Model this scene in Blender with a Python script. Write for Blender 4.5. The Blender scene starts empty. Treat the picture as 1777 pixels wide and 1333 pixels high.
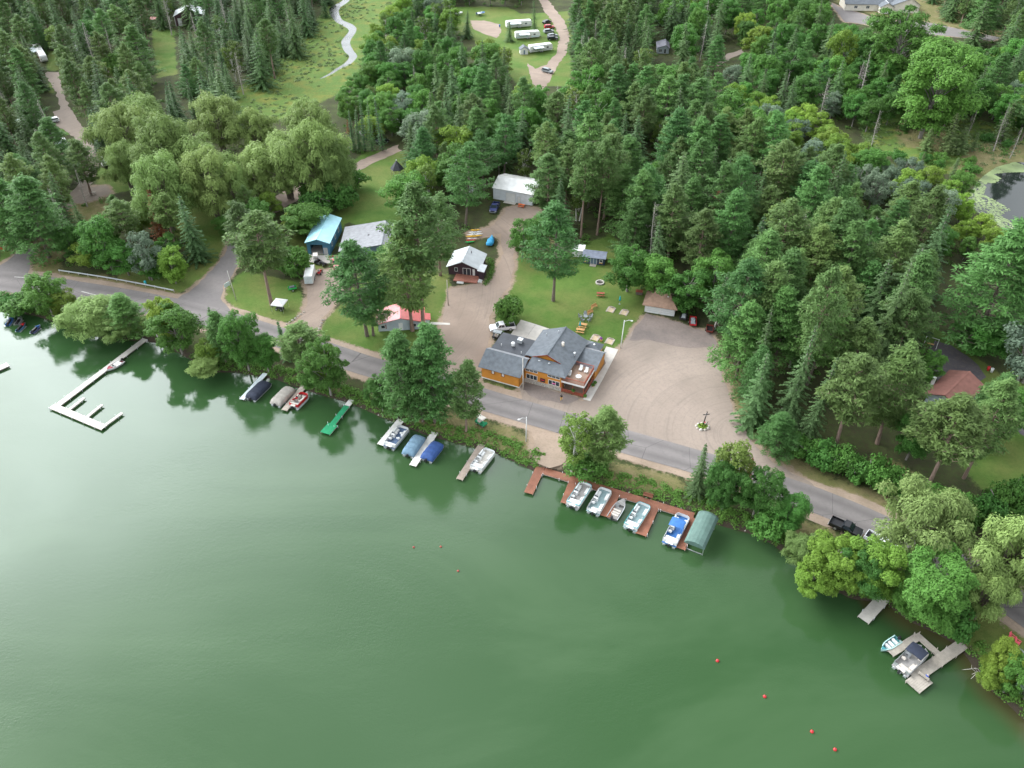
import bpy, bmesh, math, random
import numpy as np
from mathutils import Vector, Matrix
from mathutils.geometry import tessellate_polygon

scene = bpy.context.scene
R = math.radians
random.seed(7)
RNG = np.random.default_rng(11)

# ------------------------------------------------------------------ camera
CAM_H, PITCH, FPX, IW, IH = 110.0, R(39.0), 1438.0, 1777.0, 1333.0
cam_d = bpy.data.cameras.new('camera')
cam_d.sensor_fit = 'HORIZONTAL'; cam_d.sensor_width = 36.0
cam_d.lens = 36.0 * FPX / IW
cam_d.clip_start = 0.5; cam_d.clip_end = 6000
cam = bpy.data.objects.new('camera', cam_d)
cam.location = (0, 0, CAM_H); cam.rotation_euler = (R(90) - PITCH, 0, 0)
scene.collection.objects.link(cam); scene.camera = cam

# ------------------------------------------------------------------ sky, sun, exposure
SUN_AZ, SUN_EL = R(-54.0), R(36.0)          # azimuth measured from +Y towards +X
sun_dir = Vector((math.sin(SUN_AZ) * math.cos(SUN_EL), math.cos(SUN_AZ) * math.cos(SUN_EL), math.sin(SUN_EL)))
world = bpy.data.worlds.new('World'); scene.world = world; world.use_nodes = True
wn, wl = world.node_tree.nodes, world.node_tree.links
wn.clear()
w_out = wn.new('ShaderNodeOutputWorld'); w_bg = wn.new('ShaderNodeBackground')
w_sky = wn.new('ShaderNodeTexSky'); w_sky.sky_type = 'NISHITA'; w_sky.sun_disc = False
w_sky.sun_elevation = SUN_EL; w_sky.sun_rotation = SUN_AZ
w_sky.air_density = 1.0; w_sky.dust_density = 2.5; w_sky.ozone_density = 1.0
w_tc = wn.new('ShaderNodeTexCoord')
w_noise = wn.new('ShaderNodeTexNoise'); w_noise.inputs['Scale'].default_value = 3.2
w_noise.inputs['Detail'].default_value = 5; w_noise.inputs['Roughness'].default_value = 0.55
w_ramp = wn.new('ShaderNodeMapRange'); w_ramp.inputs['From Min'].default_value = 0.30; w_ramp.inputs['From Max'].default_value = 0.66
w_ramp.inputs['To Min'].default_value = 0.45; w_ramp.inputs['To Max'].default_value = 0.98
# thin overcast: brighter cloud towards the veiled sun
w_dot = wn.new('ShaderNodeVectorMath'); w_dot.operation = 'DOT_PRODUCT'
w_dot.inputs[1].default_value = sun_dir
w_glow = wn.new('ShaderNodeMapRange'); w_glow.interpolation_type = 'SMOOTHSTEP'
w_glow.inputs['From Min'].default_value = 0.52; w_glow.inputs['From Max'].default_value = 1.0
w_glow.inputs['To Min'].default_value = 27.0; w_glow.inputs['To Max'].default_value = 145.0
w_cloud = wn.new('ShaderNodeVectorMath'); w_cloud.operation = 'SCALE'
w_cloud.inputs[0].default_value = (0.95, 1.0, 1.05)
w_mix = wn.new('ShaderNodeMix'); w_mix.data_type = 'RGBA'
wl.new(w_tc.outputs['Generated'], w_noise.inputs['Vector'])
wl.new(w_tc.outputs['Generated'], w_dot.inputs[0])
wl.new(w_noise.outputs['Fac'], w_ramp.inputs['Value'])
wl.new(w_dot.outputs['Value'], w_glow.inputs['Value'])
# the cloud sheet thins overhead and is whitest low down
w_sep = wn.new('ShaderNodeSeparateXYZ'); wl.new(w_tc.outputs['Generated'], w_sep.inputs[0])
w_elev = wn.new('ShaderNodeMapRange'); w_elev.interpolation_type = 'SMOOTHSTEP'
w_elev.inputs['From Min'].default_value = 0.56; w_elev.inputs['From Max'].default_value = 0.86
w_elev.inputs['To Min'].default_value = 1.0; w_elev.inputs['To Max'].default_value = 0.24
wl.new(w_sep.outputs['Z'], w_elev.inputs['Value'])
w_mul = wn.new('ShaderNodeMath'); w_mul.operation = 'MULTIPLY'
wl.new(w_glow.outputs['Result'], w_mul.inputs[0]); wl.new(w_elev.outputs['Result'], w_mul.inputs[1])
w_low = wn.new('ShaderNodeMapRange'); w_low.interpolation_type = 'SMOOTHSTEP'      # and greyer again behind the far haze
w_low.inputs['From Min'].default_value = 0.18; w_low.inputs['From Max'].default_value = 0.50
w_low.inputs['To Min'].default_value = 0.45; w_low.inputs['To Max'].default_value = 1.0
wl.new(w_sep.outputs['Z'], w_low.inputs['Value'])
w_mul2 = wn.new('ShaderNodeMath'); w_mul2.operation = 'MULTIPLY'
wl.new(w_mul.outputs[0], w_mul2.inputs[0]); wl.new(w_low.outputs['Result'], w_mul2.inputs[1])
wl.new(w_mul2.outputs[0], w_cloud.inputs['Scale'])
wl.new(w_ramp.outputs['Result'], w_mix.inputs['Factor'])
wl.new(w_sky.outputs['Color'], w_mix.inputs['A'])
wl.new(w_cloud.outputs['Vector'], w_mix.inputs['B'])
wl.new(w_mix.outputs['Result'], w_bg.inputs['Color'])
wl.new(w_bg.outputs['Background'], w_out.inputs['Surface'])
w_bg.inputs['Strength'].default_value = 0.115

sun_d = bpy.data.lights.new('sun', 'SUN'); sun_d.energy = 1.4; sun_d.angle = R(14.0); sun_d.color = (1.0, 0.955, 0.88)
sun = bpy.data.objects.new('sun', sun_d)
sun.rotation_euler = sun_dir.to_track_quat('Z', 'Y').to_euler()
scene.collection.objects.link(sun)

scene.render.engine = 'CYCLES'
scene.view_settings.view_transform = 'Standard'; scene.view_settings.look = 'None'
scene.view_settings.exposure = 0.14; scene.view_settings.gamma = 1.0
scene.view_settings.use_curve_mapping = False
scene.cycles.max_bounces = 5; scene.cycles.diffuse_bounces = 3; scene.cycles.glossy_bounces = 3
scene.cycles.transmission_bounces = 3; scene.cycles.transparent_max_bounces = 6

# ------------------------------------------------------------------ survey: a bearing from the drone to a spot at height z
GZ = 1.0                                    # land level above the lake
_s, _c = math.sin(PITCH), math.cos(PITCH)
def at(px, py, z=GZ):
    a = (px - 888.5) / FPX; b = -(py - 666.5) / FPX
    t = (CAM_H - z) / (_s - b * _c)
    return Vector((a * t, (_c + b * _s) * t, z))
def rise(px, py, topy, z=GZ):
    """height of something standing at ground spot px,py whose top is seen at row topy"""
    p = at(px, py, z); b = -(topy - 666.5) / FPX
    return CAM_H + p.y * (b * _c - _s) / (_c + b * _s) - z
def mpp(px, py, z=GZ):
    """metres per pixel across at a ground spot"""
    b = -(py - 666.5) / FPX
    return (CAM_H - z) / (_s - b * _c) / FPX
def poly_at(pts, z=GZ): return [at(x, y, z) for x, y in pts]
def heading(a, b, z=GZ):
    p, q = at(*a, z), at(*b, z)
    return math.atan2(q.y - p.y, q.x - p.x)

# ------------------------------------------------------------------ object helpers
COL = scene.collection
def tag(o, label=None, cat=None, group=None, kind=None):
    if label: o['label'] = label
    if cat: o['category'] = cat
    if group: o['group'] = group
    if kind: o['kind'] = kind
    return o
def empty(name, loc=(0, 0, 0), rz=0.0, label=None, cat=None, group=None):
    o = bpy.data.objects.new(name, None); o.empty_display_size = 0.3
    o.location = loc; o.rotation_euler = (0, 0, rz)
    COL.objects.link(o)
    return tag(o, label, cat, group)
def link(name, me, parent=None, loc=(0, 0, 0), rz=0.0):
    o = bpy.data.objects.new(name, me); o.location = loc; o.rotation_euler = (0, 0, rz)
    COL.objects.link(o)
    if parent: o.parent = parent
    return o
def copy_tree(o, parent=None):
    c = o.copy(); COL.objects.link(c)
    c.parent = parent
    for ch in o.children: copy_tree(ch, c)
    return c
def np_mesh(name, V, F, mat=None, smooth=False):
    V = np.asarray(V, np.float32); F = np.asarray(F, np.int32); k = F.shape[1]
    me = bpy.data.meshes.new(name)
    me.vertices.add(len(V)); me.vertices.foreach_set('co', V.ravel())
    me.loops.add(F.size); me.loops.foreach_set('vertex_index', F.ravel())
    me.polygons.add(len(F))
    me.polygons.foreach_set('loop_start', np.arange(0, F.size, k, dtype=np.int32))
    me.polygons.foreach_set('loop_total', np.full(len(F), k, np.int32))
    if smooth: me.polygons.foreach_set('use_smooth', np.ones(len(F), bool))
    me.update(); me.validate()
    if mat: me.materials.append(mat)
    return me

class MB:
    """collects simple solids into one mesh"""
    def __init__(s): s.v = []; s.f = []; s.m = []; s.mats = []; s.sm = []
    def mi(s, m):
        if m is None: return 0
        if m not in s.mats: s.mats.append(m)
        return s.mats.index(m)
    def add(s, vs, fs, m=None, smooth=False):
        b = len(s.v); s.v += [tuple(v) for v in vs]; i = s.mi(m)
        for f in fs: s.f.append([b + k for k in f]); s.m.append(i); s.sm.append(smooth)
        return s
    def box(s, x0, x1, y0, y1, z0, z1, m=None, T=None):
        vs = [Vector((x, y, z)) for z in (z0, z1) for y in (y0, y1) for x in (x0, x1)]
        if T: vs = [T @ v for v in vs]
        return s.add(vs, [(0, 2, 3, 1), (4, 5, 7, 6), (0, 1, 5, 4), (2, 6, 7, 3), (0, 4, 6, 2), (1, 3, 7, 5)], m)
    def frust(s, r0, z0, r1, z1, m=None):
        """rects (x0,x1,y0,y1) at two heights"""
        vs = [(r0[0], r0[2], z0), (r0[1], r0[2], z0), (r0[1], r0[3], z0), (r0[0], r0[3], z0),
              (r1[0], r1[2], z1), (r1[1], r1[2], z1), (r1[1], r1[3], z1), (r1[0], r1[3], z1)]
        return s.add(vs, [(3, 2, 1, 0), (4, 5, 6, 7), (0, 1, 5, 4), (1, 2, 6, 5), (2, 3, 7, 6), (3, 0, 4, 7)], m)
    def bar(s, a, b, w, h=None, m=None):
        a, b = Vector(a), Vector(b); d = (b - a); h = h or w
        if d.length < 1e-6: return s
        d.normalize(); up = Vector((0, 0, 1)) if abs(d.z) < 0.95 else Vector((1, 0, 0))
        r = d.cross(up).normalized() * w / 2; u = r.cross(d).normalized() * h / 2
        vs = [a - r - u, a + r - u, a + r + u, a - r + u, b - r - u, b + r - u, b + r + u, b - r + u]
        return s.add(vs, [(3, 2, 1, 0), (4, 5, 6, 7), (0, 1, 5, 4), (1, 2, 6, 5), (2, 3, 7, 6), (3, 0, 4, 7)], m)
    def tube(s, pts, rad, n=6, m=None, caps=True, smooth=True):
        pts = [Vector(p) for p in pts]
        rr = rad if isinstance(rad, (list, tuple)) else [rad] * len(pts)
        vs = []; fs = []
        for i, p in enumerate(pts):
            d = (pts[min(i + 1, len(pts) - 1)] - pts[max(i - 1, 0)]).normalized()
            up = Vector((0, 0, 1)) if abs(d.z) < 0.9 else Vector((1, 0, 0))
            r = d.cross(up).normalized(); u = r.cross(d).normalized()
            for k in range(n):
                a = 2 * math.pi * k / n
                vs.append(p + (r * math.cos(a) + u * math.sin(a)) * rr[i])
        for i in range(len(pts) - 1):
            for k in range(n):
                fs.append((i * n + k, i * n + (k + 1) % n, (i + 1) * n + (k + 1) % n, (i + 1) * n + k))
        s.add(vs, fs, m, smooth)
        if caps:
            b = len(s.v) - len(vs); i = s.mi(m)
            s.f.append([b + k for k in range(n)][::-1]); s.m.append(i); s.sm.append(False)
            s.f.append([b + (len(pts) - 1) * n + k for k in range(n)]); s.m.append(i); s.sm.append(False)
        return s
    def cyl(s, c, r, z0, z1, n=12, m=None, r2=None):
        return s.tube([(c[0], c[1], z0), (c[0], c[1], z1)], [r, r if r2 is None else r2], n, m)
    def wheel(s, c, r, w, m=None, n=14):
        return s.tube([(c[0], c[1] - w / 2, c[2]), (c[0], c[1] + w / 2, c[2])], r, n, m)
    def prism(s, poly, z0, z1, m=None):
        n = len(poly); vs = [(p[0], p[1], z0) for p in poly] + [(p[0], p[1], z1) for p in poly]
        return s.add(vs, [tuple(range(n))[::-1], tuple(range(n, 2 * n))] + [(i, (i + 1) % n, n + (i + 1) % n, n + i) for i in range(n)], m)
    def side(s, prof, y0, y1, m=None, inset=0.0):
        """profile in x,z extruded along y"""
        n = len(prof); vs = [(p[0], y0, p[1]) for p in prof] + [(p[0], y1, p[1]) for p in prof]
        return s.add(vs, [tuple(range(n)), tuple(range(n, 2 * n))[::-1]] + [(n + i, n + (i + 1) % n, (i + 1) % n, i) for i in range(n)], m)
    def dome(s, c, rx, ry, rz, m=None, n=12, k=5, full=False):
        vs = []; fs = []; lo = -math.pi / 2 if full else 0.0
        for j in range(k + 1):
            t = lo + (math.pi / 2 - lo) * j / k
            for i in range(n):
                a = 2 * math.pi * i / n
                vs.append((c[0] + rx * math.cos(t) * math.cos(a), c[1] + ry * math.cos(t) * math.sin(a), c[2] + rz * math.sin(t)))
        for j in range(k):
            for i in range(n): fs.append((j * n + i, j * n + (i + 1) % n, (j + 1) * n + (i + 1) % n, (j + 1) * n + i))
        return s.add(vs, fs, m, True)
    def mesh(s, name, mat=None):
        me = bpy.data.meshes.new(name); me.from_pydata(s.v, [], s.f)
        mats = s.mats or ([mat] if mat else [])
        for m in mats: me.materials.append(m)
        if len(mats) > 1: me.polygons.foreach_set('material_index', s.m)
        me.polygons.foreach_set('use_smooth', s.sm)
        bm = bmesh.new(); bm.from_mesh(me)
        bmesh.ops.remove_doubles(bm, verts=bm.verts, dist=1e-5)
        bmesh.ops.recalc_face_normals(bm, faces=bm.faces); bm.to_mesh(me); bm.free()
        me.update(); return me
    def build(s, name, mat=None, parent=None, loc=(0, 0, 0), rz=0.0):
        return link(name, s.mesh(name, mat), parent, loc, rz)

# ------------------------------------------------------------------ materials
MATS = {}
def lin(c):
    """sRGB 0-255 triple to linear"""
    return tuple(((v / 255) / 12.92 if v / 255 <= 0.04045 else ((v / 255 + 0.055) / 1.055) ** 2.4) for v in c)
def mat(name, col, rough=0.6, amp=0.18, scale=3.0, metal=0.0, bump=0.0, spec=0.4, col2=None, scale2=None, stretch=None):
    if name in MATS: return MATS[name]
    m = bpy.data.materials.new(name); m.use_nodes = True; MATS[name] = m
    n, l = m.node_tree.nodes, m.node_tree.links; b = n['Principled BSDF']
    b.inputs['Roughness'].default_value = rough; b.inputs['Metallic'].default_value = metal
    b.inputs['Specular IOR Level'].default_value = spec
    tc = n.new('ShaderNodeTexCoord'); src = tc.outputs['Object']
    if stretch:
        mp = n.new('ShaderNodeMapping'); mp.inputs['Scale'].default_value = stretch
        l.new(src, mp.inputs['Vector']); src = mp.outputs['Vector']
    no = n.new('ShaderNodeTexNoise'); no.inputs['Scale'].default_value = scale; no.inputs['Detail'].default_value = 5
    l.new(src, no.inputs['Vector'])
    mr = n.new('ShaderNodeMapRange'); mr.inputs['From Min'].default_value = 0.3; mr.inputs['From Max'].default_value = 0.7
    l.new(no.outputs['Fac'], mr.inputs['Value'])
    mx = n.new('ShaderNodeMix'); mx.data_type = 'RGBA'
    c2 = col2 if col2 else tuple(min(1, v * (1 + amp)) for v in col[:3])
    c1 = col if col2 else tuple(v * (1 - amp) for v in col[:3])
    mx.inputs['A'].default_value = (*c1[:3], 1); mx.inputs['B'].default_value = (*c2[:3], 1)
    l.new(mr.outputs['Result'], mx.inputs['Factor'])
    l.new(mx.outputs['Result'], b.inputs['Base Color'])
    if bump:
        bp = n.new('ShaderNodeBump'); bp.inputs['Strength'].default_value = bump; bp.inputs['Distance'].default_value = 0.05
        n2 = n.new('ShaderNodeTexNoise'); n2.inputs['Scale'].default_value = scale2 or scale * 5; n2.inputs['Detail'].default_value = 4
        l.new(src, n2.inputs['Vector']); l.new(n2.outputs['Fac'], bp.inputs['Height']); l.new(bp.outputs['Normal'], b.inputs['Normal'])
    return m
def ribbed(name, col, period, axis=0, rough=0.4, depth=0.5, amp=0.1, metal=0.0, spec=0.5):
    """sheet-metal ribs, siding laps or shingle courses: fine relief by bump"""
    if name in MATS: return MATS[name]
    m = mat(name, col, rough, amp, 0.8, metal, 0, spec); n, l = m.node_tree.nodes, m.node_tree.links
    tc = n.new('ShaderNodeTexCoord'); sp = n.new('ShaderNodeSeparateXYZ'); l.new(tc.outputs['Object'], sp.inputs[0])
    mu = n.new('ShaderNodeMath'); mu.operation = 'MULTIPLY'; mu.inputs[1].default_value = 1.0 / period
    fr = n.new('ShaderNodeMath'); fr.operation = 'FRACT'
    l.new(sp.outputs[axis], mu.inputs[0]); l.new(mu.outputs[0], fr.inputs[0])
    gt = n.new('ShaderNodeMapRange'); gt.inputs['From Min'].default_value = 0.80; gt.inputs['From Max'].default_value = 0.95
    l.new(fr.outputs[0], gt.inputs['Value'])
    bp = n.new('ShaderNodeBump'); bp.inputs['Strength'].default_value = depth; bp.inputs['Distance'].default_value = 0.04
    l.new(gt.outputs['Result'], bp.inputs['Height']); l.new(bp.outputs['Normal'], n['Principled BSDF'].inputs['Normal'])
    return m

M = dict(
    white=mat('white_gelcoat', (0.60, 0.61, 0.60), 0.3, 0.06, 2), whitep=mat('white_paint', (0.60, 0.60, 0.585), 0.5, 0.06, 2),
    alu=mat('aluminium', (0.55, 0.57, 0.58), 0.35, 0.1, 4, metal=0.7), black=mat('black_plastic', (0.02, 0.02, 0.022), 0.45, 0.2, 4),
    rubber=mat('tyre_rubber', (0.025, 0.025, 0.025), 0.85, 0.2, 6), glass=mat('window_glass', (0.03, 0.04, 0.05), 0.06, 0.2, 1, spec=0.8),
    steel=mat('galvanised_steel', (0.46, 0.48, 0.49), 0.42, 0.12, 2, metal=0.5), bark=mat('bark', (0.13, 0.105, 0.085), 0.9, 0.3, 3, bump=0.6, stretch=(4, 4, 0.6)),
    wood=mat('weathered_wood', (0.34, 0.30, 0.26), 0.85, 0.2, 2, bump=0.3), woody=mat('new_timber', (0.48, 0.27, 0.11), 0.7, 0.2, 3),
    conc=mat('concrete', (0.46, 0.43, 0.39), 0.85, 0.12, 0.9, bump=0.2), red=mat('red_paint', (0.45, 0.02, 0.025), 0.35, 0.12, 2),
    redw=mat('red_stained_wood', (0.25, 0.06, 0.035), 0.7, 0.25, 3), navy=mat('navy_cloth', (0.018, 0.024, 0.05), 0.8, 0.2, 3),
    seat=mat('cream_vinyl', (0.50, 0.46, 0.41), 0.5, 0.1, 3), stone=mat('field_stone', (0.32, 0.29, 0.25), 0.9, 0.35, 1.5, bump=0.4),
    teal=mat('teal_cloth', (0.02, 0.32, 0.36), 0.7, 0.15, 3), skin=mat('skin', (0.45, 0.25, 0.17), 0.55, 0.08, 6),
    darkblue=mat('dark_blue_paint', (0.02, 0.03, 0.12), 0.3, 0.15, 2), truckblack=mat('black_car_paint', (0.012, 0.012, 0.014), 0.2, 0.2, 2, spec=0.6),
    carwhite=mat('white_car_paint', (0.62, 0.63, 0.65), 0.22, 0.05, 2, spec=0.6), carred=mat('red_car_paint', (0.36, 0.015, 0.03), 0.22, 0.1, 2, spec=0.6),
    lamp_red=mat('red_lens', (0.4, 0.01, 0.01), 0.2, 0.1, 3), lamp_w=mat('clear_lens', (0.7, 0.7, 0.66), 0.15, 0.1, 3),
    blue=mat('royal_blue_cloth', (0.03, 0.12, 0.33), 0.75, 0.15, 2), yellow=mat('yellow_plastic', (0.62, 0.36, 0.03), 0.4, 0.1, 2),
    grey=mat('grey_plastic', (0.22, 0.24, 0.25), 0.6, 0.12, 3), green=mat('green_plastic', (0.03, 0.35, 0.08), 0.4, 0.1, 3),
    orange=mat('orange_plastic', (0.55, 0.12, 0.03), 0.5, 0.1, 3), pink=mat('faded_red_plastic', (0.62, 0.10, 0.13), 0.5, 0.1, 3),
    carpet=mat('blue_grey_carpet', (0.08, 0.12, 0.2), 0.95, 0.2, 4), carpetg=mat('grey_carpet', (0.26, 0.25, 0.24), 0.95, 0.15, 4), carpett=mat('teal_grey_carpet', (0.2, 0.28, 0.29), 0.95, 0.15, 4),
)

# ------------------------------------------------------------------ plan of the place (surveyed outlines)
SHORE = [(-700, 430), (-400, 482), (-200, 512), (-60, 529), (0, 536), (60, 541), (105, 556), (160, 577), (215, 584), (250, 586), (285, 591), (335, 618), (370, 640), (415, 640),
         (450, 647), (485, 653), (517, 666), (560, 679), (600, 690), (639, 705), (662, 716), (690, 727), (736, 746), (775, 757), (820, 769), (855, 776),
         (889, 791), (907, 800), (932, 811), (968, 815), (990, 824), (1014, 830), (1037, 838), (1069, 846), (1093, 850), (1129, 861), (1175, 876), (1208, 886), (1233, 897),
         (1258, 906), (1299, 916), (1340, 934), (1380, 962), (1425, 1003), (1480, 1030), (1540, 1038), (1580, 1068), (1615, 1085), (1640, 1096), (1668, 1114),
         (1688, 1136), (1704, 1160), (1733, 1197), (1760, 1217), (1778, 1236), (1840, 1300), (1960, 1420)]
shore_w = [at(x, y, 0.25) for x, y in SHORE]
LAKE = [(p.x, p.y) for p in shore_w] + [(160, -60), (-400, -60), (-900, 330)]
ROAD_C = [(-420, 440), (-300, 453), (-150, 470), (0, 487), (80, 498), (166, 511), (240, 524), (310, 538), (380, 555), (447, 574), (540, 603), (637, 635), (760, 670), (898, 711), (1000, 741),
          (1094, 769), (1182, 794), (1280, 823), (1378, 855), (1446, 880), (1500, 903), (1560, 931), (1630, 965), (1700, 1007), (1777, 1058), (1900, 1150)]
ROAD_W = [7.6, 7.6, 7.8, 8.6, 8.4, 8.0, 8.0, 8.0, 7.4, 6.8] + [6.5] * 16
STREAM_C = [(640, -60), (612, -25), (600, 0), (580, 14), (586, 33), (604, 43), (612, 52), (600, 71), (605, 87), (613, 97), (602, 110), (588, 117), (572, 128), (556, 135)]
STREAM_W = [3.5, 3.5, 3.5, 5, 3.6, 4.6, 3.4, 3.8, 3.8, 3.2, 2.8, 2.0, 1.4, 1.0]
POND = [(1676, 352), (1682, 333), (1693, 316), (1706, 303), (1728, 288), (1760, 279), (1800, 280), (1900, 292), (1960, 340), (1920, 432), (1810, 428), (1775, 414), (1744, 397), (1716, 381), (1696, 368)]
PLANS = dict(
    parking_lot=[(1060, 612), (1072, 612), (1095, 580), (1117, 549), (1150, 553), (1190, 566), (1232, 575), (1248, 610), (1256, 660), (1272, 715), (1300, 760), (1345, 803), (1395, 832), (1420, 850),
                 (1378, 848), (1280, 818), (1182, 788), (1094, 762), (1000, 735), (930, 713), (898, 704), (908, 690), (904, 674), (912, 664), (974, 683), (1013, 697), (1023, 692)],
    gravel_drive=[(800, 676), (762, 662), (772, 640), (768, 605), (764, 574), (779, 510), (784, 500), (835, 492), (850, 486), (862, 466), (872, 440), (868, 405), (815, 415), (812, 404), (850, 395), (868, 380), (880, 361), (905, 356),
                  (936, 364), (935, 385), (905, 390), (893, 430), (892, 465), (884, 495), (866, 520), (852, 548), (849, 590), (845, 616), (834, 640), (830, 668), (836, 690)],
    house_drive=[(492, 592), (512, 566), (527, 540), (535, 515), (528, 490), (545, 470), (583, 468), (600, 474), (597, 500), (580, 528), (560, 552), (548, 575), (552, 606)],
    resort_drive=[(292, 534), (318, 512), (350, 488), (382, 455), (400, 415), (408, 385), (400, 345), (415, 335), (430, 360), (422, 395), (418, 440), (407, 470), (386, 498), (383, 518), (408, 548), (420, 566), (380, 556)],
    campground_entry=[(-60, 482), (0, 459), (22, 447), (40, 428), (62, 434), (50, 458), (49, 474), (62, 490), (20, 492)],
    campground_lane=[(78, 128), (82, 124), (102, 126), (106, 150), (120, 185), (147, 227), (170, 262), (173, 285), (165, 310), (146, 335), (120, 365), (98, 392), (90, 375), (120, 338), (148, 305), (153, 285), (146, 262), (124, 235), (95, 215), (92, 195), (104, 190), (98, 160)],
    camp_pitch=[(120, 352), (150, 325), (185, 322), (196, 334), (170, 345), (150, 352)],
    willow_lane=[(455, 350), (482, 338), (505, 326), (545, 312), (590, 298), (640, 272), (690, 252), (696, 262), (660, 278), (610, 302), (560, 326), (520, 345), (492, 364), (470, 372)],
    camp_road=[(926, -20), (946, -8), (962, 14), (980, 38), (989, 62), (984, 92), (966, 116), (956, 138), (940, 160), (925, 150), (915, 110), (930, 120), (948, 112), (966, 92), (971, 66), (960, 40), (944, 18)],
    camp_gravel=[(815, 36), (840, 36), (866, 42), (870, 56), (862, 66), (836, 58), (822, 50)],
    house_court=[(1612, 602), (1624, 592), (1650, 600), (1678, 618), (1698, 636), (1712, 654), (1690, 668), (1630, 665), (1614, 640)],
    house_lane=[(1745, 690), (1800, 702), (1800, 770), (1768, 752), (1758, 720)],
    far_drive=[(1440, 4), (1462, 14), (1490, 22), (1530, 36), (1600, 37), (1660, 50), (1737, 66), (1722, 71), (1640, 62), (1560, 56), (1500, 42), (1465, 38)],
    cottage_lane=[(1240, 108), (1262, 94), (1288, 86), (1290, 93), (1268, 101), (1246, 116)],
    boat_launch=[(922, 745), (950, 752), (978, 768), (984, 790), (972, 809), (950, 811), (932, 806), (926, 780)],
    lodge_front_asphalt=[(906, 672), (912, 664), (974, 683), (1004, 692), (985, 703), (940, 694), (915, 688)],
    garage_apron=[(1110, 560), (1119, 545), (1168, 556), (1200, 569), (1236, 580), (1244, 600), (1200, 606), (1140, 592), (1090, 590)],
)
LAWNS = [[(880, 470), (905, 435), (960, 440), (1075, 430), (1100, 470), (1130, 500), (1118, 545), (1092, 588), (1072, 610), (1030, 602), (985, 575), (905, 562), (858, 560), (868, 530), (890, 495)],
         [(590, 290), (640, 262), (710, 262), (700, 330), (720, 400), (690, 400), (640, 395), (600, 385), (560, 470), (500, 470), (500, 420), (540, 380), (560, 350)],
         [(530, 580), (560, 560), (600, 520), (610, 480), (780, 475), (785, 500), (768, 560), (770, 620), (650, 612), (580, 592)],
         [(340, 500), (375, 465), (402, 410), (410, 350), (350, 345), (300, 300), (160, 290), (175, 340), (230, 330), (320, 420), (330, 470), (200, 470), (205, 490), (300, 512)],
         [(1585, 520), (1610, 560), (1660, 590), (1720, 640), (1800, 680), (1800, 880), (1700, 850), (1660, 800), (1690, 740), (1720, 700), (1640, 610), (1600, 600)],
         [(1590, 1075), (1640, 1060), (1720, 1060), (1800, 1100), (1800, 1200), (1760, 1190), (1700, 1140), (1660, 1106)],
         [(395, 200), (400, 165), (440, 130), (520, 70), (575, 5), (590, -30), (720, -30), (700, 20), (650, 60), (640, 110), (610, 150), (560, 175), (480, 210)],
         [(780, 12), (880, 12), (905, 24), (985, 20), (995, 60), (990, 150), (900, 150), (850, 80), (800, 60)],
         [(262, 50), (302, 50), (308, 130), (272, 135)], [(85, 88), (100, 90), (102, 124), (80, 122)], [(88, 132), (98, 140), (95, 165), (84, 160)], [(105, 215), (125, 235), (100, 232)],
         [(1000, 430), (1060, 405), (1090, 440), (1060, 470)], [(0, 490), (20, 452), (40, 420), (0, 430)], [(388, 520), (392, 500), (420, 470), (520, 490), (530, 540), (500, 560), (430, 548)],
         [(835, 660), (905, 680), (902, 690), (836, 668)]]
DRYS = [[(1555, 212), (1640, 222), (1650, 268), (1560, 252)], [(1690, 250), (1800, 246), (1800, 288), (1700, 308), (1650, 292)], [(1740, 400), (1800, 430), (1800, 560), (1750, 540)], [(100, 470), (200, 482), (330, 512), (290, 520), (70, 486), (55, 470), (62, 440), (110, 430), (112, 455)], [(1595, -30), (1660, 5), (1760, 55), (1740, 66), (1600, 36), (1530, 30), (1450, 5), (1440, -20)],
        [(1330, 800), (1380, 795), (1460, 830), (1560, 870), (1640, 930), (1600, 945), (1500, 890), (1400, 840)], [(480, 655), (560, 650), (600, 690), (540, 678)], [(690, 700), (880, 740), (930, 770), (920, 800), (880, 788), (820, 765), (740, 742)],
        [(1060, 800), (1180, 830), (1200, 850), (1130, 858), (1050, 835)], [(1340, 890), (1440, 915), (1450, 930), (1400, 930), (1330, 915)], [(1250, 590), (1290, 680), (1340, 780), (1330, 800), (1300, 765), (1275, 715), (1258, 660)],
        [(-60, 500), (60, 515), (70, 540), (-60, 525)], [(390, 545), (500, 575), (490, 590), (400, 560)], [(905, 395), (960, 390), (960, 440), (900, 440)], [(0, 380), (110, 350), (180, 340), (200, 370), (110, 430), (0, 430)],
        [(1470, 790), (1560, 800), (1600, 830), (1500, 820)]]
MARSH = [[(395, 200), (400, 165), (440, 130), (520, 70), (575, 5), (590, -30), (720, -30), (690, 20), (650, 60), (640, 110), (610, 150), (560, 175), (480, 210)],
         [(1470, 150), (1640, 200), (1800, 225), (1800, 290), (1700, 310), (1640, 300), (1500, 250)], [(1730, 392), (1800, 425), (1800, 620), (1750, 560), (1735, 470)]]

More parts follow.
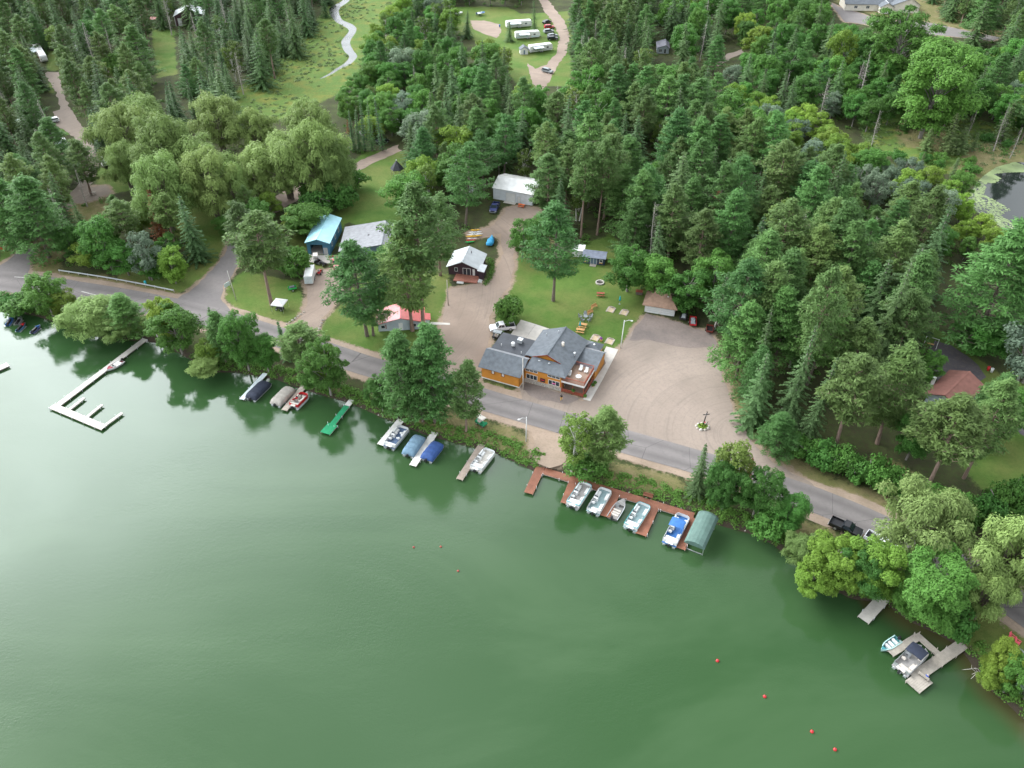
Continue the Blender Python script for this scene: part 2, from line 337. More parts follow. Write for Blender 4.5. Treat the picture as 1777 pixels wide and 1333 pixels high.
def sdist(X, Y, poly):
    """signed distance to polygon, negative inside"""
    d2 = np.full(X.shape, 1e12); ins = np.zeros(X.shape, bool); n = len(poly)
    for i in range(n):
        ax, ay = poly[i]; bx, by = poly[(i + 1) % n]
        ex, ey = bx - ax, by - ay; L = ex * ex + ey * ey + 1e-12
        t = np.clip(((X - ax) * ex + (Y - ay) * ey) / L, 0, 1)
        d2 = np.minimum(d2, (X - ax - t * ex) ** 2 + (Y - ay - t * ey) ** 2)
        c = ((ay <= Y) & (by > Y)) | ((by <= Y) & (ay > Y))
        if abs(ey) > 1e-9: ins ^= c & (X < ax + (Y - ay) / ey * ex)
    d = np.sqrt(d2); d[ins] *= -1
    return d
def ldist(X, Y, line, widths):
    """distance to the edge of a ribbon, negative inside"""
    d = np.full(X.shape, 1e6)
    for i in range(len(line) - 1):
        ax, ay = line[i]; bx, by = line[i + 1]
        ex, ey = bx - ax, by - ay; L = ex * ex + ey * ey + 1e-12
        t = np.clip(((X - ax) * ex + (Y - ay) * ey) / L, 0, 1)
        d = np.minimum(d, np.hypot(X - ax - t * ex, Y - ay - t * ey) - (widths[i] * (1 - t) + widths[i + 1] * t) / 2)
    return d
def wxy(pts, z=GZ): return [(at(x, y, z).x, at(x, y, z).y) for x, y in pts]
def near(X, Y, poly, pad):
    xs = [p[0] for p in poly]; ys = [p[1] for p in poly]
    return (X > min(xs) - pad) & (X < max(xs) + pad) & (Y > min(ys) - pad) & (Y < max(ys) + pad)
def spline(pts, ws=None, step=2.0):
    out = []; wo = []
    n = len(pts)
    for i in range(n - 1):
        p0, p1, p2, p3 = (np.array(pts[max(i - 1, 0)]), np.array(pts[i]), np.array(pts[i + 1]), np.array(pts[min(i + 2, n - 1)]))
        k = max(2, int(np.linalg.norm(p2 - p1) / step))
        for j in range(k):
            t = j / k
            out.append(tuple(0.5 * ((2 * p1) + (-p0 + p2) * t + (2 * p0 - 5 * p1 + 4 * p2 - p3) * t * t + (-p0 + 3 * p1 - 3 * p2 + p3) * t ** 3)))
            wo.append(ws[i] * (1 - t) + ws[i + 1] * t if ws else 1)
    out.append(tuple(pts[-1])); wo.append(ws[-1] if ws else 1)
    return out, wo
road_w, road_ww = spline(wxy(ROAD_C), ROAD_W, 3.0)
stream_w, stream_ww = spline(wxy(STREAM_C), STREAM_W, 2.5)
pond_w = wxy(POND); plan_w = {k: wxy(v) for k, v in PLANS.items()}
lawn_w = [wxy(v) for v in LAWNS]; dry_w = [wxy(v) for v in DRYS]; marsh_w = [wxy(v) for v in MARSH]
PADS = []                                  # building footprints (world polygons), filled in below

# ------------------------------------------------------------------ terrain
GX0, GX1, GY0, GY1, GS = -345.0, 345.0, 28.0, 560.0, 1.25
gx = np.arange(GX0, GX1 + .1, GS); gy = np.arange(GY0, GY1 + .1, GS)
XX, YY = np.meshgrid(gx, gy)
def msk(polys, soft, grow=0.0):
    out = np.zeros(XX.shape)
    for p in polys:
        b = near(XX, YY, p, soft + 6)
        if not b.any(): continue
        d = sdist(XX[b], YY[b], p)
        out[b] = np.maximum(out[b], np.clip(0.5 - (d - grow) / soft, 0, 1))
    return out
d_lake = np.full(XX.shape, 99.0); bm_ = near(XX, YY, LAKE, 40); d_lake[bm_] = sdist(XX[bm_], YY[bm_], LAKE)
b_ = near(XX, YY, pond_w, 8); d_pond = np.full(XX.shape, 99.0); d_pond[b_] = sdist(XX[b_], YY[b_], pond_w)
b_ = near(XX, YY, stream_w, 10); d_str = np.full(XX.shape, 99.0); d_str[b_] = ldist(XX[b_], YY[b_], stream_w, stream_ww)
b_ = near(XX, YY, road_w, 12); d_road = np.full(XX.shape, 99.0); d_road[b_] = ldist(XX[b_], YY[b_], road_w, road_ww)
ss = lambda a, b, v: (lambda t: t * t * (3 - 2 * t))(np.clip((v - a) / (b - a), 0, 1))
ZZ = np.full(XX.shape, GZ)
ZZ = np.where(d_lake < 6, -1.6 + (GZ + 1.6) * ss(-4.5, 1.6, d_lake), ZZ)
ZZ = np.minimum(ZZ, GZ - 0.8 * (1 - ss(-2.5, 1.2, d_pond)))
ZZ = np.minimum(ZZ, GZ - 0.7 * (1 - ss(-1.5, 1.0, d_str)))
m_lawn = msk(lawn_w, 3.0); m_dry = msk(dry_w, 5.0); m_marsh = msk(marsh_w, 6.0)
m_dirt = msk([v for k, v in plan_w.items() if k not in ('campground_lane', 'camp_road', 'camp_gravel', 'willow_lane', 'cottage_lane', 'house_court', 'house_lane', 'lodge_front_asphalt', 'garage_apron')], 2.6, 0.9)
m_dirt = np.maximum(m_dirt, np.clip(0.5 - (d_road - 1.7) / 2.4, 0, 1))
m_mud = np.clip(0.5 - (d_lake - 0.1) / 1.2, 0, 1)
gme = np_mesh('ground', np.stack([XX, YY, ZZ], -1).reshape(-1, 3),
              (lambda nx, ny: (lambda i: np.stack([i, i + 1, i + nx + 1, i + nx], 1))((np.arange(ny - 1)[:, None] * nx + np.arange(nx - 1)[None]).ravel()))(len(gx), len(gy)), smooth=True)
ca = gme.color_attributes.new('cover', 'FLOAT_COLOR', 'POINT')
ca.data.foreach_set('color', np.stack([m_lawn, m_dry, m_dirt, m_marsh], -1).astype(np.float32).ravel())
ca = gme.color_attributes.new('wet', 'FLOAT_COLOR', 'POINT')
ca.data.foreach_set('color', np.stack([m_mud, m_mud, m_mud, np.ones_like(m_mud)], -1).astype(np.float32).ravel())

def ground_material():
    m = bpy.data.materials.new('ground_cover'); m.use_nodes = True
    n, l = m.node_tree.nodes, m.node_tree.links; b = n['Principled BSDF']
    b.inputs['Roughness'].default_value = 0.95; b.inputs['Specular IOR Level'].default_value = 0.15
    geo = n.new('ShaderNodeNewGeometry')
    def noise(scale, detail=4, rough=0.6):
        t = n.new('ShaderNodeTexNoise'); t.inputs['Scale'].default_value = scale; t.inputs['Detail'].default_value = detail; t.inputs['Roughness'].default_value = rough
        l.new(geo.outputs['Position'], t.inputs['Vector']); return t.outputs['Fac']
    def rng(v, a, b2, c=0.0, d=1.0):
        t = n.new('ShaderNodeMapRange'); t.inputs['From Min'].default_value = a; t.inputs['From Max'].default_value = b2
        t.inputs['To Min'].default_value = c; t.inputs['To Max'].default_value = d; l.new(v, t.inputs['Value']); return t.outputs['Result']
    def mix(f, a, c):
        t = n.new('ShaderNodeMix'); t.data_type = 'RGBA'; l.new(f, t.inputs['Factor'])
        for k, v in (('A', a), ('B', c)):
            if isinstance(v, tuple): t.inputs[k].default_value = (*v, 1)
            else: l.new(v, t.inputs[k])
        return t.outputs['Result']
    def math_(op, a, c):
        t = n.new('ShaderNodeMath'); t.operation = op; t.use_clamp = True
        for i, v in enumerate((a, c)):
            if isinstance(v, float): t.inputs[i].default_value = v
            else: l.new(v, t.inputs[i])
        return t.outputs[0]
    at_ = n.new('ShaderNodeVertexColor'); at_.layer_name = 'cover'; sep = n.new('ShaderNodeSeparateColor'); l.new(at_.outputs['Color'], sep.inputs[0])
    aw = n.new('ShaderNodeVertexColor'); aw.layer_name = 'wet'; sw = n.new('ShaderNodeSeparateColor'); l.new(aw.outputs['Color'], sw.inputs[0])
    big, mid, fine = noise(0.07, 5), noise(0.22, 5), noise(1.6, 6, 0.7)
    rough_g = mix(rng(mid, .35, .65), (0.030, 0.040, 0.016), (0.060, 0.085, 0.024))
    rough_g = mix(rng(fine, .4, .7), rough_g, (0.050, 0.040, 0.024))
    lawn = mix(rng(mid, .32, .68), (0.058, 0.120, 0.020), (0.098, 0.156, 0.034))
    lawn = mix(rng(big, .42, .68), lawn, (0.135, 0.15, 0.045))
    lawn = mix(rng(fine, .45, .75, 0, .6), lawn, (0.05, 0.095, 0.018))
    dry = mix(rng(mid, .35, .65), (0.125, 0.125, 0.045), (0.20, 0.165, 0.085)); dry = mix(rng(fine, .45, .75, 0, .7), dry, (0.075, 0.10, 0.03))
    dirt = mix(rng(mid, .3, .7), (0.22, 0.165, 0.12), (0.30, 0.23, 0.172)); dirt = mix(rng(fine, .5, .8, 0, .6), dirt, (0.18, 0.14, 0.10))
    marsh = mix(rng(mid, .46, .70), (0.090, 0.152, 0.034), (0.165, 0.165, 0.038)); marsh = mix(rng(fine, .45, .7, 0, .8), marsh, (0.055, 0.085, 0.02))
    def edge(ch, lo=.25):
        s = math_('ADD', ch, rng(fine, .3, .7, -.22, .22)); s = math_('ADD', s, rng(mid, .3, .7, -.2, .2)); return rng(s, .38, .62)
    c = mix(edge(sep.outputs[0]), rough_g, lawn); c = mix(edge(at_.outputs['Alpha']), c, marsh); c = mix(edge(sep.outputs[1]), c, dry); c = mix(edge(sep.outputs[2]), c, dirt)
    c = mix(edge(sw.outputs[0]), c, (0.05, 0.04, 0.028))
    l.new(c, b.inputs['Base Color'])
    bp = n.new('ShaderNodeBump'); bp.inputs['Strength'].default_value = 0.6; bp.inputs['Distance'].default_value = 0.25
    l.new(noise(2.5, 6, 0.75), bp.inputs['Height']); l.new(bp.outputs['Normal'], b.inputs['Normal'])
    return m
GM = ground_material(); gme.materials.append(GM)
tag(link('ground', gme), kind='structure')
mb = MB(); zz = GZ - 0.02; F_ = 2600.0     # the land beyond, out to the horizon
mb.add([(-F_, GY1 - 1, zz), (F_, GY1 - 1, zz), (F_, 4200, zz), (-F_, 4200, zz)], [(0, 1, 2, 3)])
mb.add([(-F_, 345, zz), (GX0 + 1, 345, zz), (GX0 + 1, GY1 - 1, zz), (-F_, GY1 - 1, zz)], [(0, 1, 2, 3)])
mb.add([(GX1 - 1, 0, zz), (F_, 0, zz), (F_, GY1 - 1, zz), (GX1 - 1, GY1 - 1, zz)], [(0, 1, 2, 3)])
tag(mb.build('terrain', GM), kind='structure')

# ------------------------------------------------------------------ paved and gravel sheets
def surface_mat(name, c1, c2, c3, bscale=0.25, fscale=3.0, rough=0.92, streak=None, crack=0.0, bump=0.3, track=0.0, arc=None, across=False):
    m = bpy.data.materials.new(name); m.use_nodes = True
    n, l = m.node_tree.nodes, m.node_tree.links; b = n['Principled BSDF']; b.inputs['Roughness'].default_value = rough; b.inputs['Specular IOR Level'].default_value = 0.25
    geo = n.new('ShaderNodeNewGeometry'); src = geo.outputs['Position']
    def nz(s, d, r=.6, v=None):
        t = n.new('ShaderNodeTexNoise'); t.inputs['Scale'].default_value = s; t.inputs['Detail'].default_value = d; t.inputs['Roughness'].default_value = r; l.new(v or src, t.inputs['Vector']); return t.outputs['Fac']
    def mx(f, lo, hi, a, c, top=1.0):
        r = n.new('ShaderNodeMapRange'); r.inputs['From Min'].default_value = lo; r.inputs['From Max'].default_value = hi; r.inputs['To Max'].default_value = top; l.new(f, r.inputs['Value'])
        t = n.new('ShaderNodeMix'); t.data_type = 'RGBA'; l.new(r.outputs['Result'], t.inputs['Factor'])
        for k, v in (('A', a), ('B', c)):
            if isinstance(v, tuple): t.inputs[k].default_value = (*v, 1)
            else: l.new(v, t.inputs[k])
        return t.outputs['Result']
    c = mx(nz(bscale, 5), .34, .66, c1, c2)
    c = mx(nz(fscale, 6, .75), .48, .78, c, c3, .75)
    if streak:
        mp = n.new('ShaderNodeMapping'); mp.inputs['Rotation'].default_value = (0, 0, -streak); l.new(src, mp.inputs['Vector'])
        m2 = n.new('ShaderNodeMapping'); m2.inputs['Scale'].default_value = (0.03, 1.1, 1); l.new(mp.outputs['Vector'], m2.inputs['Vector'])
        c = mx(nz(1.0, 4, .6, m2.outputs['Vector']), .5, .8, c, c3, .28)
    if track:
        c = mx(nz(0.045, 3), .5, .72, c, tuple(v * .82 for v in c1), .7)
    if arc:
        sb = n.new('ShaderNodeVectorMath'); sb.operation = 'SUBTRACT'; sb.inputs[1].default_value = (arc[0], arc[1], 0); l.new(src, sb.inputs[0]); ln = n.new('ShaderNodeVectorMath'); ln.operation = 'LENGTH'; l.new(sb.outputs[0], ln.inputs[0])
        cb = n.new('ShaderNodeCombineXYZ'); mu = n.new('ShaderNodeMath'); mu.operation = 'MULTIPLY'; mu.inputs[1].default_value = 1.5; l.new(ln.outputs['Value'], mu.inputs[0]); l.new(mu.outputs[0], cb.inputs[0]); m5 = n.new('ShaderNodeMath'); m5.operation = 'MULTIPLY'; m5.inputs[1].default_value = 3.0; l.new(nz(0.07, 2), m5.inputs[0]); l.new(m5.outputs[0], cb.inputs[1])
        c = mx(nz(1.0, 3, .6, cb.outputs[0]), .52, .74, c, tuple(v * .9 for v in c3), .5)
    if across:
        va = n.new('ShaderNodeVertexColor'); va.layer_name = 'across'; sx = n.new('ShaderNodeSeparateColor'); l.new(va.outputs['Color'], sx.inputs[0]); wv = n.new('ShaderNodeMath'); wv.operation = 'PINGPONG'; wv.inputs[1].default_value = 0.25; l.new(sx.outputs[0], wv.inputs[0])
        ad = n.new('ShaderNodeMath'); ad.operation = 'ADD'; l.new(wv.outputs[0], ad.inputs[0]); a2 = n.new('ShaderNodeMath'); a2.operation = 'MULTIPLY'; a2.inputs[1].default_value = .22; l.new(nz(0.15, 4), a2.inputs[0]); l.new(a2.outputs[0], ad.inputs[1])
        c = mx(ad.outputs[0], .16, .34, c, tuple(v * .8 for v in c3), .55)
        vo = n.new('ShaderNodeTexVoronoi'); vo.feature = 'DISTANCE_TO_EDGE'; vo.inputs['Scale'].default_value = 0.11; vo.inputs['Randomness'].default_value = 1.0; l.new(src, vo.inputs['Vector']); c = mx(vo.outputs['Distance'], 0.0, 0.006, tuple(v * .6 for v in c3), c)
    if crack:
        vo = n.new('ShaderNodeTexVoronoi'); vo.feature = 'DISTANCE_TO_EDGE'; vo.inputs['Scale'].default_value = 0.18; l.new(src, vo.inputs['Vector'])
        c = mx(vo.outputs['Distance'], 0.0, 0.012, tuple(v * .55 for v in c3), c)
    l.new(c, b.inputs['Base Color'])
    bp = n.new('ShaderNodeBump'); bp.inputs['Strength'].default_value = bump; bp.inputs['Distance'].default_value = 0.06; l.new(nz(6, 5, .8), bp.inputs['Height']); l.new(bp.outputs['Normal'], b.inputs['Normal'])
    return m
ASPH = surface_mat('worn_asphalt', (0.150, 0.137, 0.132), (0.182, 0.165, 0.158), (0.122, 0.112, 0.109), 0.12, 1.2, streak=R(-24))
ASPH_D = surface_mat('patched_asphalt', (0.15, 0.125, 0.112), (0.21, 0.17, 0.15), (0.11, 0.095, 0.09), 0.2, 2.0)
ASPH_P = surface_mat('dark_drive_asphalt', (0.075, 0.068, 0.078), (0.10, 0.09, 0.095), (0.17, 0.14, 0.115), 0.25, 1.5)
GRAV = surface_mat('sandy_gravel', (0.232, 0.178, 0.142), (0.292, 0.228, 0.183), (0.175, 0.138, 0.114), 0.10, 1.6, streak=R(30), track=.4, arc=(-60, 170))
GRAV_L = surface_mat('parking_gravel', (0.215, 0.174, 0.143), (0.272, 0.220, 0.182), (0.165, 0.137, 0.118), 0.09, 1.8, streak=R(-60), track=.4, arc=(46, 118))
SAND = surface_mat('roadside_sand', (0.235, 0.18, 0.135), (0.315, 0.24, 0.185), (0.17, 0.145, 0.095), 0.2, 2.2)
def sheet(name, poly, z, m, wob=0.35):
    pts = []
    n = len(poly)
    for i in range(n):
        a, b = Vector(poly[i]), Vector(poly[(i + 1) % n]); k = max(1, int((b - a).length / 1.6))
        for j in range(k):
            p = a.lerp(b, j / k); pts.append((p.x + random.uniform(-wob, wob), p.y + random.uniform(-wob, wob), z))
    tri = tessellate_polygon([[Vector(p) for p in pts]])
    me = bpy.data.meshes.new(name); me.from_pydata(pts, [], [tuple(t) for t in tri]); me.materials.append(m)
    bm = bmesh.new(); bm.from_mesh(me)
    bmesh.ops.recalc_face_normals(bm, faces=bm.faces)
    if bm.faces and sum(f.normal.z * f.calc_area() for f in bm.faces) < 0: bmesh.ops.reverse_faces(bm, faces=bm.faces)
    bm.to_mesh(me); bm.free()
    return tag(link(name, me), kind='structure')
def ribbon(name, line, widths, z, m, wob=0.0, off=0.0):
    vs = []; fs = []
    for i, p in enumerate(line):
        a = Vector(line[max(i - 1, 0)]); b = Vector(line[min(i + 1, len(line) - 1)]); d = (b - a).normalized(); nn = Vector((-d.y, d.x))
        w = widths[i] / 2
        vs += [(*(Vector(p) + nn * (w + off + random.uniform(-wob, wob))), z), (*(Vector(p) - nn * (w - off + random.uniform(-wob, wob))), z)]
        if i: fs.append((2 * i - 2, 2 * i - 1, 2 * i + 1, 2 * i))
    me = bpy.data.meshes.new(name); me.from_pydata(vs, [], fs); me.materials.append(m)
    ca = me.color_attributes.new('across', 'FLOAT_COLOR', 'POINT'); ca.data.foreach_set('color', [q for i in range(len(vs)) for q in ((i % 2), (i % 2), (i % 2), 1.0)])
    return tag(link(name, me), kind='structure')
smat = dict(parking_lot=GRAV_L, gravel_drive=GRAV, house_drive=GRAV, resort_drive=ASPH, campground_entry=ASPH, campground_lane=GRAV_L, camp_pitch=GRAV_L, willow_lane=GRAV, camp_road=GRAV, camp_gravel=GRAV,
            house_court=ASPH_P, house_lane=ASPH_P, far_drive=ASPH, cottage_lane=GRAV_L, boat_launch=SAND, lodge_front_asphalt=ASPH_D, garage_apron=ASPH_D)
for i, (k, v) in enumerate(plan_w.items()):
    sheet(k, v, GZ + (0.05 if k in ('lodge_front_asphalt', 'garage_apron') else 0.03) + 0.0005 * i, smat[k], 0.2 if k.startswith('house_c') else 0.4)
ribbon('road_shoulder', road_w, [w + 3.4 for w in road_ww], GZ + 0.02, SAND, 0.45)
ASPH_R = surface_mat('road_asphalt', (0.155, 0.142, 0.137), (0.188, 0.171, 0.164), (0.128, 0.117, 0.114), 0.10, 1.0, across=True)
ribbon('road', road_w, road_ww, GZ + 0.065, ASPH_R, 0.06)
LINE = mat('worn_road_paint', (0.42, 0.41, 0.38), 0.8, 0.4, 1.5)
dash = [p for p in road_w if p[0] < -30]
for k, (a, b) in enumerate((((25, 481), (43, 482)), ((141, 506), (191, 519)), ((250, 527), (275, 532)))):
    p, q = at(*a), at(*b); d = (q - p).normalized(); nn = Vector((-d.y, d.x, 0)) * .11
    o = MB().add([(*(v)[:2], GZ + 0.072) for v in (p - nn, q - nn, q + nn, p + nn)], [(0, 1, 2, 3)]).build('road_marking', LINE); tag(o, kind='structure')
ribbon('stream', stream_w, [w + 1.0 for w in stream_ww], GZ - 0.28, None if False else mat('tmp_water', (0.02, 0.03, 0.03), 0.05))

# ------------------------------------------------------------------ water
def water_mat(name, deep, lift, shallow, rough=0.035, wave=0.06):
    m = bpy.data.materials.new(name); m.use_nodes = True
    n, l = m.node_tree.nodes, m.node_tree.links; b = n['Principled BSDF']
    b.inputs['Roughness'].default_value = rough; b.inputs['IOR'].default_value = 1.33; b.inputs['Specular IOR Level'].default_value = 0.5
    geo = n.new('ShaderNodeNewGeometry'); src = geo.outputs['Position']
    def nz(s, d, r=.55, sc=None, rot=0):
        v = src
        if sc:
            mp = n.new('ShaderNodeMapping'); mp.inputs['Scale'].default_value = sc; mp.inputs['Rotation'].default_value = (0, 0, rot); l.new(src, mp.inputs['Vector']); v = mp.outputs['Vector']
        t = n.new('ShaderNodeTexNoise'); t.inputs['Scale'].default_value = s; t.inputs['Detail'].default_value = d; t.inputs['Roughness'].default_value = r; t.inputs['Distortion'].default_value = 0.8; l.new(v, t.inputs['Vector']); return t.outputs['Fac']
    def mx(f, lo, hi, a, c):
        r = n.new('ShaderNodeMapRange'); r.interpolation_type = 'SMOOTHSTEP'; r.inputs['From Min'].default_value = lo; r.inputs['From Max'].default_value = hi; l.new(f, r.inputs['Value'])
        t = n.new('ShaderNodeMix'); t.data_type = 'RGBA'; l.new(r.outputs['Result'], t.inputs['Factor'])
        for k, v in (('A', a), ('B', c)):
            if isinstance(v, tuple): t.inputs[k].default_value = (*v, 1)
            else: l.new(v, t.inputs[k])
        return t.outputs['Result']
    c = mx(nz(0.014, 5, .58, (1, 2.4, 1), .45), .40, .64, deep, lift)
    at_ = n.new('ShaderNodeVertexColor'); at_.layer_name = 'shallow'; s = n.new('ShaderNodeSeparateColor'); l.new(at_.outputs['Color'], s.inputs[0])
    if shallow: c = mx(s.outputs[0], 0.25, 0.95, c, shallow)
    l.new(c, b.inputs['Base Color'])
    bp = n.new('ShaderNodeBump'); bp.inputs['Strength'].default_value = wave; bp.inputs['Distance'].default_value = 0.12
    wp = n.new('ShaderNodeMapRange'); wp.inputs['From Min'].default_value = .42; wp.inputs['From Max'].default_value = .68; wp.inputs['To Min'].default_value = wave * .45; wp.inputs['To Max'].default_value = wave * 2.6; l.new(nz(0.022, 4, .6, (1, 2.2, 1), .35), wp.inputs['Value']); l.new(wp.outputs['Result'], bp.inputs['Strength'])
    ad = n.new('ShaderNodeMath'); l.new(nz(0.9, 3, .5, (1, 2.0, 1), -.5), ad.inputs[0]); l.new(nz(3.2, 2), ad.inputs[1]); l.new(ad.outputs[0], bp.inputs['Height']); l.new(bp.outputs['Normal'], b.inputs['Normal'])
    return m
LAKE_M = water_mat('lake_water', (0.023, 0.057, 0.019), (0.034, 0.071, 0.028), (0.055, 0.05, 0.02))
POND_M = water_mat('pond_water', (0.012, 0.016, 0.014), (0.016, 0.02, 0.018), None, 0.03, 0.015)
bpy.data.objects['stream'].data.materials.clear(); bpy.data.objects['stream'].data.materials.append(water_mat('stream_water', (0.012, 0.016, 0.014), (0.02, 0.024, 0.018), None, 0.05, 0.35))
lx = np.concatenate([np.arange(-1500, -140, 40), np.arange(-140, 140, 2.0), np.arange(140, 1500, 40)]); ly = np.concatenate([np.arange(-1500, 20, 40), np.arange(20, 200, 2.0), np.arange(200, 335, 15)])
LX, LY = np.meshgrid(lx, ly)
dl = np.full(LX.shape, -99.0); b_ = (np.abs(LX) < 160) & (LY > 10); dl[b_] = sdist(LX[b_], LY[b_], LAKE)
# the silty shallows lie off the south-east bank, elsewhere only a narrow rim
shal = np.clip(1 + dl / np.where(LX > 55, 7.0, 1.5), 0, 1)
lme = np_mesh('lake', np.stack([LX, LY, np.zeros_like(LX)], -1).reshape(-1, 3),
              (lambda nx, ny: (lambda i: np.stack([i, i + 1, i + nx + 1, i + nx], 1))((np.arange(ny - 1)[:, None] * nx + np.arange(nx - 1)[None]).ravel()))(len(lx), len(ly)), LAKE_M)
ca = lme.color_attributes.new('shallow', 'FLOAT_COLOR', 'POINT'); ca.data.foreach_set('color', np.stack([shal, shal, shal, np.ones_like(shal)], -1).astype(np.float32).ravel())
tag(link('lake', lme), kind='structure')
cx = sum(p[0] for p in pond_w) / len(pond_w); cy = sum(p[1] for p in pond_w) / len(pond_w)
sheet('pond', [(cx + (p[0] - cx) * 1.04, cy + (p[1] - cy) * 1.08) for p in pond_w], GZ - 0.3, POND_M, 0.1)
# lily pads in mats on the pond
PADM = mat('lily_pad', (0.16, 0.21, 0.085), 0.5, 0.3, 0.25)
lil = [wxy(q) for q in ([(1676, 352), (1693, 318), (1712, 312), (1705, 335), (1735, 352), (1752, 362), (1735, 372), (1760, 388), (1800, 380), (1920, 400), (1810, 428), (1744, 397), (1700, 370)],
                        [(1700, 312), (1728, 288), (1760, 280), (1777, 286), (1777, 296), (1745, 297), (1720, 300), (1735, 308), (1725, 316)])]
V = []; F = []
for q in lil:
    xs = [p[0] for p in q]; ys = [p[1] for p in q]
    px_ = RNG.uniform(min(xs), max(xs), 9000); py_ = RNG.uniform(min(ys), max(ys), 9000); d = sdist(px_, py_, q)
    dens = 0.5 + 0.5 * np.sin(px_ * .7) * np.sin(py_ * .45 + 1)
    ok = (d < 0.3) & (RNG.random(9000) < 0.35 + 0.6 * dens) & (sdist(px_, py_, pond_w) < -0.3)
    for x, y in zip(px_[ok], py_[ok]):
        r = random.uniform(.18, .42); b0 = len(V); a0 = random.random() * 6; z0 = GZ - 0.285 + random.random() * .012
        V += [(x + r * math.cos(a0 + k * 1.047), y + r * math.sin(a0 + k * 1.047), z0) for k in range(6)]; F += [(b0, b0 + 1, b0 + 2, b0 + 3), (b0, b0 + 3, b0 + 4, b0 + 5)]
tag(link('lily_pads', np_mesh('lily_pads', V, F, PADM)), 'pale green lily pads floating in mats on the pond', 'lily pads', kind='stuff')

# ------------------------------------------------------------------ trees
def foliage(name, col, vary=0.30, hue=0.012, trans=0.38, col2=None):
    m = bpy.data.materials.new(name); m.use_nodes = True
    n, l = m.node_tree.nodes, m.node_tree.links; n.clear()
    out = n.new('ShaderNodeOutputMaterial'); oi = n.new('ShaderNodeObjectInfo'); tc = n.new('ShaderNodeTexCoord')
    no = n.new('ShaderNodeTexNoise'); no.inputs['Scale'].default_value = 0.35; no.inputs['Detail'].default_value = 3; l.new(tc.outputs['Object'], no.inputs['Vector'])
    no2 = n.new('ShaderNodeTexNoise'); no2.inputs['Scale'].default_value = 3.0; no2.inputs['Detail'].default_value = 2; l.new(tc.outputs['Object'], no2.inputs['Vector'])
    mx = n.new('ShaderNodeMix'); mx.data_type = 'RGBA'
    c2 = col2 or (col[0] * 1.35, col[1] * 1.28, col[2] * 1.15)
    mx.inputs['A'].default_value = (*col, 1); mx.inputs['B'].default_value = (*c2, 1)
    ad = n.new('ShaderNodeMath'); ad.operation = 'ADD'; l.new(no.outputs['Fac'], ad.inputs[0]); l.new(oi.outputs['Random'], ad.inputs[1])
    mr = n.new('ShaderNodeMapRange'); mr.inputs['From Min'].default_value = 0.45; mr.inputs['From Max'].default_value = 1.5; l.new(ad.outputs[0], mr.inputs['Value']); l.new(mr.outputs['Result'], mx.inputs['Factor'])
    hs = n.new('ShaderNodeHueSaturation'); l.new(mx.outputs['Result'], hs.inputs['Color'])
    w2 = n.new('ShaderNodeTexWhiteNoise'); w2.noise_dimensions = '1D'; l.new(oi.outputs['Random'], w2.inputs['W'])
    h = n.new('ShaderNodeMapRange'); h.inputs['To Min'].default_value = 0.5 - hue; h.inputs['To Max'].default_value = 0.5 + hue; l.new(w2.outputs['Value'], h.inputs['Value']); l.new(h.outputs['Result'], hs.inputs['Hue'])
    v = n.new('ShaderNodeMapRange'); v.inputs['From Min'].default_value = 0.25; v.inputs['From Max'].default_value = 0.75; v.inputs['To Min'].default_value = 1 - vary; v.inputs['To Max'].default_value = 1 + vary; l.new(no2.outputs['Fac'], v.inputs['Value'])
    v2 = n.new('ShaderNodeMapRange'); v2.inputs['To Min'].default_value = 0.8; v2.inputs['To Max'].default_value = 1.2
    w3 = n.new('ShaderNodeMath'); w3.operation = 'FRACT'; w4 = n.new('ShaderNodeMath'); w4.operation = 'MULTIPLY'; w4.inputs[1].default_value = 7.3; l.new(oi.outputs['Random'], w4.inputs[0]); l.new(w4.outputs[0], w3.inputs[0]); l.new(w3.outputs[0], v2.inputs['Value'])
    mm = n.new('ShaderNodeMath'); mm.operation = 'MULTIPLY'; l.new(v.outputs['Result'], mm.inputs[0]); l.new(v2.outputs['Result'], mm.inputs[1]); l.new(mm.outputs[0], hs.inputs['Value'])
    d = n.new('ShaderNodeBsdfPrincipled'); d.inputs['Roughness'].default_value = 0.65; d.inputs['Specular IOR Level'].default_value = 0.22
    t = n.new('ShaderNodeBsdfTranslucent'); ms = n.new('ShaderNodeMixShader'); ms.inputs[0].default_value = trans
    l.new(hs.outputs['Color'], d.inputs['Base Color']); l.new(hs.outputs['Color'], t.inputs['Color'])
    l.new(d.outputs[0], ms.inputs[1]); l.new(t.outputs[0], ms.inputs[2]); l.new(ms.outputs[0], out.inputs['Surface'])
    return m
FOL = dict(
    spruce=foliage('spruce_needles', (0.076, 0.140, 0.054)), spire=foliage('fir_needles', (0.080, 0.158, 0.064)),
    wpine=foliage('white_pine_needles', (0.078, 0.176, 0.050)), rpine=foliage('red_pine_needles', (0.098, 0.170, 0.052)),
    maple=foliage('broad_leaves', (0.070, 0.175, 0.034)), yellow=foliage('yellow_green_leaves', (0.140, 0.238, 0.036), hue=0.015), birch=foliage('birch_leaves', (0.10, 0.165, 0.036)),
    willow=foliage('willow_leaves', (0.165, 0.252, 0.070), 0.26, 0.010, 0.35, (0.205, 0.29, 0.088)), tamarack=foliage('tamarack_needles', (0.11, 0.165, 0.065)),
    shrub=foliage('shrub_leaves', (0.068, 0.168, 0.034)), grey=foliage('grey_leaves', (0.13, 0.19, 0.13), hue=0.01), rust=foliage('rusty_needles', (0.23, 0.10, 0.05), hue=0.01),
    bank=foliage('bank_leaves', (0.092, 0.185, 0.036), 0.35))
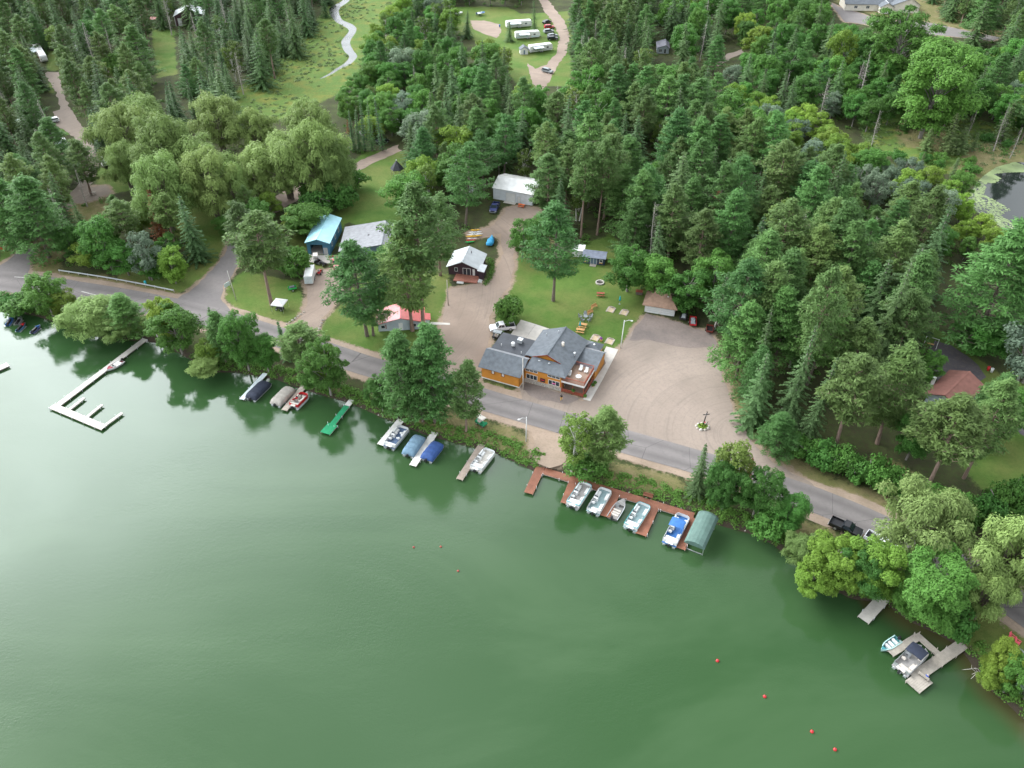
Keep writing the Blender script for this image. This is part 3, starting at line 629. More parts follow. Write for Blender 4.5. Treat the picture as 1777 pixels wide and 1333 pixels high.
BARK = dict(bark=M['bark'], red=mat('red_pine_bark', (0.20, 0.14, 0.11), 0.9, 0.3, 2, bump=0.5, stretch=(3, 3, .5)), grey=mat('grey_bark', (0.19, 0.175, 0.155), 0.9, 0.25, 2, bump=0.5, stretch=(3, 3, .5)),
            birch=mat('birch_bark', (0.55, 0.53, 0.49), 0.7, 0.3, 2, stretch=(1, 1, 4)), dead=mat('dead_wood', (0.34, 0.31, 0.28), 0.9, 0.2, 2))
nrm = lambda a: a / np.maximum(np.linalg.norm(a, axis=-1, keepdims=True), 1e-9)
class TG:
    """one tree mesh pair: wood tubes and leaf blades"""
    def __init__(s, seed): s.r = np.random.default_rng(seed); s.V = []; s.n = 0; s.wood = MB()
    def blades(s, P, N, L, W, jit=0.5, T=None, tj=0.35):
        r = s.r; P = np.asarray(P, float); k = len(P)
        if k == 0: return
        N = nrm(np.broadcast_to(np.asarray(N, float), P.shape) + jit * r.standard_normal((k, 3)))
        if T is None: T = r.standard_normal((k, 3))
        else: T = np.broadcast_to(np.asarray(T, float), P.shape) + tj * r.standard_normal((k, 3))
        B = nrm(np.cross(N, T)); T = np.cross(B, N)
        L = (np.asarray(L) * r.uniform(.7, 1.3, k))[:, None]; W = (np.asarray(W) * r.uniform(.7, 1.3, k))[:, None]
        q = np.stack([P - T * L * .5, P + B * W * .5 - T * L * .08, P + T * L * .5, P - B * W * .5 - T * L * .08], 1)
        s.V.append(q.reshape(-1, 3)); s.n += k
    def crown(s, name, m): return np_mesh(name, np.concatenate(s.V) if s.V else np.zeros((4, 3)), np.arange(max(s.n, 1) * 4).reshape(-1, 4), m)
    def limb(s, pts, r0, r1, n=4): s.wood.tube(pts, list(np.linspace(r0, r1, len(pts))), n, None, False)
    def trunk(s, h, r0, n=7, bend=0.15, top=0.06):
        k = 6; a = s.r.uniform(0, 6.28); pts = [(math.cos(a) * bend * math.sin(i / k * 2.5), math.sin(a) * bend * math.sin(i / k * 2.5), -0.3 + (h + 0.3) * i / k) for i in range(k + 1)]
        s.wood.tube(pts, [r0 * 1.25] + [r0 + (top - r0) * (i / k) for i in range(1, k + 1)], n, None, False)

def g_spruce(seed, H=18.0, Rb=3.2, tiers=24, bare=0.06, droop=0.28, dens=1.0, nb=9, power=0.85):
    g = TG(seed); r = g.r; g.trunk(H * .97, 0.22, bend=.08)
    for i in range(tiers):
        u = (i + r.uniform(-.25, .25)) / tiers; z = H * (bare + (1 - bare) * u); rad = Rb * max(.06, (1 - u)) ** power * r.uniform(.82, 1.12)
        n = max(4, int(nb * (0.55 + 0.45 * (1 - u)))); a0 = r.uniform(0, 6.28)
        for k in range(n):
            a = a0 + 6.283 * k / n + r.uniform(-.22, .22); ln = rad * r.uniform(.68, 1.15)
            m = max(3, int(ln / .30 * dens)); t = np.linspace(.12, 1, m)
            d = np.array([math.cos(a), math.sin(a), 0.0]); zz = z - droop * ln * t ** 1.4 + .10 * ln * t ** 3
            P = np.stack([d[0] * ln * t, d[1] * ln * t, zz], 1)
            perp = np.array([-d[1], d[0], 0.0]); w = .5 + .35 * (1 - t)
            N = np.array([d[0] * .35, d[1] * .35, 1.0])
            for sg in (-1, 1):
                Tm = d * .75 + perp * sg * .75 + np.array([0, 0, -.25]); g.blades(P + perp * sg * (w * .26)[:, None], N, w * 1.05 * (.6 + .14 * ln), .34, .28, Tm, .2)
            g.blades(P[-2:], N, .55, .3, .3, d, .2)
        g.blades(np.stack([r.normal(0, .12 * rad, 3), r.normal(0, .12 * rad, 3), np.full(3, z)], 1), (0, 0, 1), .5, .3, .8)
    g.blades(np.array([[0, 0, H * x] for x in (.95, .97, .99, 1.0)]), (1, 0, .3), .6, .22, .9, (0, 0, 1), .15)
    return g
def g_pine(seed, H=21.0, Rc=4.2, lo=0.32, nb=46, flat=0.35, tuft=13, tsize=.62, egg=0.62, up=0.25, trunk_r=.27, sub=6, gap=0.12):
    """tiered (white) or tufted egg-crowned (red) pine"""
    g = TG(seed); r = g.r; g.trunk(H * .97, trunk_r, bend=.22)
    for i in range(nb):
        u = (i + r.uniform(0, 1)) / nb
        if r.random() < gap: continue
        z = H * (lo + (1 - lo) * u * .98)
        prof = (math.sin(math.pi * min(1, (0.16 + .84 * u)) ** egg) if egg < 1.5 else (1 - u) ** .75 + .12)
        ln = Rc * max(.16, prof) * r.uniform(.6, 1.18); a = i * 2.399 + r.uniform(-.5, .5)
        d = np.array([math.cos(a), math.sin(a), 0.0]); perp = np.array([-d[1], d[0], 0.0])
        rise = up * ln * (0.35 + u)
        tip = np.array([0, 0, z]) + d * ln + np.array([0, 0, rise]); mid = np.array([0, 0, z]) + d * ln * .5 + np.array([0, 0, rise * .28])
        g.limb([(0, 0, z), tuple(mid), tuple(tip)], .075, .02, 3)
        for j in range(sub):
            t = .38 + .62 * (j + r.uniform(0, 1)) / sub; c = np.array([0, 0, z]) + d * ln * t + np.array([0, 0, rise * t ** 1.7])
            sd = (1 if j % 2 else -1) * r.uniform(.2, 1.0) * ln * .34 * (1.15 - .5 * t); e = c + perp * sd + np.array([0, 0, .25 + .2 * r.random()])
            if abs(sd) > .35: g.limb([tuple(c), tuple(e)], .03, .012, 3)
            k = int(tuft * r.uniform(.8, 1.25)); q = r.standard_normal((k, 3)); q = nrm(q) * (r.random((k, 1)) ** .5) * np.array([tsize, tsize, tsize * flat])
            Tm = nrm(q + np.array([0, 0, .18]) + d * .1); N = nrm(q * np.array([.5, .5, 1.0]) + np.array([0, 0, .55]))
            g.blades(e + q, N, .62, .2, .35, Tm, .25)
    g.blades(np.array([0, 0, H]) + r.standard_normal((24, 3)) * np.array([.35, .35, .5]), (0, 0, 1), .6, .2, .5)
    return g
def g_broad(seed, H=13.0, Rc=4.0, lobes=26, per=230, leaf=.36, base=.16, trunk_r=.24, lobe=.30, squash=1.0, stems=1, droop=False, upb=.55, shape=1.0):
    g = TG(seed); r = g.r
    for s_ in range(stems):
        a = 6.28 * s_ / stems + r.uniform(0, 1); o = .35 * (stems > 1)
        g.limb([(o * math.cos(a), o * math.sin(a), -.3), (o * 2 * math.cos(a), o * 2 * math.sin(a), H * .3), (o * 4 * math.cos(a) + r.normal(0, .2), o * 4 * math.sin(a), H * .62), (r.normal(0, .5) + o * 5 * math.cos(a), r.normal(0, .5), H * .86)], trunk_r, .05, 6)
    zc = H * (base + (1 - base) * .5); rz = H * (1 - base) * .5
    C = []
    for i in range(lobes):
        z = 1 - 2 * (i + .5) / lobes; z = z * .9; a = i * 2.399 + r.uniform(-.4, .4); rr = math.sqrt(max(0, 1 - z * z)) ** .75
        if shape != 1.0: rr *= (1 - .45 * (shape - 1) * z)
        az = 1 + .22 * math.sin(2 * a + seed) + .16 * math.sin(3 * a + 2 * seed + 2 * z); k = r.uniform(.40, .92) * az; lr = lobe * Rc * r.uniform(.55, 1.4)
        C.append((np.array([math.cos(a) * rr * Rc * k, math.sin(a) * rr * Rc * k, zc + z * rz * r.uniform(.72, .92)]), lr))
    for c, lr in C:
        b0 = np.array([0, 0, max(H * .2, c[2] - lr - H * .18)]); g.limb([tuple(b0), tuple((b0 + c) / 2 + np.array([0, 0, .2])), tuple(c)], .09, .025, 3)
        k = int(per * (lr / (lobe * Rc)) ** 1.6 * r.uniform(.75, 1.2)); q = nrm(r.standard_normal((k, 3))); q[:, 2] = np.where(q[:, 2] < -.35, -q[:, 2] * .6, q[:, 2]); q = nrm(q)
        q *= 1 + .16 * np.sin(q[:, :1] * 7 + c[0]) + .10 * np.sin(q[:, 1:2] * 11 + c[1])
        rad = lr * (1 - .55 * r.random((k, 1)) ** 2.4); P = c + q * rad * np.array([1, 1, .82 * squash])
        if droop:
            P[:, 2] -= .22 * r.random(k) * lr
            g.blades(P, q * .9 + np.array([0, 0, upb]), leaf * 1.5, leaf * .5, .35, np.array([0, 0, -.7]) + q * .9, .4)
        else: g.blades(P, q * .75 + np.array([0, 0, upb]), leaf * 1.25, leaf * .9, .42)
    return g
def g_dead(seed, H=14.0, n=46, red=False):
    g = TG(seed); r = g.r; g.trunk(H, .17, 6, .3, .03)
    for i in range(n):
        u = .12 + .86 * i / n; a = i * 2.4 + r.uniform(-.4, .4); ln = (1.9 * (1 - u) + .35) * r.uniform(.35, 1.15); z = H * u
        e = (math.cos(a) * ln, math.sin(a) * ln, z - .15 * ln + .3 * r.random()); g.limb([(0, 0, z), e], .035, .01, 3)
        for j in range(3):
            t = .4 + .2 * j; p = np.array([e[0] * t, e[1] * t, z + (e[2] - z) * t]); g.limb([tuple(p), tuple(p + r.normal(0, .3, 3))], .016, .006, 3)
    g.blades(r.normal(0, .6, (60, 3)) + np.array([0, 0, H * .6]), (0, 0, 1), .3, .08, .8)
    return g
def variants(kind, gens, fol, bark):
    out = []
    for i, g in enumerate(gens):
        out.append((g.wood.mesh(kind + '_trunk', BARK[bark]), g.crown(kind + '_crown', fol)))
    return out
VAR = dict(
    spruce=(18.0, variants('spruce', [g_spruce(i, 18, 4.2 + .3 * (i % 3), 22 + i % 3, .05, .34) for i in range(4)], FOL['spruce'], 'grey')),
    spire=(15.0, variants('fir', [g_spruce(20 + i, 15, 1.75, 22, .06, .2, 1, 7, .8) for i in range(3)], FOL['spire'], 'grey')),
    wpine=(21.0, variants('white_pine', [g_pine(30 + i, 21, 5.4, .14, 70, .34, 20, .85, 2.0, .20, sub=9, gap=.05) for i in range(2)] + [g_pine(34 + i, 21, 5.0, .30, 58, .45, 20, .88, .80, .28, sub=8) for i in range(2)], FOL['wpine'], 'bark')),
    rpine=(21.0, variants('red_pine', [g_pine(40 + i, 21, 4.3, .44 if i % 2 else .24, 60, .8, 20, .70, .92, .30, sub=8) for i in range(4)], FOL['rpine'], 'red')),
    maple=(13.0, variants('broadleaf', [g_broad(50 + i, 13, 4.3, 34, 380, .29, .10) for i in range(4)], FOL['maple'], 'grey')),
    yellow=(11.0, variants('yellow_broadleaf', [g_broad(60 + i, 11, 4.0, 32, 360, .28, .08) for i in range(3)], FOL['yellow'], 'grey')),
    maplef=(13.0, variants('fine_broadleaf', [g_broad(150 + i, 13, 4.3, 44, 760, .19, .08, lobe=.27) for i in range(2)], FOL['maple'], 'grey')),
    yellowf=(11.0, variants('fine_yellow_broadleaf', [g_broad(160 + i, 11, 4.0, 40, 740, .185, .06, lobe=.27) for i in range(2)], FOL['yellow'], 'grey')),
    birch=(14.0, variants('birch', [g_broad(70 + i, 14, 2.9, 30, 150, .30, .18, .15, .33, stems=2) for i in range(3)], FOL['birch'], 'birch')),
    willow=(13.0, variants('willow', [g_broad(80 + i, 13, 6.6, 46, 460, .36, .10, .42, .25, 1.0, 2, True, .7) for i in range(3)], FOL['willow'], 'bark')),
    tamarack=(11.0, variants('tamarack', [g_spruce(90 + i, 11, 2.0, 20, .08, .05, .8, 7, .7) for i in range(2)], FOL['tamarack'], 'grey')),
    dead=(14.0, variants('dead', [g_dead(100 + i) for i in range(3)], BARK['dead'], 'dead')),
    shrub=(3.0, variants('shrub', [g_broad(110 + i, 3.0, 2.0, 16, 170, .26, .02, .05, .42, stems=3) for i in range(4)], FOL['shrub'], 'grey')),
    grey=(11.0, variants('grey_broadleaf', [g_broad(120 + i, 11, 4.2, 26, 210, .34, .06, stems=2) for i in range(2)], FOL['grey'], 'grey')),
    rust=(12.0, variants('rust_conifer', [g_spruce(130, 12, 1.9, 20, .1, .25, .8, 7)], FOL['rust'], 'dead')),
)
NAME = dict(spruce='spruce_tree', spire='fir_tree', wpine='white_pine_tree', rpine='red_pine_tree', maple='broadleaf_tree', yellow='broadleaf_tree', maplef='broadleaf_tree', yellowf='broadleaf_tree', birch='birch_tree', willow='willow_tree',
            tamarack='tamarack_tree', dead='dead_tree', shrub='shrub', grey='broadleaf_tree', rust='dead_tree')
CATN = dict(spruce='spruce tree', spire='fir tree', wpine='pine tree', rpine='pine tree', maple='tree', yellow='tree', maplef='tree', yellowf='tree', birch='birch tree', willow='willow tree', tamarack='tamarack', dead='dead tree', shrub='shrub', grey='tree', rust='dead tree')
TREES = []
def tree(kind, p, h, wide=1.0, label='', group=None, var=None, z=None):
    H0, vs = VAR[kind]; tr, cr = vs[random.randrange(len(vs)) if var is None else var % len(vs)]
    s = h / H0
    e = empty(NAME[kind], (p[0], p[1], GZ if z is None else z), random.uniform(0, 6.28), label, CATN[kind], group)
    e.scale = (s * wide, s * wide, s); e.rotation_euler.x = random.gauss(0, .028); e.rotation_euler.y = random.gauss(0, .028)
    o = link('trunk', tr, e)
    if kind != 'dead': o = link('crown', cr, e)
    else: link('twigs', cr, e)
    TREES.append((p[0], p[1])); return e
def tree_px(kind, bx, by, top, wpx=None, label='', group=None, var=None):
    """tree whose foot stands at surveyed spot bx,by and whose tip shows at row top; wpx crown width"""
    if by > 640 and kind in ('maple', 'yellow'): kind += 'f'
    p = at(bx, by); h = rise(bx, by, top); H0 = VAR[kind][0]
    base_w = dict(spruce=8.8, spire=3.6, wpine=10.5, rpine=8.6, maple=8.6, yellow=8.0, birch=5.8, maplef=8.6, yellowf=8.0, willow=13.5, tamarack=4, dead=4, shrub=4.2, grey=8.4, rust=3.8)[kind] * h / H0
    w = 1.0 if wpx is None else min(1.9, max(.6, wpx * 1.12 * mpp(bx, by, GZ + h * .55) / base_w))
    return tree(kind, p, h, w, label, group, var)
def proj(x, y, z):
    dz = z - CAM_H; dep = y * _c - dz * _s; up = y * _s + dz * _c
    return 888.5 + FPX * x / dep, 666.5 - FPX * up / dep
def inpoly(x, y, poly):
    c = False; n = len(poly)
    for i in range(n):
        ax, ay = poly[i]; bx, by = poly[(i + 1) % n]
        if (ay > y) != (by > y) and x < (bx - ax) * (y - ay) / (by - ay) + ax: c = not c
    return c

# ------------------------------------------------------------------ buildings
M.update(
    orange_wall=ribbed('orange_siding', (0.50, 0.205, 0.03), 0.22, 2, 0.6, 0.35), shingle=mat('grey_shingles', (0.10, 0.112, 0.125), 0.85, 0.2, 1.2, bump=0.5, scale2=9), shingle_l=mat('light_grey_and_sheen_shingles', (0.20, 0.205, 0.215), 0.85, 0.16, 1.2, bump=0.5, scale2=9),
    flatroof=mat('black_membrane', (0.03, 0.034, 0.042), 0.6, 0.3, 0.5), metal_roof=ribbed('grey_metal_roof', (0.38, 0.40, 0.41), 0.3, 1, 0.35, 0.3, metal=0.3), blue_roof=ribbed('pale_blue_metal_roof', (0.26, 0.50, 0.56), 0.3, 1, 0.4, 0.3),
    blue_wall=ribbed('blue_metal_siding', (0.045, 0.15, 0.23), 0.3, 0, 0.45, 0.3), slate_wall=ribbed('slate_blue_siding', (0.10, 0.15, 0.20), 0.2, 2, 0.6, 0.3), white_roof=ribbed('white_metal_roof', (0.72, 0.72, 0.70), 0.4, 0, 0.4, 0.25),
    white_wall=ribbed('white_metal_siding', (0.58, 0.61, 0.64), 0.3, 0, 0.5, 0.3), plum_wall=ribbed('dark_plum_siding', (0.045, 0.022, 0.032), 0.2, 2, 0.7, 0.4), red_roof=ribbed('red_metal_roof', (0.46, 0.12, 0.11), 0.3, 1, 0.28, 0.3),
    pale_wall=ribbed('pale_blue_grey_siding', (0.36, 0.41, 0.44), 0.18, 2, 0.6, 0.35), tan_roof=mat('tan_shingles', (0.27, 0.175, 0.125), 0.9, 0.2, 1.0, bump=0.5, scale2=8), navy_wall=ribbed('navy_siding', (0.035, 0.05, 0.085), 0.2, 2, 0.6, 0.3),
    brownred_roof=mat('red_brown_shingles', (0.21, 0.095, 0.075), 0.9, 0.18, 1.0, bump=0.5, scale2=8), cream_wall=ribbed('cream_siding', (0.60, 0.56, 0.48), 0.2, 2, 0.6, 0.3), maroon_wall=ribbed('maroon_boards', (0.06, 0.028, 0.035), 0.25, 0, 0.7, 0.3),
    maroon=mat('maroon_trim', (0.16, 0.03, 0.02), 0.6, 0.15, 3), deckwood=mat('brown_deck_boards', (0.22, 0.15, 0.11), 0.85, 0.25, 2, stretch=(1, 6, 1)), cobble=mat('cobble_wall', (0.36, 0.33, 0.29), 0.9, 0.5, 5.0, bump=0.8, scale2=6),
    neon=mat('pink_sign', (0.7, 0.15, 0.35), 0.5, 0.1, 3), dark=mat('dark_interior', (0.012, 0.012, 0.014), 0.9, 0.2, 2), shed_grey=mat('blue_grey_shingles', (0.17, 0.19, 0.24), 0.85, 0.18, 1.2, bump=0.4, scale2=9))
def pad(root, x0, x1, y0, y1):
    c, s = math.cos(root.rotation_euler.z), math.sin(root.rotation_euler.z); l = root.location
    PADS.append([(l.x + c * x - s * y, l.y + s * x + c * y) for x, y in ((x0, y0), (x1, y0), (x1, y1), (x0, y1))])
def slab(mb, pts, t=0.14, m=None):
    """roof plane: polygon given a downward thickness"""
    n = len(pts); v = [Vector(p) for p in pts]; nr = (v[1] - v[0]).cross(v[2] - v[0]).normalized()
    if nr.z < 0: nr = -nr
    mb.add(v + [p - nr * t for p in v], [tuple(range(n)), tuple(range(n, 2 * n))[::-1]] + [(i, (i + 1) % n, n + (i + 1) % n, n + i) for i in range(n)], m)
def walls(root, x0, x1, y0, y1, h, m, gables=None, name='wall', z0=-0.3):
    """each side of the house is a wall of its own; gables = ('x'|'y', ridge_pos, ridge_z)"""
    t = .12
    sides = [('f', [(x0, y0), (x1, y0)]), ('b', [(x1, y1), (x0, y1)]), ('l', [(x0, y1), (x0, y0)]), ('r', [(x1, y0), (x1, y1)])]
    for k, (a, b) in sides:
        mb = MB(); nx, ny = (a[1] - b[1]), (b[0] - a[0]); L = math.hypot(nx, ny); nx, ny = -nx / L * t * -1, ny / L * t
        tall = gables and ((gables[0] == 'y' and k in 'fb') or (gables[0] == 'x' and k in 'lr'))
        prof = [(a[0], a[1], z0), (b[0], b[1], z0), (b[0], b[1], h)]
        if tall: prof.append((gables[1], a[1], gables[2]) if gables[0] == 'y' else (a[0], gables[1], gables[2]))
        prof.append((a[0], a[1], h)); n = len(prof)
        inn = {'f': (0, t), 'b': (0, -t), 'l': (t, 0), 'r': (-t, 0)}[k]
        mb.add(prof + [(p[0] + inn[0], p[1] + inn[1], p[2]) for p in prof], [tuple(range(n)), tuple(range(n, 2 * n))[::-1]] + [(i, (i + 1) % n, n + (i + 1) % n, n + i) for i in range(n)])
        mb.build(name, m, root)
    pad(root, x0, x1, y0, y1)
def opening(root, side, c, u, z, w, h, name='window', fm=None, pm=None, panes=1, door=False):
    """window or door on a wall plane: side f/b at y=c, l/r at x=c; frame with its panes as sub-parts"""
    fm = fm or M['whitep']; pm = pm or M['glass']; sg = {'f': -1, 'b': 1, 'l': -1, 'r': 1}[side]; fw = .09
    def bx(mb, u0, u1, z0, z1, d0, d1):
        e0, e1 = sorted((c + sg * d0, c + sg * d1))
        if side in 'fb': mb.box(u0, u1, e0, e1, z0, z1)
        else: mb.box(e0, e1, u0, u1, z0, z1)
    mb = MB(); bx(mb, u, u + fw, z, z + h, -.02, .06); bx(mb, u + w - fw, u + w, z, z + h, -.02, .06); bx(mb, u + fw, u + w - fw, z + h - fw, z + h, -.02, .06); bx(mb, u + fw, u + w - fw, z, z + fw, -.02, .06)
    for k in range(1, panes): x = u + fw + (w - 2 * fw) * k / panes; bx(mb, x - fw * .5, x + fw * .5, z + fw, z + h - fw, -.02, .055)
    o = mb.build(name, fm, root); pw = (w - 2 * fw) / panes
    for k in range(panes):
        mb = MB(); g = fw * .5 if panes > 1 else 0; bx(mb, u + fw + pw * k + (g if k else 0), u + fw + pw * (k + 1) - (g if k < panes - 1 else 0), z + fw, z + h - fw, -.01, .02); mb.build('pane' if not door else 'panel', pm, o)
    return o
def gable(root, x0, x1, y0, y1, ze, zr, m, axis='y', rp=None, ov=.4, fm=None, name='roof', t=.14):
    """two roof slopes (parts) on a ridge along axis at rp"""
    r = rp if rp is not None else ((x0 + x1) / 2 if axis == 'y' else (y0 + y1) / 2)
    rf = None
    if axis == 'y':
        s1 = (zr - ze) / (r - x0); s2 = (zr - ze) / (x1 - r)
        P = [[(r, y0 - ov, zr), (r, y1 + ov, zr), (x0 - ov, y1 + ov, ze - ov * s1), (x0 - ov, y0 - ov, ze - ov * s1)], [(r, y0 - ov, zr), (r, y1 + ov, zr), (x1 + ov, y1 + ov, ze - ov * s2), (x1 + ov, y0 - ov, ze - ov * s2)]]
    else:
        s1 = (zr - ze) / (r - y0); s2 = (zr - ze) / (y1 - r)
        P = [[(x0 - ov, r, zr), (x1 + ov, r, zr), (x1 + ov, y0 - ov, ze - ov * s1), (x0 - ov, y0 - ov, ze - ov * s1)], [(x0 - ov, r, zr), (x1 + ov, r, zr), (x1 + ov, y1 + ov, ze - ov * s2), (x0 - ov, y1 + ov, ze - ov * s2)]]
    mb = MB()
    for p in P: slab(mb, [(q[0], q[1], q[2] + t * .7) for q in p], t)
    rf = mb.build(name, m, root)
    mb = MB(); z = zr + t * .72
    mb.bar((r, y0 - ov, z), (r, y1 + ov, z), .22, .07) if axis == 'y' else mb.bar((x0 - ov, r, z), (x1 + ov, r, z), .22, .07)
    mb.build('ridge_cap', fm or m, rf)
    return rf

# --- the orange lodge
a0 = heading((836, 655), (900.4, 673)); p0 = at(836, 655)
lodge = empty('lodge', p0, a0, 'orange sided lodge with grey shingle roofs, stone base and upstairs deck', 'lodge')
O = M['orange_wall']
walls(lodge, 0, 8.6, 0, 3.9, 3.1, O, ('x', 3.7, 4.75)); walls(lodge, -.3, 7.2, 4.0, 11.8, 3.55, O)
mb = MB(); mb.box(-.04, 8.64, -.05, .0, -.2, .22); mb.box(8.6, 8.65, 0, 2.4, -.2, .22); mb.build('foundation', M['whitep'], lodge)
mb = MB(); slab(mb, [(-.6, -.45, 3.0), (9.0, -.45, 3.0), (9.0, 3.7, 4.95), (-.6, 3.7, 4.95)]); rf = mb.build('roof', M['shingle'], lodge)
mb = MB(); slab(mb, [(-.6, 3.72, 4.95), (9.0, 3.72, 4.95), (8.7, 5.5, 3.95), (-.6, 5.5, 3.95)]); mb.build('back_slope', M['shingle_l'], rf)  # sheen on this slope is painted in with a lighter shingle grey
mb = MB(); mb.box(-.45, 7.3, 5.4, 12.0, 3.55, 3.75); fl = mb.build('flat_roof', M['flatroof'], lodge)
mb = MB(); [mb.box(-.4, 7.25, y, y + .05, 3.755, 3.775) for y in (7.4, 9.6)]; mb.build('seam', M['shingle'], fl)
mb = MB(); mb.cyl((3.6, 8.2), .38, 3.75, 4.5, 14); mb.dome((3.6, 8.2, 4.5), .46, .46, .3); mb.build('exhaust_fan', M['whitep'], fl)
mb = MB(); mb.box(4.0, 5.0, 9.6, 10.5, 3.8, 4.6); mb.box(3.95, 5.05, 9.55, 10.55, 4.6, 4.66); mb.build('air_conditioner', M['steel'], fl)
for x, y in ((1.3, 7.2), (6.3, 6.4)): MB().cyl((x, y), .07, 3.7, 4.4, 8).build('vent_pipe', M['whitep'], fl)
walls(lodge, 8.72, 17.0, 2.45, 15.8, 4.0, O)
mb = MB(); mb.box(8.72, 17.05, 2.36, 2.44, -.2, .95); mb.box(17.0, 17.08, 2.36, 2.9, -.2, .95); mb.build('stone_base', M['cobble'], lodge)
mb = MB(); slab(mb, [(8.95, 2.05, 3.98), (17.9, 2.05, 3.98), (15.75, 5.15, 4.92), (9.4, 5.15, 4.92)]); rf = mb.build('roof', M['shingle'], lodge); rf['label'] = 'front skirt roof of the lodge'
mb = MB(); slab(mb, [(12.6, 5.1, 6.25), (12.6, 16.1, 6.25), (17.9, 16.1, 4.0), (17.9, 2.05, 4.0), (15.75, 5.1, 4.92)]); rr = mb.build('roof', M['shingle'], lodge)
mb = MB(); slab(mb, [(12.56, 5.1, 6.25), (12.56, 16.1, 6.25), (7.3, 16.1, 4.0), (7.3, 6.1, 4.0), (9.4, 5.1, 4.92)]); rl = mb.build('roof', M['shingle'], lodge)
mb = MB(); mb.add([(9.7, 5.5, 4.7), (15.5, 5.5, 4.7), (12.6, 5.5, 6.1), (9.7, 5.6, 4.7), (15.5, 5.6, 4.7), (12.6, 5.6, 6.1)], [(0, 1, 2), (3, 5, 4), (0, 3, 4, 1), (1, 4, 5, 2), (2, 5, 3, 0)]); mb.build('gable_wall', O, lodge)
mb = MB(); mb.bar((12.58, 5.05, 6.16), (9.4, 5.05, 4.84), .08, .2); mb.bar((12.58, 5.05, 6.16), (15.75, 5.05, 4.84), .08, .2); mb.build('fascia', M['maroon'], rr)
MB().bar((12.58, 5.1, 6.3), (12.58, 16.1, 6.3), .3, .06).build('ridge_cap', M['shingle'], rr)
mb = MB(); mb.tube([(14.2, 10.2, 5.5), (14.2, 10.2, 6.4)], .28, 10); mb.dome((14.2, 10.2, 6.4), .3, .3, .18); mb.build('chimney', mat('cream_flue', (.62, .56, .48), .7), rr)
for x, y, z in ((9.3, 13.2, 4.8), (11.7, 13.9, 5.8)): MB().cyl((x, y), .06, z, z + .7, 6).build('vent_pipe', M['alu'], rl)
for x in (11.2, 13.4): MB().dome((x, 4.5, 4.75), .28, .22, .16).build('roof_vent', M['steel'], rf)
mb = MB(); mb.cyl((17.2, 9.3), .1, 4.2, 5.2, 8); mb.dome((17.2, 9.3, 5.2), .32, .32, .3, full=True); mb.build('turbine_vent', M['alu'], rr)
for u in (9.15, 14.1): opening(lodge, 'f', 2.45, u, 1.05, 2.5, 1.25, panes=3)
for u in (8.95, 13.9): opening(lodge, 'f', 2.45, u, 2.95, 2.75, .62, panes=3)
o = opening(lodge, 'f', 2.45, 12.3, 1.1, 1.1, 1.0, fm=M['maroon']); MB().box(12.5, 13.2, 2.38, 2.40, 1.55, 1.75).build('sign', M['red'], o)
MB().box(15.0, 15.75, 2.36, 2.38, 1.45, 1.68).build('window_sign', M['neon'], lodge)
for u in (2.3, 4.6): opening(lodge, 'f', 0, u, 1.75, .7, .95, fm=M['maroon'], pm=M['whitep'])
walls(lodge, 17.1, 22.0, 8.7, 15.0, 2.6, O); walls(lodge, 17.1, 20.6, 15.1, 17.6, 2.7, O)
mb = MB(); slab(mb, [(16.9, 13.6, 3.9), (22.2, 13.9, 3.7), (22.3, 8.5, 2.62), (16.9, 8.5, 2.62)]); rf = mb.build('roof', M['shingle'], lodge); rf['label'] = 'lower side roof beside the deck'
mb = MB(); slab(mb, [(16.9, 13.62, 3.9), (22.2, 13.92, 3.7), (22.3, 15.2, 2.9), (16.9, 15.2, 3.1)]); mb.build('back_slope', M['shingle_l'], rf)  # same lighter shingles paint this back slope brighter than the front
mb = MB(); c = (18.9, 16.4, 3.9); q = [(16.9, 14.9, 2.85), (20.9, 14.9, 2.85), (20.9, 17.9, 2.85), (16.9, 17.9, 2.85)]; mb.add(q + [c], [(0, 1, 4), (1, 2, 4), (2, 3, 4), (3, 0, 4), (3, 2, 1, 0)]); h = mb.build('hip_roof', M['shingle'], lodge)
MB().dome((19.3, 15.9, 3.65), .26, .26, .22).build('skylight', M['whitep'], h)
# deck and porch
deck = MB().box(17.02, 21.9, 2.35, 8.45, 2.85, 3.0).build('deck', M['deckwood'], lodge)
mb = MB(); mb.box(17.0, 21.95, 2.25, 2.34, 2.6, 2.95); mb.build('beam', M['whitep'], deck); MB().box(21.91, 22.0, 2.34, 8.45, 2.6, 2.95).build('beam', M['whitep'], deck)
mb = MB()
for i in range(25): x = 17.1 + i * .2; mb.box(x, x + .05, 2.36, 2.4, 3.0, 3.9)
for i in range(30): y = 2.5 + i * .2; mb.box(21.84, 21.88, y, y + .05, 3.0, 3.9)
for i in range(20): x = 18.0 + i * .2; mb.box(x, x + .05, 8.38, 8.42, 3.0, 3.9)
mb.box(17.02, 21.9, 2.34, 2.44, 3.9, 3.98); mb.box(21.82, 21.92, 2.44, 8.46, 3.9, 3.98); mb.box(18, 21.82, 8.34, 8.44, 3.9, 3.98); tag(mb.build('railing', M['redw'], deck), kind='stuff')
for x, y in ((17.1, 2.4), (19.5, 2.4), (21.82, 2.4), (21.82, 5.4), (21.82, 8.3)): MB().box(x - .07, x + .07, y - .07, y + .07, -.1, 2.85).build('post', M['redw'], deck)
mb = MB(); mb.box(17.15, 21.85, 2.5, 8.4, 0, .15); mb.build('porch_floor', M['deckwood'], lodge)
mb = MB()
for i in range(23): x = 17.2 + i * .2; mb.box(x, x + .17, 2.36, 2.4, .15, .85)
for i in range(28): y = 2.5 + i * .2; mb.box(21.84, 21.88, y, y + .17, .15, .85)
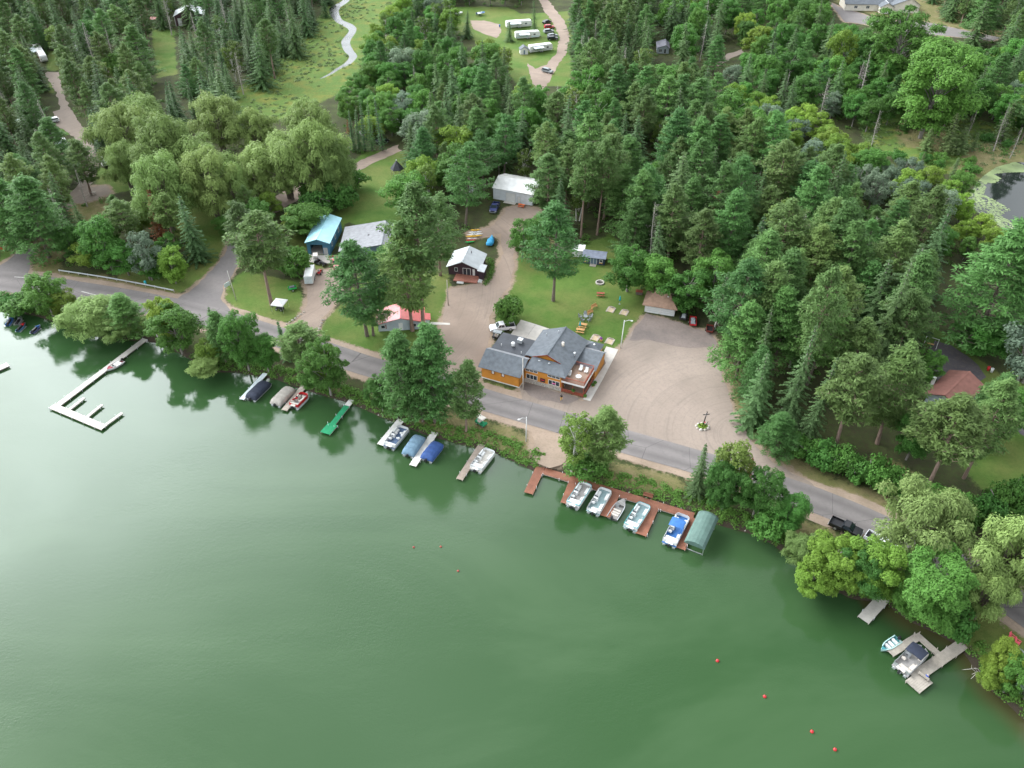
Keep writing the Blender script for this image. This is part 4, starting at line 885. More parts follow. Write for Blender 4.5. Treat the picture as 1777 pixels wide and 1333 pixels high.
mb.box(17.15, 21.9, 2.33, 2.43, .85, .93); mb.box(21.81, 21.91, 2.43, 8.4, .85, .93); tag(mb.build('porch_railing', M['redw'], lodge), kind='stuff')
opening(lodge, 'f', 8.7, 18.0, 0, 1.0, 2.05, 'door', M['whitep'], M['glass'], 1, True); opening(lodge, 'r', 17.0, 4.0, .1, 1.4, 2.1, 'door', M['whitep'], M['glass'], 1, True)
# terrace slabs beside and behind
def flat(name, root, rect, m, z=.075, joints=()):
    c, s = math.cos(root.rotation_euler.z), math.sin(root.rotation_euler.z); l = root.location; ps = [(l.x + c * x - s * y, l.y + s * x + c * y) for x, y in rect]
    mb = MB(); mb.prism(ps, GZ - .1, GZ + z, m); o = mb.build(name, m); tag(o, kind='structure'); return o
flat('lodge_sidewalk', lodge, [(22.0, 1.9), (23.6, 1.9), (23.6, 9.0), (23.3, 21), (20.5, 21), (20.7, 17.9), (22.4, 15.2), (22.0, 8.4)], M['conc'])
flat('rear_terrace', lodge, [(-.6, 12.1), (2.9, 12.1), (2.9, 22.6), (-.9, 22.9)], M['conc']); flat('rear_terrace', lodge, [(2.96, 12.1), (7.2, 12.1), (6.4, 22.2), (2.96, 22.6)], M['conc'])

# --- blue garage
b = empty('blue_garage', at(534.8, 441.6), R(-3.7), 'tall teal-blue metal garage with pale blue roof and its big door open', 'garage'); W = M['blue_wall']
mb = MB(); mb.add([(0, 0, -.3), (.9, 0, -.3), (.9, 0, 2.9), (4.1, 0, 2.9), (4.1, 0, 2.2), (4.3, 0, 2.2), (4.3, 0, 2.1), (5.3, 0, 2.1), (5.3, 0, -.3), (5.9, 0, -.3), (5.9, 0, 3.6), (2.95, 0, 4.6), (0, 0, 3.6)], [tuple(range(13))])
mb.v += [(v[0], .12, v[2]) for v in mb.v]; mb.f += [tuple(range(13, 26))[::-1]] + [(i, (i + 1) % 13, 13 + (i + 1) % 13, 13 + i) for i in range(13)]; mb.m += [0] * 14; mb.sm += [False] * 14
mb.box(4.1, 4.3, 0.0, .12, -.3, 2.2); mb.build('wall', W, b)
mb = MB(); mb.box(0, .12, .13, 13.2, -.3, 3.6); mb.build('wall', W, b); mb = MB(); mb.box(5.78, 5.9, .13, 13.2, -.3, 3.6); mb.build('wall', W, b)
mb = MB(); mb.add([(0, 13.2, -.3), (5.9, 13.2, -.3), (5.9, 13.2, 3.6), (2.95, 13.2, 4.6), (0, 13.2, 3.6)], [(0, 1, 2, 3, 4)]); mb.build('wall', W, b)
pad(b, 0, 5.9, 0, 13.2); gable(b, 0, 5.9, 0, 13.2, 3.6, 4.6, M['blue_roof'], 'y', None, .35)
MB().box(.15, 5.75, .2, 13, -.05, .02).build('floor', M['conc'], b)
opening(b, 'f', 0, 4.3, 0, 1.0, 2.1, 'door', M['whitep'], M['alu'], 1, True)
for u in (.9, 4.6, 8.3): opening(b, 'r', 5.9, u + 1.2, 1.3, .9, 1.2, pm=M['glass'])
flat('garage_slab', b, [(.2, -.1), (6.9, -.3), (7.6, -4.2), (1.2, -4.0), (.4, -2.5)], M['conc'])

# --- grey-roofed house
b = empty('grey_house', at(592.7, 453.4), R(1.4), 'long low house with a broad light grey shingle roof and slate blue walls', 'house')
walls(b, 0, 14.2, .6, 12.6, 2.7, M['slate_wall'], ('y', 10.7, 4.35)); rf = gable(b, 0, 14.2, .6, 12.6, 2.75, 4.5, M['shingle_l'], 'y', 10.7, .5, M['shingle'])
for x, y, z in ((6.4, 6.2, 3.7), (8.2, 9.6, 4.1), (9.3, 7.2, 4.2)): MB().box(x, x + .45, y, y + .45, z, z + .35).build('roof_vent', M['black'], rf)
opening(b, 'f', .6, 10.0, 1.1, 1.6, 1.1, panes=2); opening(b, 'f', .6, 5.0, 1.1, 1.6, 1.1, panes=2); opening(b, 'r', 14.2, 3.0, 1.0, 1.4, 1.2, panes=2); opening(b, 'r', 14.2, 7.5, 0, 1.0, 2.0, 'door', M['whitep'], M['maroon'], 1, True); opening(b, 'l', 0, 4.0, 1.1, 1.2, 1.0)

# --- plum cabin with the metal roof
b = empty('cabin', at(787.9, 476.5), R(-11.2), 'dark plum cabin with pale metal roof and a small red deck', 'cabin')
walls(b, -1.4, 6.4, 0, 7.2, 2.3, M['plum_wall'], ('y', 2.3, 3.9)); rf = gable(b, -1.4, 6.4, 0, 7.2, 2.35, 4.0, M['metal_roof'], 'y', 2.3, .45)
MB().cyl((3.4, 5.0), .09, 3.6, 4.3, 8).build('flue', M['black'], rf)
walls(b, 6.5, 7.7, -.8, 2.2, 2.0, M['plum_wall']); mb = MB(); slab(mb, [(6.2, -1.1, 2.5), (8.0, -1.1, 2.2), (8.0, 2.4, 2.2), (6.2, 2.4, 2.5)]); mb.build('porch_roof', M['metal_roof'], b)
opening(b, 'f', 0, .2, 1.0, .8, 1.1); opening(b, 'f', 0, 2.3, .2, 2.0, 2.0, 'patio_door', M['whitep'], M['glass'], 2); opening(b, 'f', 0, 4.8, .3, .6, 1.8, 'door', M['whitep'], M['whitep'], 1, True); opening(b, 'r', 6.4, 4.0, 1.0, 1.0, 1.0)
d = MB().box(.6, 6.6, -3.2, -.02, .1, .35).build('deck', mat('red_deck_boards', (0.30, 0.12, 0.085), .8, .2, 2), b)
mb = MB(); [mb.box(1.6, 3.3, -3.5 - .35 * i, -3.22 - .35 * i, -.05, .25 - .1 * i) for i in range(2)]; mb.build('steps', M['whitep'], d)
mb = MB(); [mb.box(6.65 + .32 * i, 6.93 + .32 * i, -2.6, -1.2, -.05, .28 - .08 * i) for i in range(3)]; mb.build('side_steps', M['whitep'], d)
# --- white pole shed
b = empty('pole_shed', at(857.6, 345.2), R(-21.5), 'white metal pole shed with a bright white roof', 'shed')
walls(b, -.3, 11.8, 0, 9.6, 3.5, M['white_wall'], ('x', 4.8, 4.95)); gable(b, -.3, 11.8, 0, 9.6, 3.5, 5.0, M['white_roof'], 'x', None, .3)
o = opening(b, 'f', 0, 3.6, 0, 3.0, 2.8, 'overhead_door', M['steel'], M['whitep'], 1, True); opening(b, 'f', 0, 7.2, 0, .95, 2.1, 'door', M['steel'], M['whitep'], 1, True); flat('shed_slab', b, [(3.3, -.05), (6.9, -.05), (6.9, -1.3), (3.3, -1.3)], M['conc'])
# --- two-door garage
b = empty('two_door_garage', at(1118, 540.8), R(-16.6), 'white garage with two doors and a steep tan hipped roof', 'garage')
walls(b, 0, 7.0, 0, 6.6, 2.3, M['whitep'])
mb = MB(); e = [(-.55, -.6, 2.2), (7.55, -.6, 2.2), (7.55, 7.2, 2.2), (-.55, 7.2, 2.2)]; q = e + [(2.2, 3.3, 4.6), (4.8, 3.3, 4.6)] + [(v[0], v[1], 2.06) for v in e]
mb.add(q, [(0, 1, 5, 4), (1, 2, 5), (2, 3, 4, 5), (3, 0, 4), (6, 7, 1, 0), (7, 8, 2, 1), (8, 9, 3, 2), (9, 6, 0, 3), (9, 8, 7, 6)]); rf = mb.build('roof', M['tan_roof'], b); MB().dome((4.9, 2.0, 3.75), .22, .22, .2).build('roof_vent', M['whitep'], rf)
for u in (.5, 3.7):
    o = opening(b, 'f', 0, u, 0, 2.8, 2.05, 'garage_door', M['whitep'], M['white'], 1, True)
    for k in range(3): MB().box(u + .12, u + 2.68, -.035, -.022, .5 * (k + 1), .5 * (k + 1) + .03).build('seam', M['grey'], o)
# --- navy garden shed
b = empty('garden_shed', at(1010.9, 457.2), R(-12.9), 'little navy shed with white double doors and flower boxes on the lawn', 'shed')
walls(b, 0, 5.6, .2, 3.6, 1.9, M['navy_wall'], ('x', 1.9, 2.75)); gable(b, 0, 5.6, .2, 3.6, 1.95, 2.8, M['shed_grey'], 'x', 1.9, .25); opening(b, 'f', .2, 1.9, 0, 1.7, 1.95, 'double_door', M['whitep'], M['slate_wall'], 2, True)
for u in (.45, 4.2): o = opening(b, 'f', .2, u, .75, .85, .8); MB().box(u, u + .85, -.1, .13, .55, .73).build('flower_box', M['woody'], o)
MB().box(1.9, 3.5, -1.0, .1, 0, .12).build('ramp', M['wood'], b)
# --- red metal roof cottage
b = empty('red_roof_cottage', at(657.3, 571.5), R(6), 'small pale blue-grey cottage with a red metal roof under two tall pines', 'cottage')
walls(b, 0, 10.2, -.9, 4.6, 2.1, M['pale_wall'], ('y', 5.2, 3.35)); gable(b, 0, 10.2, -.9, 4.6, 2.15, 3.45, M['red_roof'], 'y', 5.2, .45, M['red'])
opening(b, 'f', -.9, .6, .7, 1.0, 1.0); MB().box(1.65, 1.85, -.97, -.91, .65, 1.75).build('shutter', M['maroon'], b); opening(b, 'f', -.9, 4.6, .1, .95, 1.9, 'door', M['whitep'], M['whitep'], 1, True); opening(b, 'f', -.9, 7.6, .7, 1.0, 1.0); opening(b, 'r', 10.2, 1.5, .7, 1.0, 1.0)
walls(b, 10.3, 11.6, .1, 2.2, 1.8, M['white_wall']); mb = MB(); slab(mb, [(10.2, -.1, 2.15), (11.9, -.1, 1.85), (11.9, 2.5, 1.85), (10.2, 2.5, 2.15)]); mb.build('porch_roof', M['red_roof'], b)
flat('cottage_path', b, [(11.7, .6), (16.2, .0), (16.2, .7), (11.7, 1.6)], M['conc'])
# --- red-brown roofed house at the right
b = empty('red_brown_roof_house', at(1613, 704), R(43), 'white house with a red-brown shingle roof beside the asphalt court', 'house')
walls(b, -.4, 9.9, -5.4, 1.1, 2.9, M['pale_wall'], ('x', -2.1, 4.3)); gable(b, -.4, 9.9, -5.4, 1.1, 2.9, 4.4, M['brownred_roof'], 'x', -2.1, .5); opening(b, 'l', -.4, -2.9, 1.5, 1.5, 1.2, panes=2); opening(b, 'f', -5.4, 2.0, 1.0, 1.5, 1.1, panes=2); opening(b, 'f', -5.4, 6.5, .1, .95, 2.0, 'door', M['whitep'], M['maroon'], 1, True)
mb = MB(); mb.box(3.0, 3.6, 1.62, 2.2, -.2, 4.4); mb.build('chimney', M['whitep'], b)
# --- far buildings
b = empty('far_house', at(1556, 20), R(-4), 'large cream house with grey gabled roofs at the top of the view', 'house')
walls(b, -24, -3.2, 0, 11, 3.2, M['cream_wall'], ('x', 5.5, 6.0)); gable(b, -24, -3.2, 0, 11, 3.2, 6.1, M['shingle'], 'x', None, .6)
walls(b, -3.1, 9.0, -2.5, 11, 3.6, M['cream_wall'], ('y', 4.5, 6.4)); gable(b, -3.1, 9.0, -2.5, 11, 3.6, 6.5, M['shingle'], 'y', 4.5, .6, M['whitep'])
walls(b, -9, -3.2, -4.0, -.1, 3.0, M['cream_wall'], ('y', -6.1, 4.5)); gable(b, -9, -3.2, -4.0, .2, 3.0, 4.6, M['shingle'], 'y', None, .5, M['whitep'])
for u in (-20, -14.5): opening(b, 'f', 0, u, 1.0, 1.6, 1.3, panes=2)
opening(b, 'f', -4, -8.4, 0, 4.4, 2.3, 'garage_door', M['whitep'], M['white'], 1, True); opening(b, 'f', -2.5, 2.2, .4, 1.0, 2.0, panes=1); opening(b, 'f', -2.5, 4.2, .4, 1.0, 2.0)
b = empty('forest_cottage', at(1150, 93), R(-6), 'small cottage with a dark grey roof alone in the wood', 'cottage')
walls(b, -2.4, 2.4, 0, 8, 2.2, M['pale_wall'], ('y', 1.0, 3.2)); gable(b, -2.4, 2.4, 0, 8, 2.2, 3.3, mat('slate_shingles', (.12, .12, .14), .85, .2, 1, bump=.4), 'y', 1.0, .35); opening(b, 'f', 0, -1.6, .5, 1.2, 1.3, panes=2); opening(b, 'f', 0, .4, 0, .9, 1.9, 'door', M['whitep'], M['glass'], 1, True)
b = empty('maroon_barn', at(330, 44), R(12), 'dark maroon barn with white trim half hidden by trees at the top left', 'barn')
walls(b, -6.0, 6.5, 0, 9, 4.2, M['maroon_wall'], ('y', .2, 7.0)); gable(b, -6.0, 6.5, 0, 9, 4.2, 7.1, M['steel'], 'y', .2, .4, M['whitep']); opening(b, 'f', 0, -4.8, 0, 1.6, 3.2, 'door', M['whitep'], M['whitep'], 1, True); opening(b, 'f', 0, 2, 1, 1.4, 1.2)
MB().box(-6.05, -5.85, -.05, 0, 0, 4.2).build('corner_trim', M['whitep'], b)
b = empty('red_roof_shelter', at(270, 40), R(-15), 'tiny shelter with a faded red roof at the top left', 'shelter')
mb = MB(); [mb.box(x, x + .12, y, y + .12, 0, 2.0) for x in (-1.4, 1.3) for y in (-1.2, 1.1)]; mb.build('post', M['wood'], b); gable(b, -1.4, 1.4, -1.2, 1.2, 2.0, 2.7, M['red_roof'], 'x', None, .3)
b = empty('gazebo', at(690, 303), 0, 'dark pointed gazebo roof at the edge of the back lawn', 'gazebo')
mb = MB(); ring = [(2.1 * math.cos(k * math.pi / 3), 2.1 * math.sin(k * math.pi / 3), 2.0) for k in range(6)]; mb.add(ring + [(0, 0, 4.6)] + [(v[0] * .97, v[1] * .97, 1.9) for v in ring], [(k, (k + 1) % 6, 6) for k in range(6)] + [(7 + k, 7 + (k + 1) % 6, (k + 1) % 6, k) for k in range(6)] + [tuple(range(12, 6, -1))]); rf = mb.build('roof', mat('charcoal_shingles', (.05, .052, .06), .85, .2, 2), b); MB().dome((0, 0, 4.65), .18, .18, .18, full=True).build('finial', M['whitep'], rf)
for k in range(6): MB().cyl((1.8 * math.cos(k * math.pi / 3), 1.8 * math.sin(k * math.pi / 3)), .08, -.2, 2.0, 6).build('post', M['wood'], b)
b = empty('grey_hut', at(909, 93), R(8), 'tiny grey-roofed white hut beside the lowest camper', 'hut')
walls(b, -1.6, 1.6, -1.2, 1.6, 2.0, M['whitep'], ('y', 0, 3.0)); gable(b, -1.6, 1.6, -1.2, 1.6, 2.0, 3.1, M['shingle'], 'y', None, .3); opening(b, 'f', -1.2, -.4, 0, .8, 1.8, 'door', M['whitep'], M['slate_wall'], 1, True)
b = empty('pump_house', at(1003, 446), R(-10), 'small white-roofed lean-to behind the white pine on the lawn', 'shed')
walls(b, -1.6, 1.4, 0, 2.2, 1.8, M['whitep']); mb = MB(); slab(mb, [(-1.8, -.3, 2.0), (1.6, -.3, 2.0), (1.6, 2.5, 2.3), (-1.8, 2.5, 2.3)]); mb.build('roof', M['white_roof'], b)

# ------------------------------------------------------------------ docks
M.update(dk_white=mat('white_dock_boards', (0.55, 0.54, 0.51), 0.7, 0.1, 1.5), dk_tan=mat('tan_dock_boards', (0.36, 0.31, 0.26), 0.8, 0.16, 1.2), dk_grey=mat('grey_dock_boards', (0.30, 0.27, 0.23), 0.85, 0.18, 1.2),
         dk_red=mat('red_brown_dock_boards', (0.20, 0.080, 0.046), 0.75, 0.2, 0.8), dk_green=mat('green_dock_carpet', (0.012, 0.20, 0.085), 0.9, 0.15, 1.5), dk_pale=mat('bleached_dock_boards', (0.42, 0.40, 0.36), 0.8, 0.14, 1.0), dk_brown=mat('brown_dock_boards', (0.27, 0.22, 0.18), 0.85, 0.2, 1.2), dk_steel=mat('pale_blue_dock', (0.50, 0.56, 0.58), 0.6, 0.1, 1.5))
def dock(name, label, runs, post=M['steel'], z=0.5, group=None):
    """runs: (a_px, b_px, width_m, material); boards across each run, a frame below and posts beside it"""
    a = at(*runs[0][0], z); root = empty(name, (a.x, a.y, 0), 0, label, 'dock', group); o = Vector((a.x, a.y, 0))
    for (p, q, w, m) in runs:
        A, B = at(*p, z) - o, at(*q, z) - o; A.z = B.z = 0; d = (B - A); L = d.length; d.normalize(); n = Vector((-d.y, d.x, 0)); pitch = .3
        mb = MB(); k = max(1, int(L / pitch))
        for i in range(k):
            s, e = A + d * (L * i / k), A + d * (L * (i + 1) / k - .02); zz = z + random.uniform(-.004, .004)
            v = [s + n * w / 2, s - n * w / 2, e - n * w / 2, e + n * w / 2]; mb.add([(x.x, x.y, zz - .05) for x in v] + [(x.x, x.y, zz) for x in v], [(4, 5, 6, 7), (0, 3, 2, 1), (0, 1, 5, 4), (1, 2, 6, 5), (2, 3, 7, 6), (3, 0, 4, 7)])
        sec = tag(mb.build('boards', m, root), kind='stuff')
        mb = MB(); [mb.bar((*(A + n * s * (w / 2 - .06)).xy, z - .14), (*(B + n * s * (w / 2 - .06)).xy, z - .14), .09, .17) for s in (-1, 1)]; mb.build('frame', M['wood'], root)
        for i in range(int(L / 3.2) + 1):
            for s in (-1, 1):
                c = A + d * min(L - .15, .15 + i * 3.2) + n * s * (w / 2 + .05); MB().cyl((c.x, c.y), .045, -1.2, z + random.uniform(.1, .35), 6).build('post', post, root)
    return root
dock('long_dock', 'long bleached dock running out left and turning with three short fingers', [((252, 588), (96, 706), 1.35, M['dk_pale']), ((90, 704), (181, 742), 1.55, M['dk_pale']), ((118, 712), (146, 690), .65, M['dk_pale']), ((150, 724), (177, 702), .65, M['dk_pale']), ((179, 740), (212, 716), .65, M['dk_pale'])])
dock('cut_off_dock', 'white dock end cut by the left edge of the view', [((-40, 655), (14, 632), 1.6, M['dk_white'])])
dock('pale_blue_dock', 'narrow pale blue-grey dock left of the navy covered pontoon', [((465, 643), (419, 693), 1.1, M['dk_steel'])])
dock('tan_dock', 'tan wooden dock between the tan covered pontoon and red deck boat', [((529, 668), (493, 712), 1.3, M['dk_tan'])])
dock('green_dock', 'green carpeted dock with a white ramp and a square end', [((612, 692), (602, 704), 1.2, M['dk_white']), ((602, 704), (574, 740), 1.2, M['dk_green']), ((578, 736), (564, 752), 2.2, M['dk_green'])])
dock('wide_white_dock', 'white dock left of the pontoon with dark blue carpet', [((697, 727), (660, 772), 1.5, M['dk_white'])])
dock('long_white_dock', 'long white dock between the two blue covered pontoons', [((760, 742), (716, 808), 1.4, M['dk_white'])])
dock('brown_dock', 'weathered brown dock left of the white pontoon', [((841, 764), (797, 832), 1.3, M['dk_brown']), ])
dock('red_brown_dock', 'red-brown dock along the bank with fingers between the moored pontoons', [((942, 802), (917, 856), 1.7, M['dk_red']), ((944, 817), (1204, 896), 1.7, M['dk_red']), ((996, 838), (982, 874), 2.0, M['dk_red']), ((1066, 858), (1049, 896), 1.9, M['dk_red']), ((1134, 880), (1112, 928), 1.9, M['dk_red']), ((1202, 898), (1180, 952), 1.8, M['dk_red'])], M['whitep'])
dock('short_grey_dock', 'short pale grey dock under the large green tree', [((1544, 1026), (1498, 1076), 1.9, M['dk_pale'])])
dock('big_grey_dock', 'large grey plank dock with a berth for the tritoon', [((1676, 1114), (1586, 1176), 1.7, M['dk_grey']), ((1583, 1172), (1608, 1194), 3.0, M['dk_grey']), ((1590, 1100), (1630, 1136), 1.0, M['dk_grey']), ((1594, 1104), (1545, 1134), 1.2, M['dk_grey'])], M['wood'])
for i, (x, y) in enumerate(((998, 826), (1124, 863))):
    b = empty('dock_bench', at(x, y, .5), heading((944, 817), (1204, 896)), ['left', 'right'][i] + ' of two red-brown benches on the red-brown dock', 'bench'); MB().box(-.9, .9, -.25, .2, .40, .46).build('seat', M['dk_red'], b); MB().box(-.9, .9, .2, .26, .42, .9).build('backrest', M['dk_red'], b)
    for s in (-.8, .8): MB().box(s - .04, s + .04, -.22, .24, 0, .4).build('leg', M['dk_red'], b)
# ------------------------------------------------------------------ boats
def outboard(root, x, m=M['black'], z=.15, s=1.0):
    o = MB(); o.frust((x - .28 * s, x + .22 * s, -.17 * s, .17 * s), z + .3, (x - .22 * s, x + .16 * s, -.13 * s, .13 * s), z + .78 * s); e = o.build('outboard_motor', m, root); MB().box(x - .1, x + .06, -.06, .06, z - .9, z + .3).build('shaft', M['black'], e)
def at_boat(name, label, stern, bow, cat, z=0.0, group=None):
    a, b = at(*stern, .4), at(*bow, .4); c = (a + b) / 2; return empty(name, (c.x, c.y, z), math.atan2(b.y - a.y, b.x - a.x), label, cat, group), (b - a).length
def pontoon(label, stern, bow, floor, seats=M['seat'], cover=None, bimini=None, trim=None, motor=M['black'], side=M['white'], wid=2.55, layout=0, pinch=.08, swoop=False):
    root, L = at_boat('pontoon_boat', label, stern, bow, 'pontoon boat'); h = L / 2; w = wid / 2; tubes = (-.85, .85) if not swoop else (-.9, 0, .9)
    for y in tubes:
        mb = MB(); mb.tube([(-h + .1, y, .12), (-h + .6, y, .08), (h - 1.0, y, .08), (h - .3, y, .22), (h + .05, y, .42)], [.26, .31, .31, .24, .05], 10); mb.build('pontoon', M['alu'], root)
    n = 14; rim = []
    for i in range(n + 1):
        t = i / n; x = -h + .15 + (L - .35) * t; k = 1.0 if t < .75 else math.sqrt(max(0, 1 - ((t - .75) / .25) ** 2 * (.88 if not swoop else .95)))
        rim.append((x, w * max(k, .30 if not swoop else .18)))
    if not swoop: rim = [(-h + .15, w), (h - .8, w), (h - .35, w * .93), (h - .12, w * .72), (h - .08, w * .3)]
    out = [(x, y) for x, y in rim] + [(x, -y) for x, y in rim[::-1]]
    MB().prism(out, .42, .52).build('deck', floor, root)
    MB().prism([(x * 1.002, y * 1.012) for x, y in out], .36, .43).build('deck_trim', M['alu'], root)
    if cover:
        mb = MB(); V = []; ns = 12; prof = [(1.04, .42), (1.05, .75), (1.0, 1.12), (.72, 1.32), (0, 1.46)]; m_ = 9
        for i in range(ns + 1):
            x = -h + .15 + (L - .3) * i / ns; e = min(1.0, (i / ns) / .10, (1 - i / ns) / .12) ** .5 if 0 < i < ns else 0.0; e = max(e, .0); sag = 1 - .05 * math.sin(i * 2.1)
            wy = w * (1 if i / ns < .78 else (1 - .25 * ((i / ns - .78) / .22) ** 2)); col = []
            for s in (1, -1):
                for (a, z) in (prof if s == 1 else prof[-2::-1]): col.append((x, s * a * wy, .42 + (z - .42) * (.25 + .75 * e) * sag))
            V += col
        mb.add(V, [(i * m_ + j, i * m_ + j + 1, (i + 1) * m_ + j + 1, (i + 1) * m_ + j) for i in range(ns) for j in range(m_ - 1)] + [tuple(range(m_)), tuple(range(ns * m_, ns * m_ + m_))[::-1]], None, True)
        c = mb.build('cover', cover, root)
        mb = MB(); [mb.tube([(x, -w * 1.0, 1.16), (x, -w * .7, 1.36), (x, 0, 1.5), (x, w * .7, 1.36), (x, w, 1.16)], .035, 5) for x in (-h * .5, 0, h * .45)]; mb.build('cover_pole', cover, c)
    else:
        # side fences in panels with a gap for each gate
        z0, z1 = .56, 1.12
        def fence(pts, nm='fence'):
            mb = MB()
            for p, q in zip(pts, pts[1:]): mb.bar((p[0], p[1], (z0 + z1) / 2), (q[0], q[1], (z0 + z1) / 2), .05, z1 - z0, side)
            f = mb.build(nm, side, root); r = MB(); [r.bar((p[0], p[1], z1 + .03), (q[0], q[1], z1 + .03), .06, .06) for p, q in zip(pts, pts[1:])]; r.build('top_rail', trim or M['alu'], f)
        ins = [(x - .05 if x > 0 else x + .25, y * .97) for x, y in rim]
        for s in (1, -1):
            pts = [(x, s * y) for x, y in ins]; fence(pts)
        fence([(ins[0][0], ins[0][1]), (ins[0][0], .42)]); fence([(ins[0][0], -ins[0][1]), (ins[0][0], -.42)])
        if not swoop: fence([(ins[-1][0], ins[-1][1]), (ins[-1][0], -ins[-1][1])])
        def sofa(x0, x1, y0, y1, back):
            mb = MB(); mb.frust((x0, x1, y0, y1), .52, (x0 + .03, x1 - .03, y0 + .03, y1 - .03), .93); s = mb.build('bench_seat', seats, root); b = MB()
            if back == 'y+': b.box(x0, x1, y1 - .16, y1, .93, 1.22)
            elif back == 'y-': b.box(x0, x1, y0, y0 + .16, .93, 1.22)
            elif back == 'x-': b.box(x0, x0 + .18, y0, y1, .93, 1.24)
            else: b.box(x1 - .18, x1, y0, y1, .93, 1.22)
            b.build('backrest', seats, s)
        sofa(h - 2.4, h - .95, w - .75, w - .1, 'y+'); sofa(h - 2.4, h - .95, -w + .1, -w + .75, 'y-')
        if layout == 0: sofa(-h + .5, -h + 1.2, -w + .1, w - .75, 'x-'); sofa(-h + 1.25, -h + 2.5, -w + .1, -w + .75, 'y-')
        elif layout == 1: sofa(-h + .5, -h + 1.7, -w + .15, w - .15, 'x-'); sofa(-h + 1.9, -h + 2.8, -w + .1, -w + .7, 'y-')
        else: sofa(-h + .5, -h + 1.15, -w + .1, w - .1, 'x-')
        c = MB().frust((-.2, .45, .35, w - .1), .52, (-.1, .35, .4, w - .14), 1.18).build('helm_console', side, root); MB().tube([(-.28, .8, 1.1), (-.22, .8, 1.14)], .2, 10).build('steering_wheel', M['black'], c); MB().box(.25, .31, .42, w - .18, 1.18, 1.5).build('windscreen', M['glass'], c)
        for (x, y) in ([(-.85, .78)] + ([(.9, .55), (1.3, -.5), (-.2, -.6)] if layout == 2 else [])):
            q = MB().cyl((x, y), .08, .52, .8, 8).build('swivel_seat', M['alu'], root); mb = MB(); mb.dome((x, y, .82), .34, .34, .16, full=True); mb.box(x - .36, x - .26, y - .28, y + .28, .85, 1.3); mb.build('cushion', seats, q)
        MB().box(-h + .0, -h + .55, -w * .5, w * .5, .86, .95).build('stern_pad', seats, root)
    if bimini:
        bx0, bx1, zz = bimini[1], bimini[2], 2.35; mb = MB(); V = []; m_ = 7
        for i in range(7):
            x = bx0 + (bx1 - bx0) * i / 6; e = .12 * math.sin(math.pi * i / 6)
            V += [(x, w * (-1 + 2 * j / 6) * .98, zz + e + .16 * (1 - (2 * j / 6 - 1) ** 2)) for j in range(7)]
        mb.add(V, [(i * 7 + j, i * 7 + j + 1, (i + 1) * 7 + j + 1, (i + 1) * 7 + j) for i in range(6) for j in range(6)], None, True); mb.add([(a, b_, c_ - .03) for a, b_, c_ in V], [(i * 7 + j, (i + 1) * 7 + j, (i + 1) * 7 + j + 1, i * 7 + j + 1) for i in range(6) for j in range(6)], None, True)
        t = mb.build('bimini_top', bimini[0], root)
        mb = MB(); [mb.bar((.1, s * w * .96, 1.1), (x, s * w * .96, zz), .04) for s in (-1, 1) for x in (bx0 + .1, (bx0 + bx1) / 2, bx1 - .1)]; mb.build('bimini_frame', M['alu'], t)
    outboard(root, -h - .05, motor)
    return root
def hull(root, L, W, m, inner, sheer=.55, name='hull', stripe=None):
    n = 12; V = []; I = []
    for i in range(n + 1):
        t = i / n; x = -L / 2 + L * t; k = 1.0 if t < .45 else max(.02, 1 - ((t - .45) / .55) ** 2.3); z = sheer + .18 * t * t; hw = W / 2 * k
        V += [(x, hw, z), (x, hw * .86, .12 + .12 * t ** 3), (x, 0, -.18 + .42 * max(0, t - .7) / .3 * .8), (x, -hw * .86, .12 + .12 * t ** 3), (x, -hw, z)]
        I.append((x, max(0.01, hw - .14), z))
    mb = MB(); mb.add(V, [(i * 5 + j, i * 5 + j + 1, (i + 1) * 5 + j + 1, (i + 1) * 5 + j) for i in range(n) for j in range(4)] + [(0, 1, 2, 3, 4)], None, True); o = mb.build(name, m, root)
    mb = MB()
    for s in (1, -1):
        for i in range(n): a, b = I[i], I[i + 1]; A, B = V[i * 5], V[(i + 1) * 5]; mb.add([(A[0], s * A[1], A[2] + .01), (B[0], s * B[1], B[2] + .01), (b[0], s * b[1], b[2] + .01), (a[0], s * a[1], a[2] + .01)], [(0, 1, 2, 3)])
    mb.build('gunwale', stripe or m, o)
    fl = [(p[0], p[1], .2) for p in I] + [(p[0], -p[1], .2) for p in I[::-1]]; nn = len(fl); top = [(p[0], p[1], p[2]) for p in I] + [(p[0], -p[1], p[2]) for p in I[::-1]]
    mb = MB(); mb.add(fl, [tuple(range(nn))]); mb.add(fl + top, [(i, (i + 1) % nn, nn + (i + 1) % nn, nn + i) for i in range(nn)]); mb.build('cockpit', inner, o)
    return o
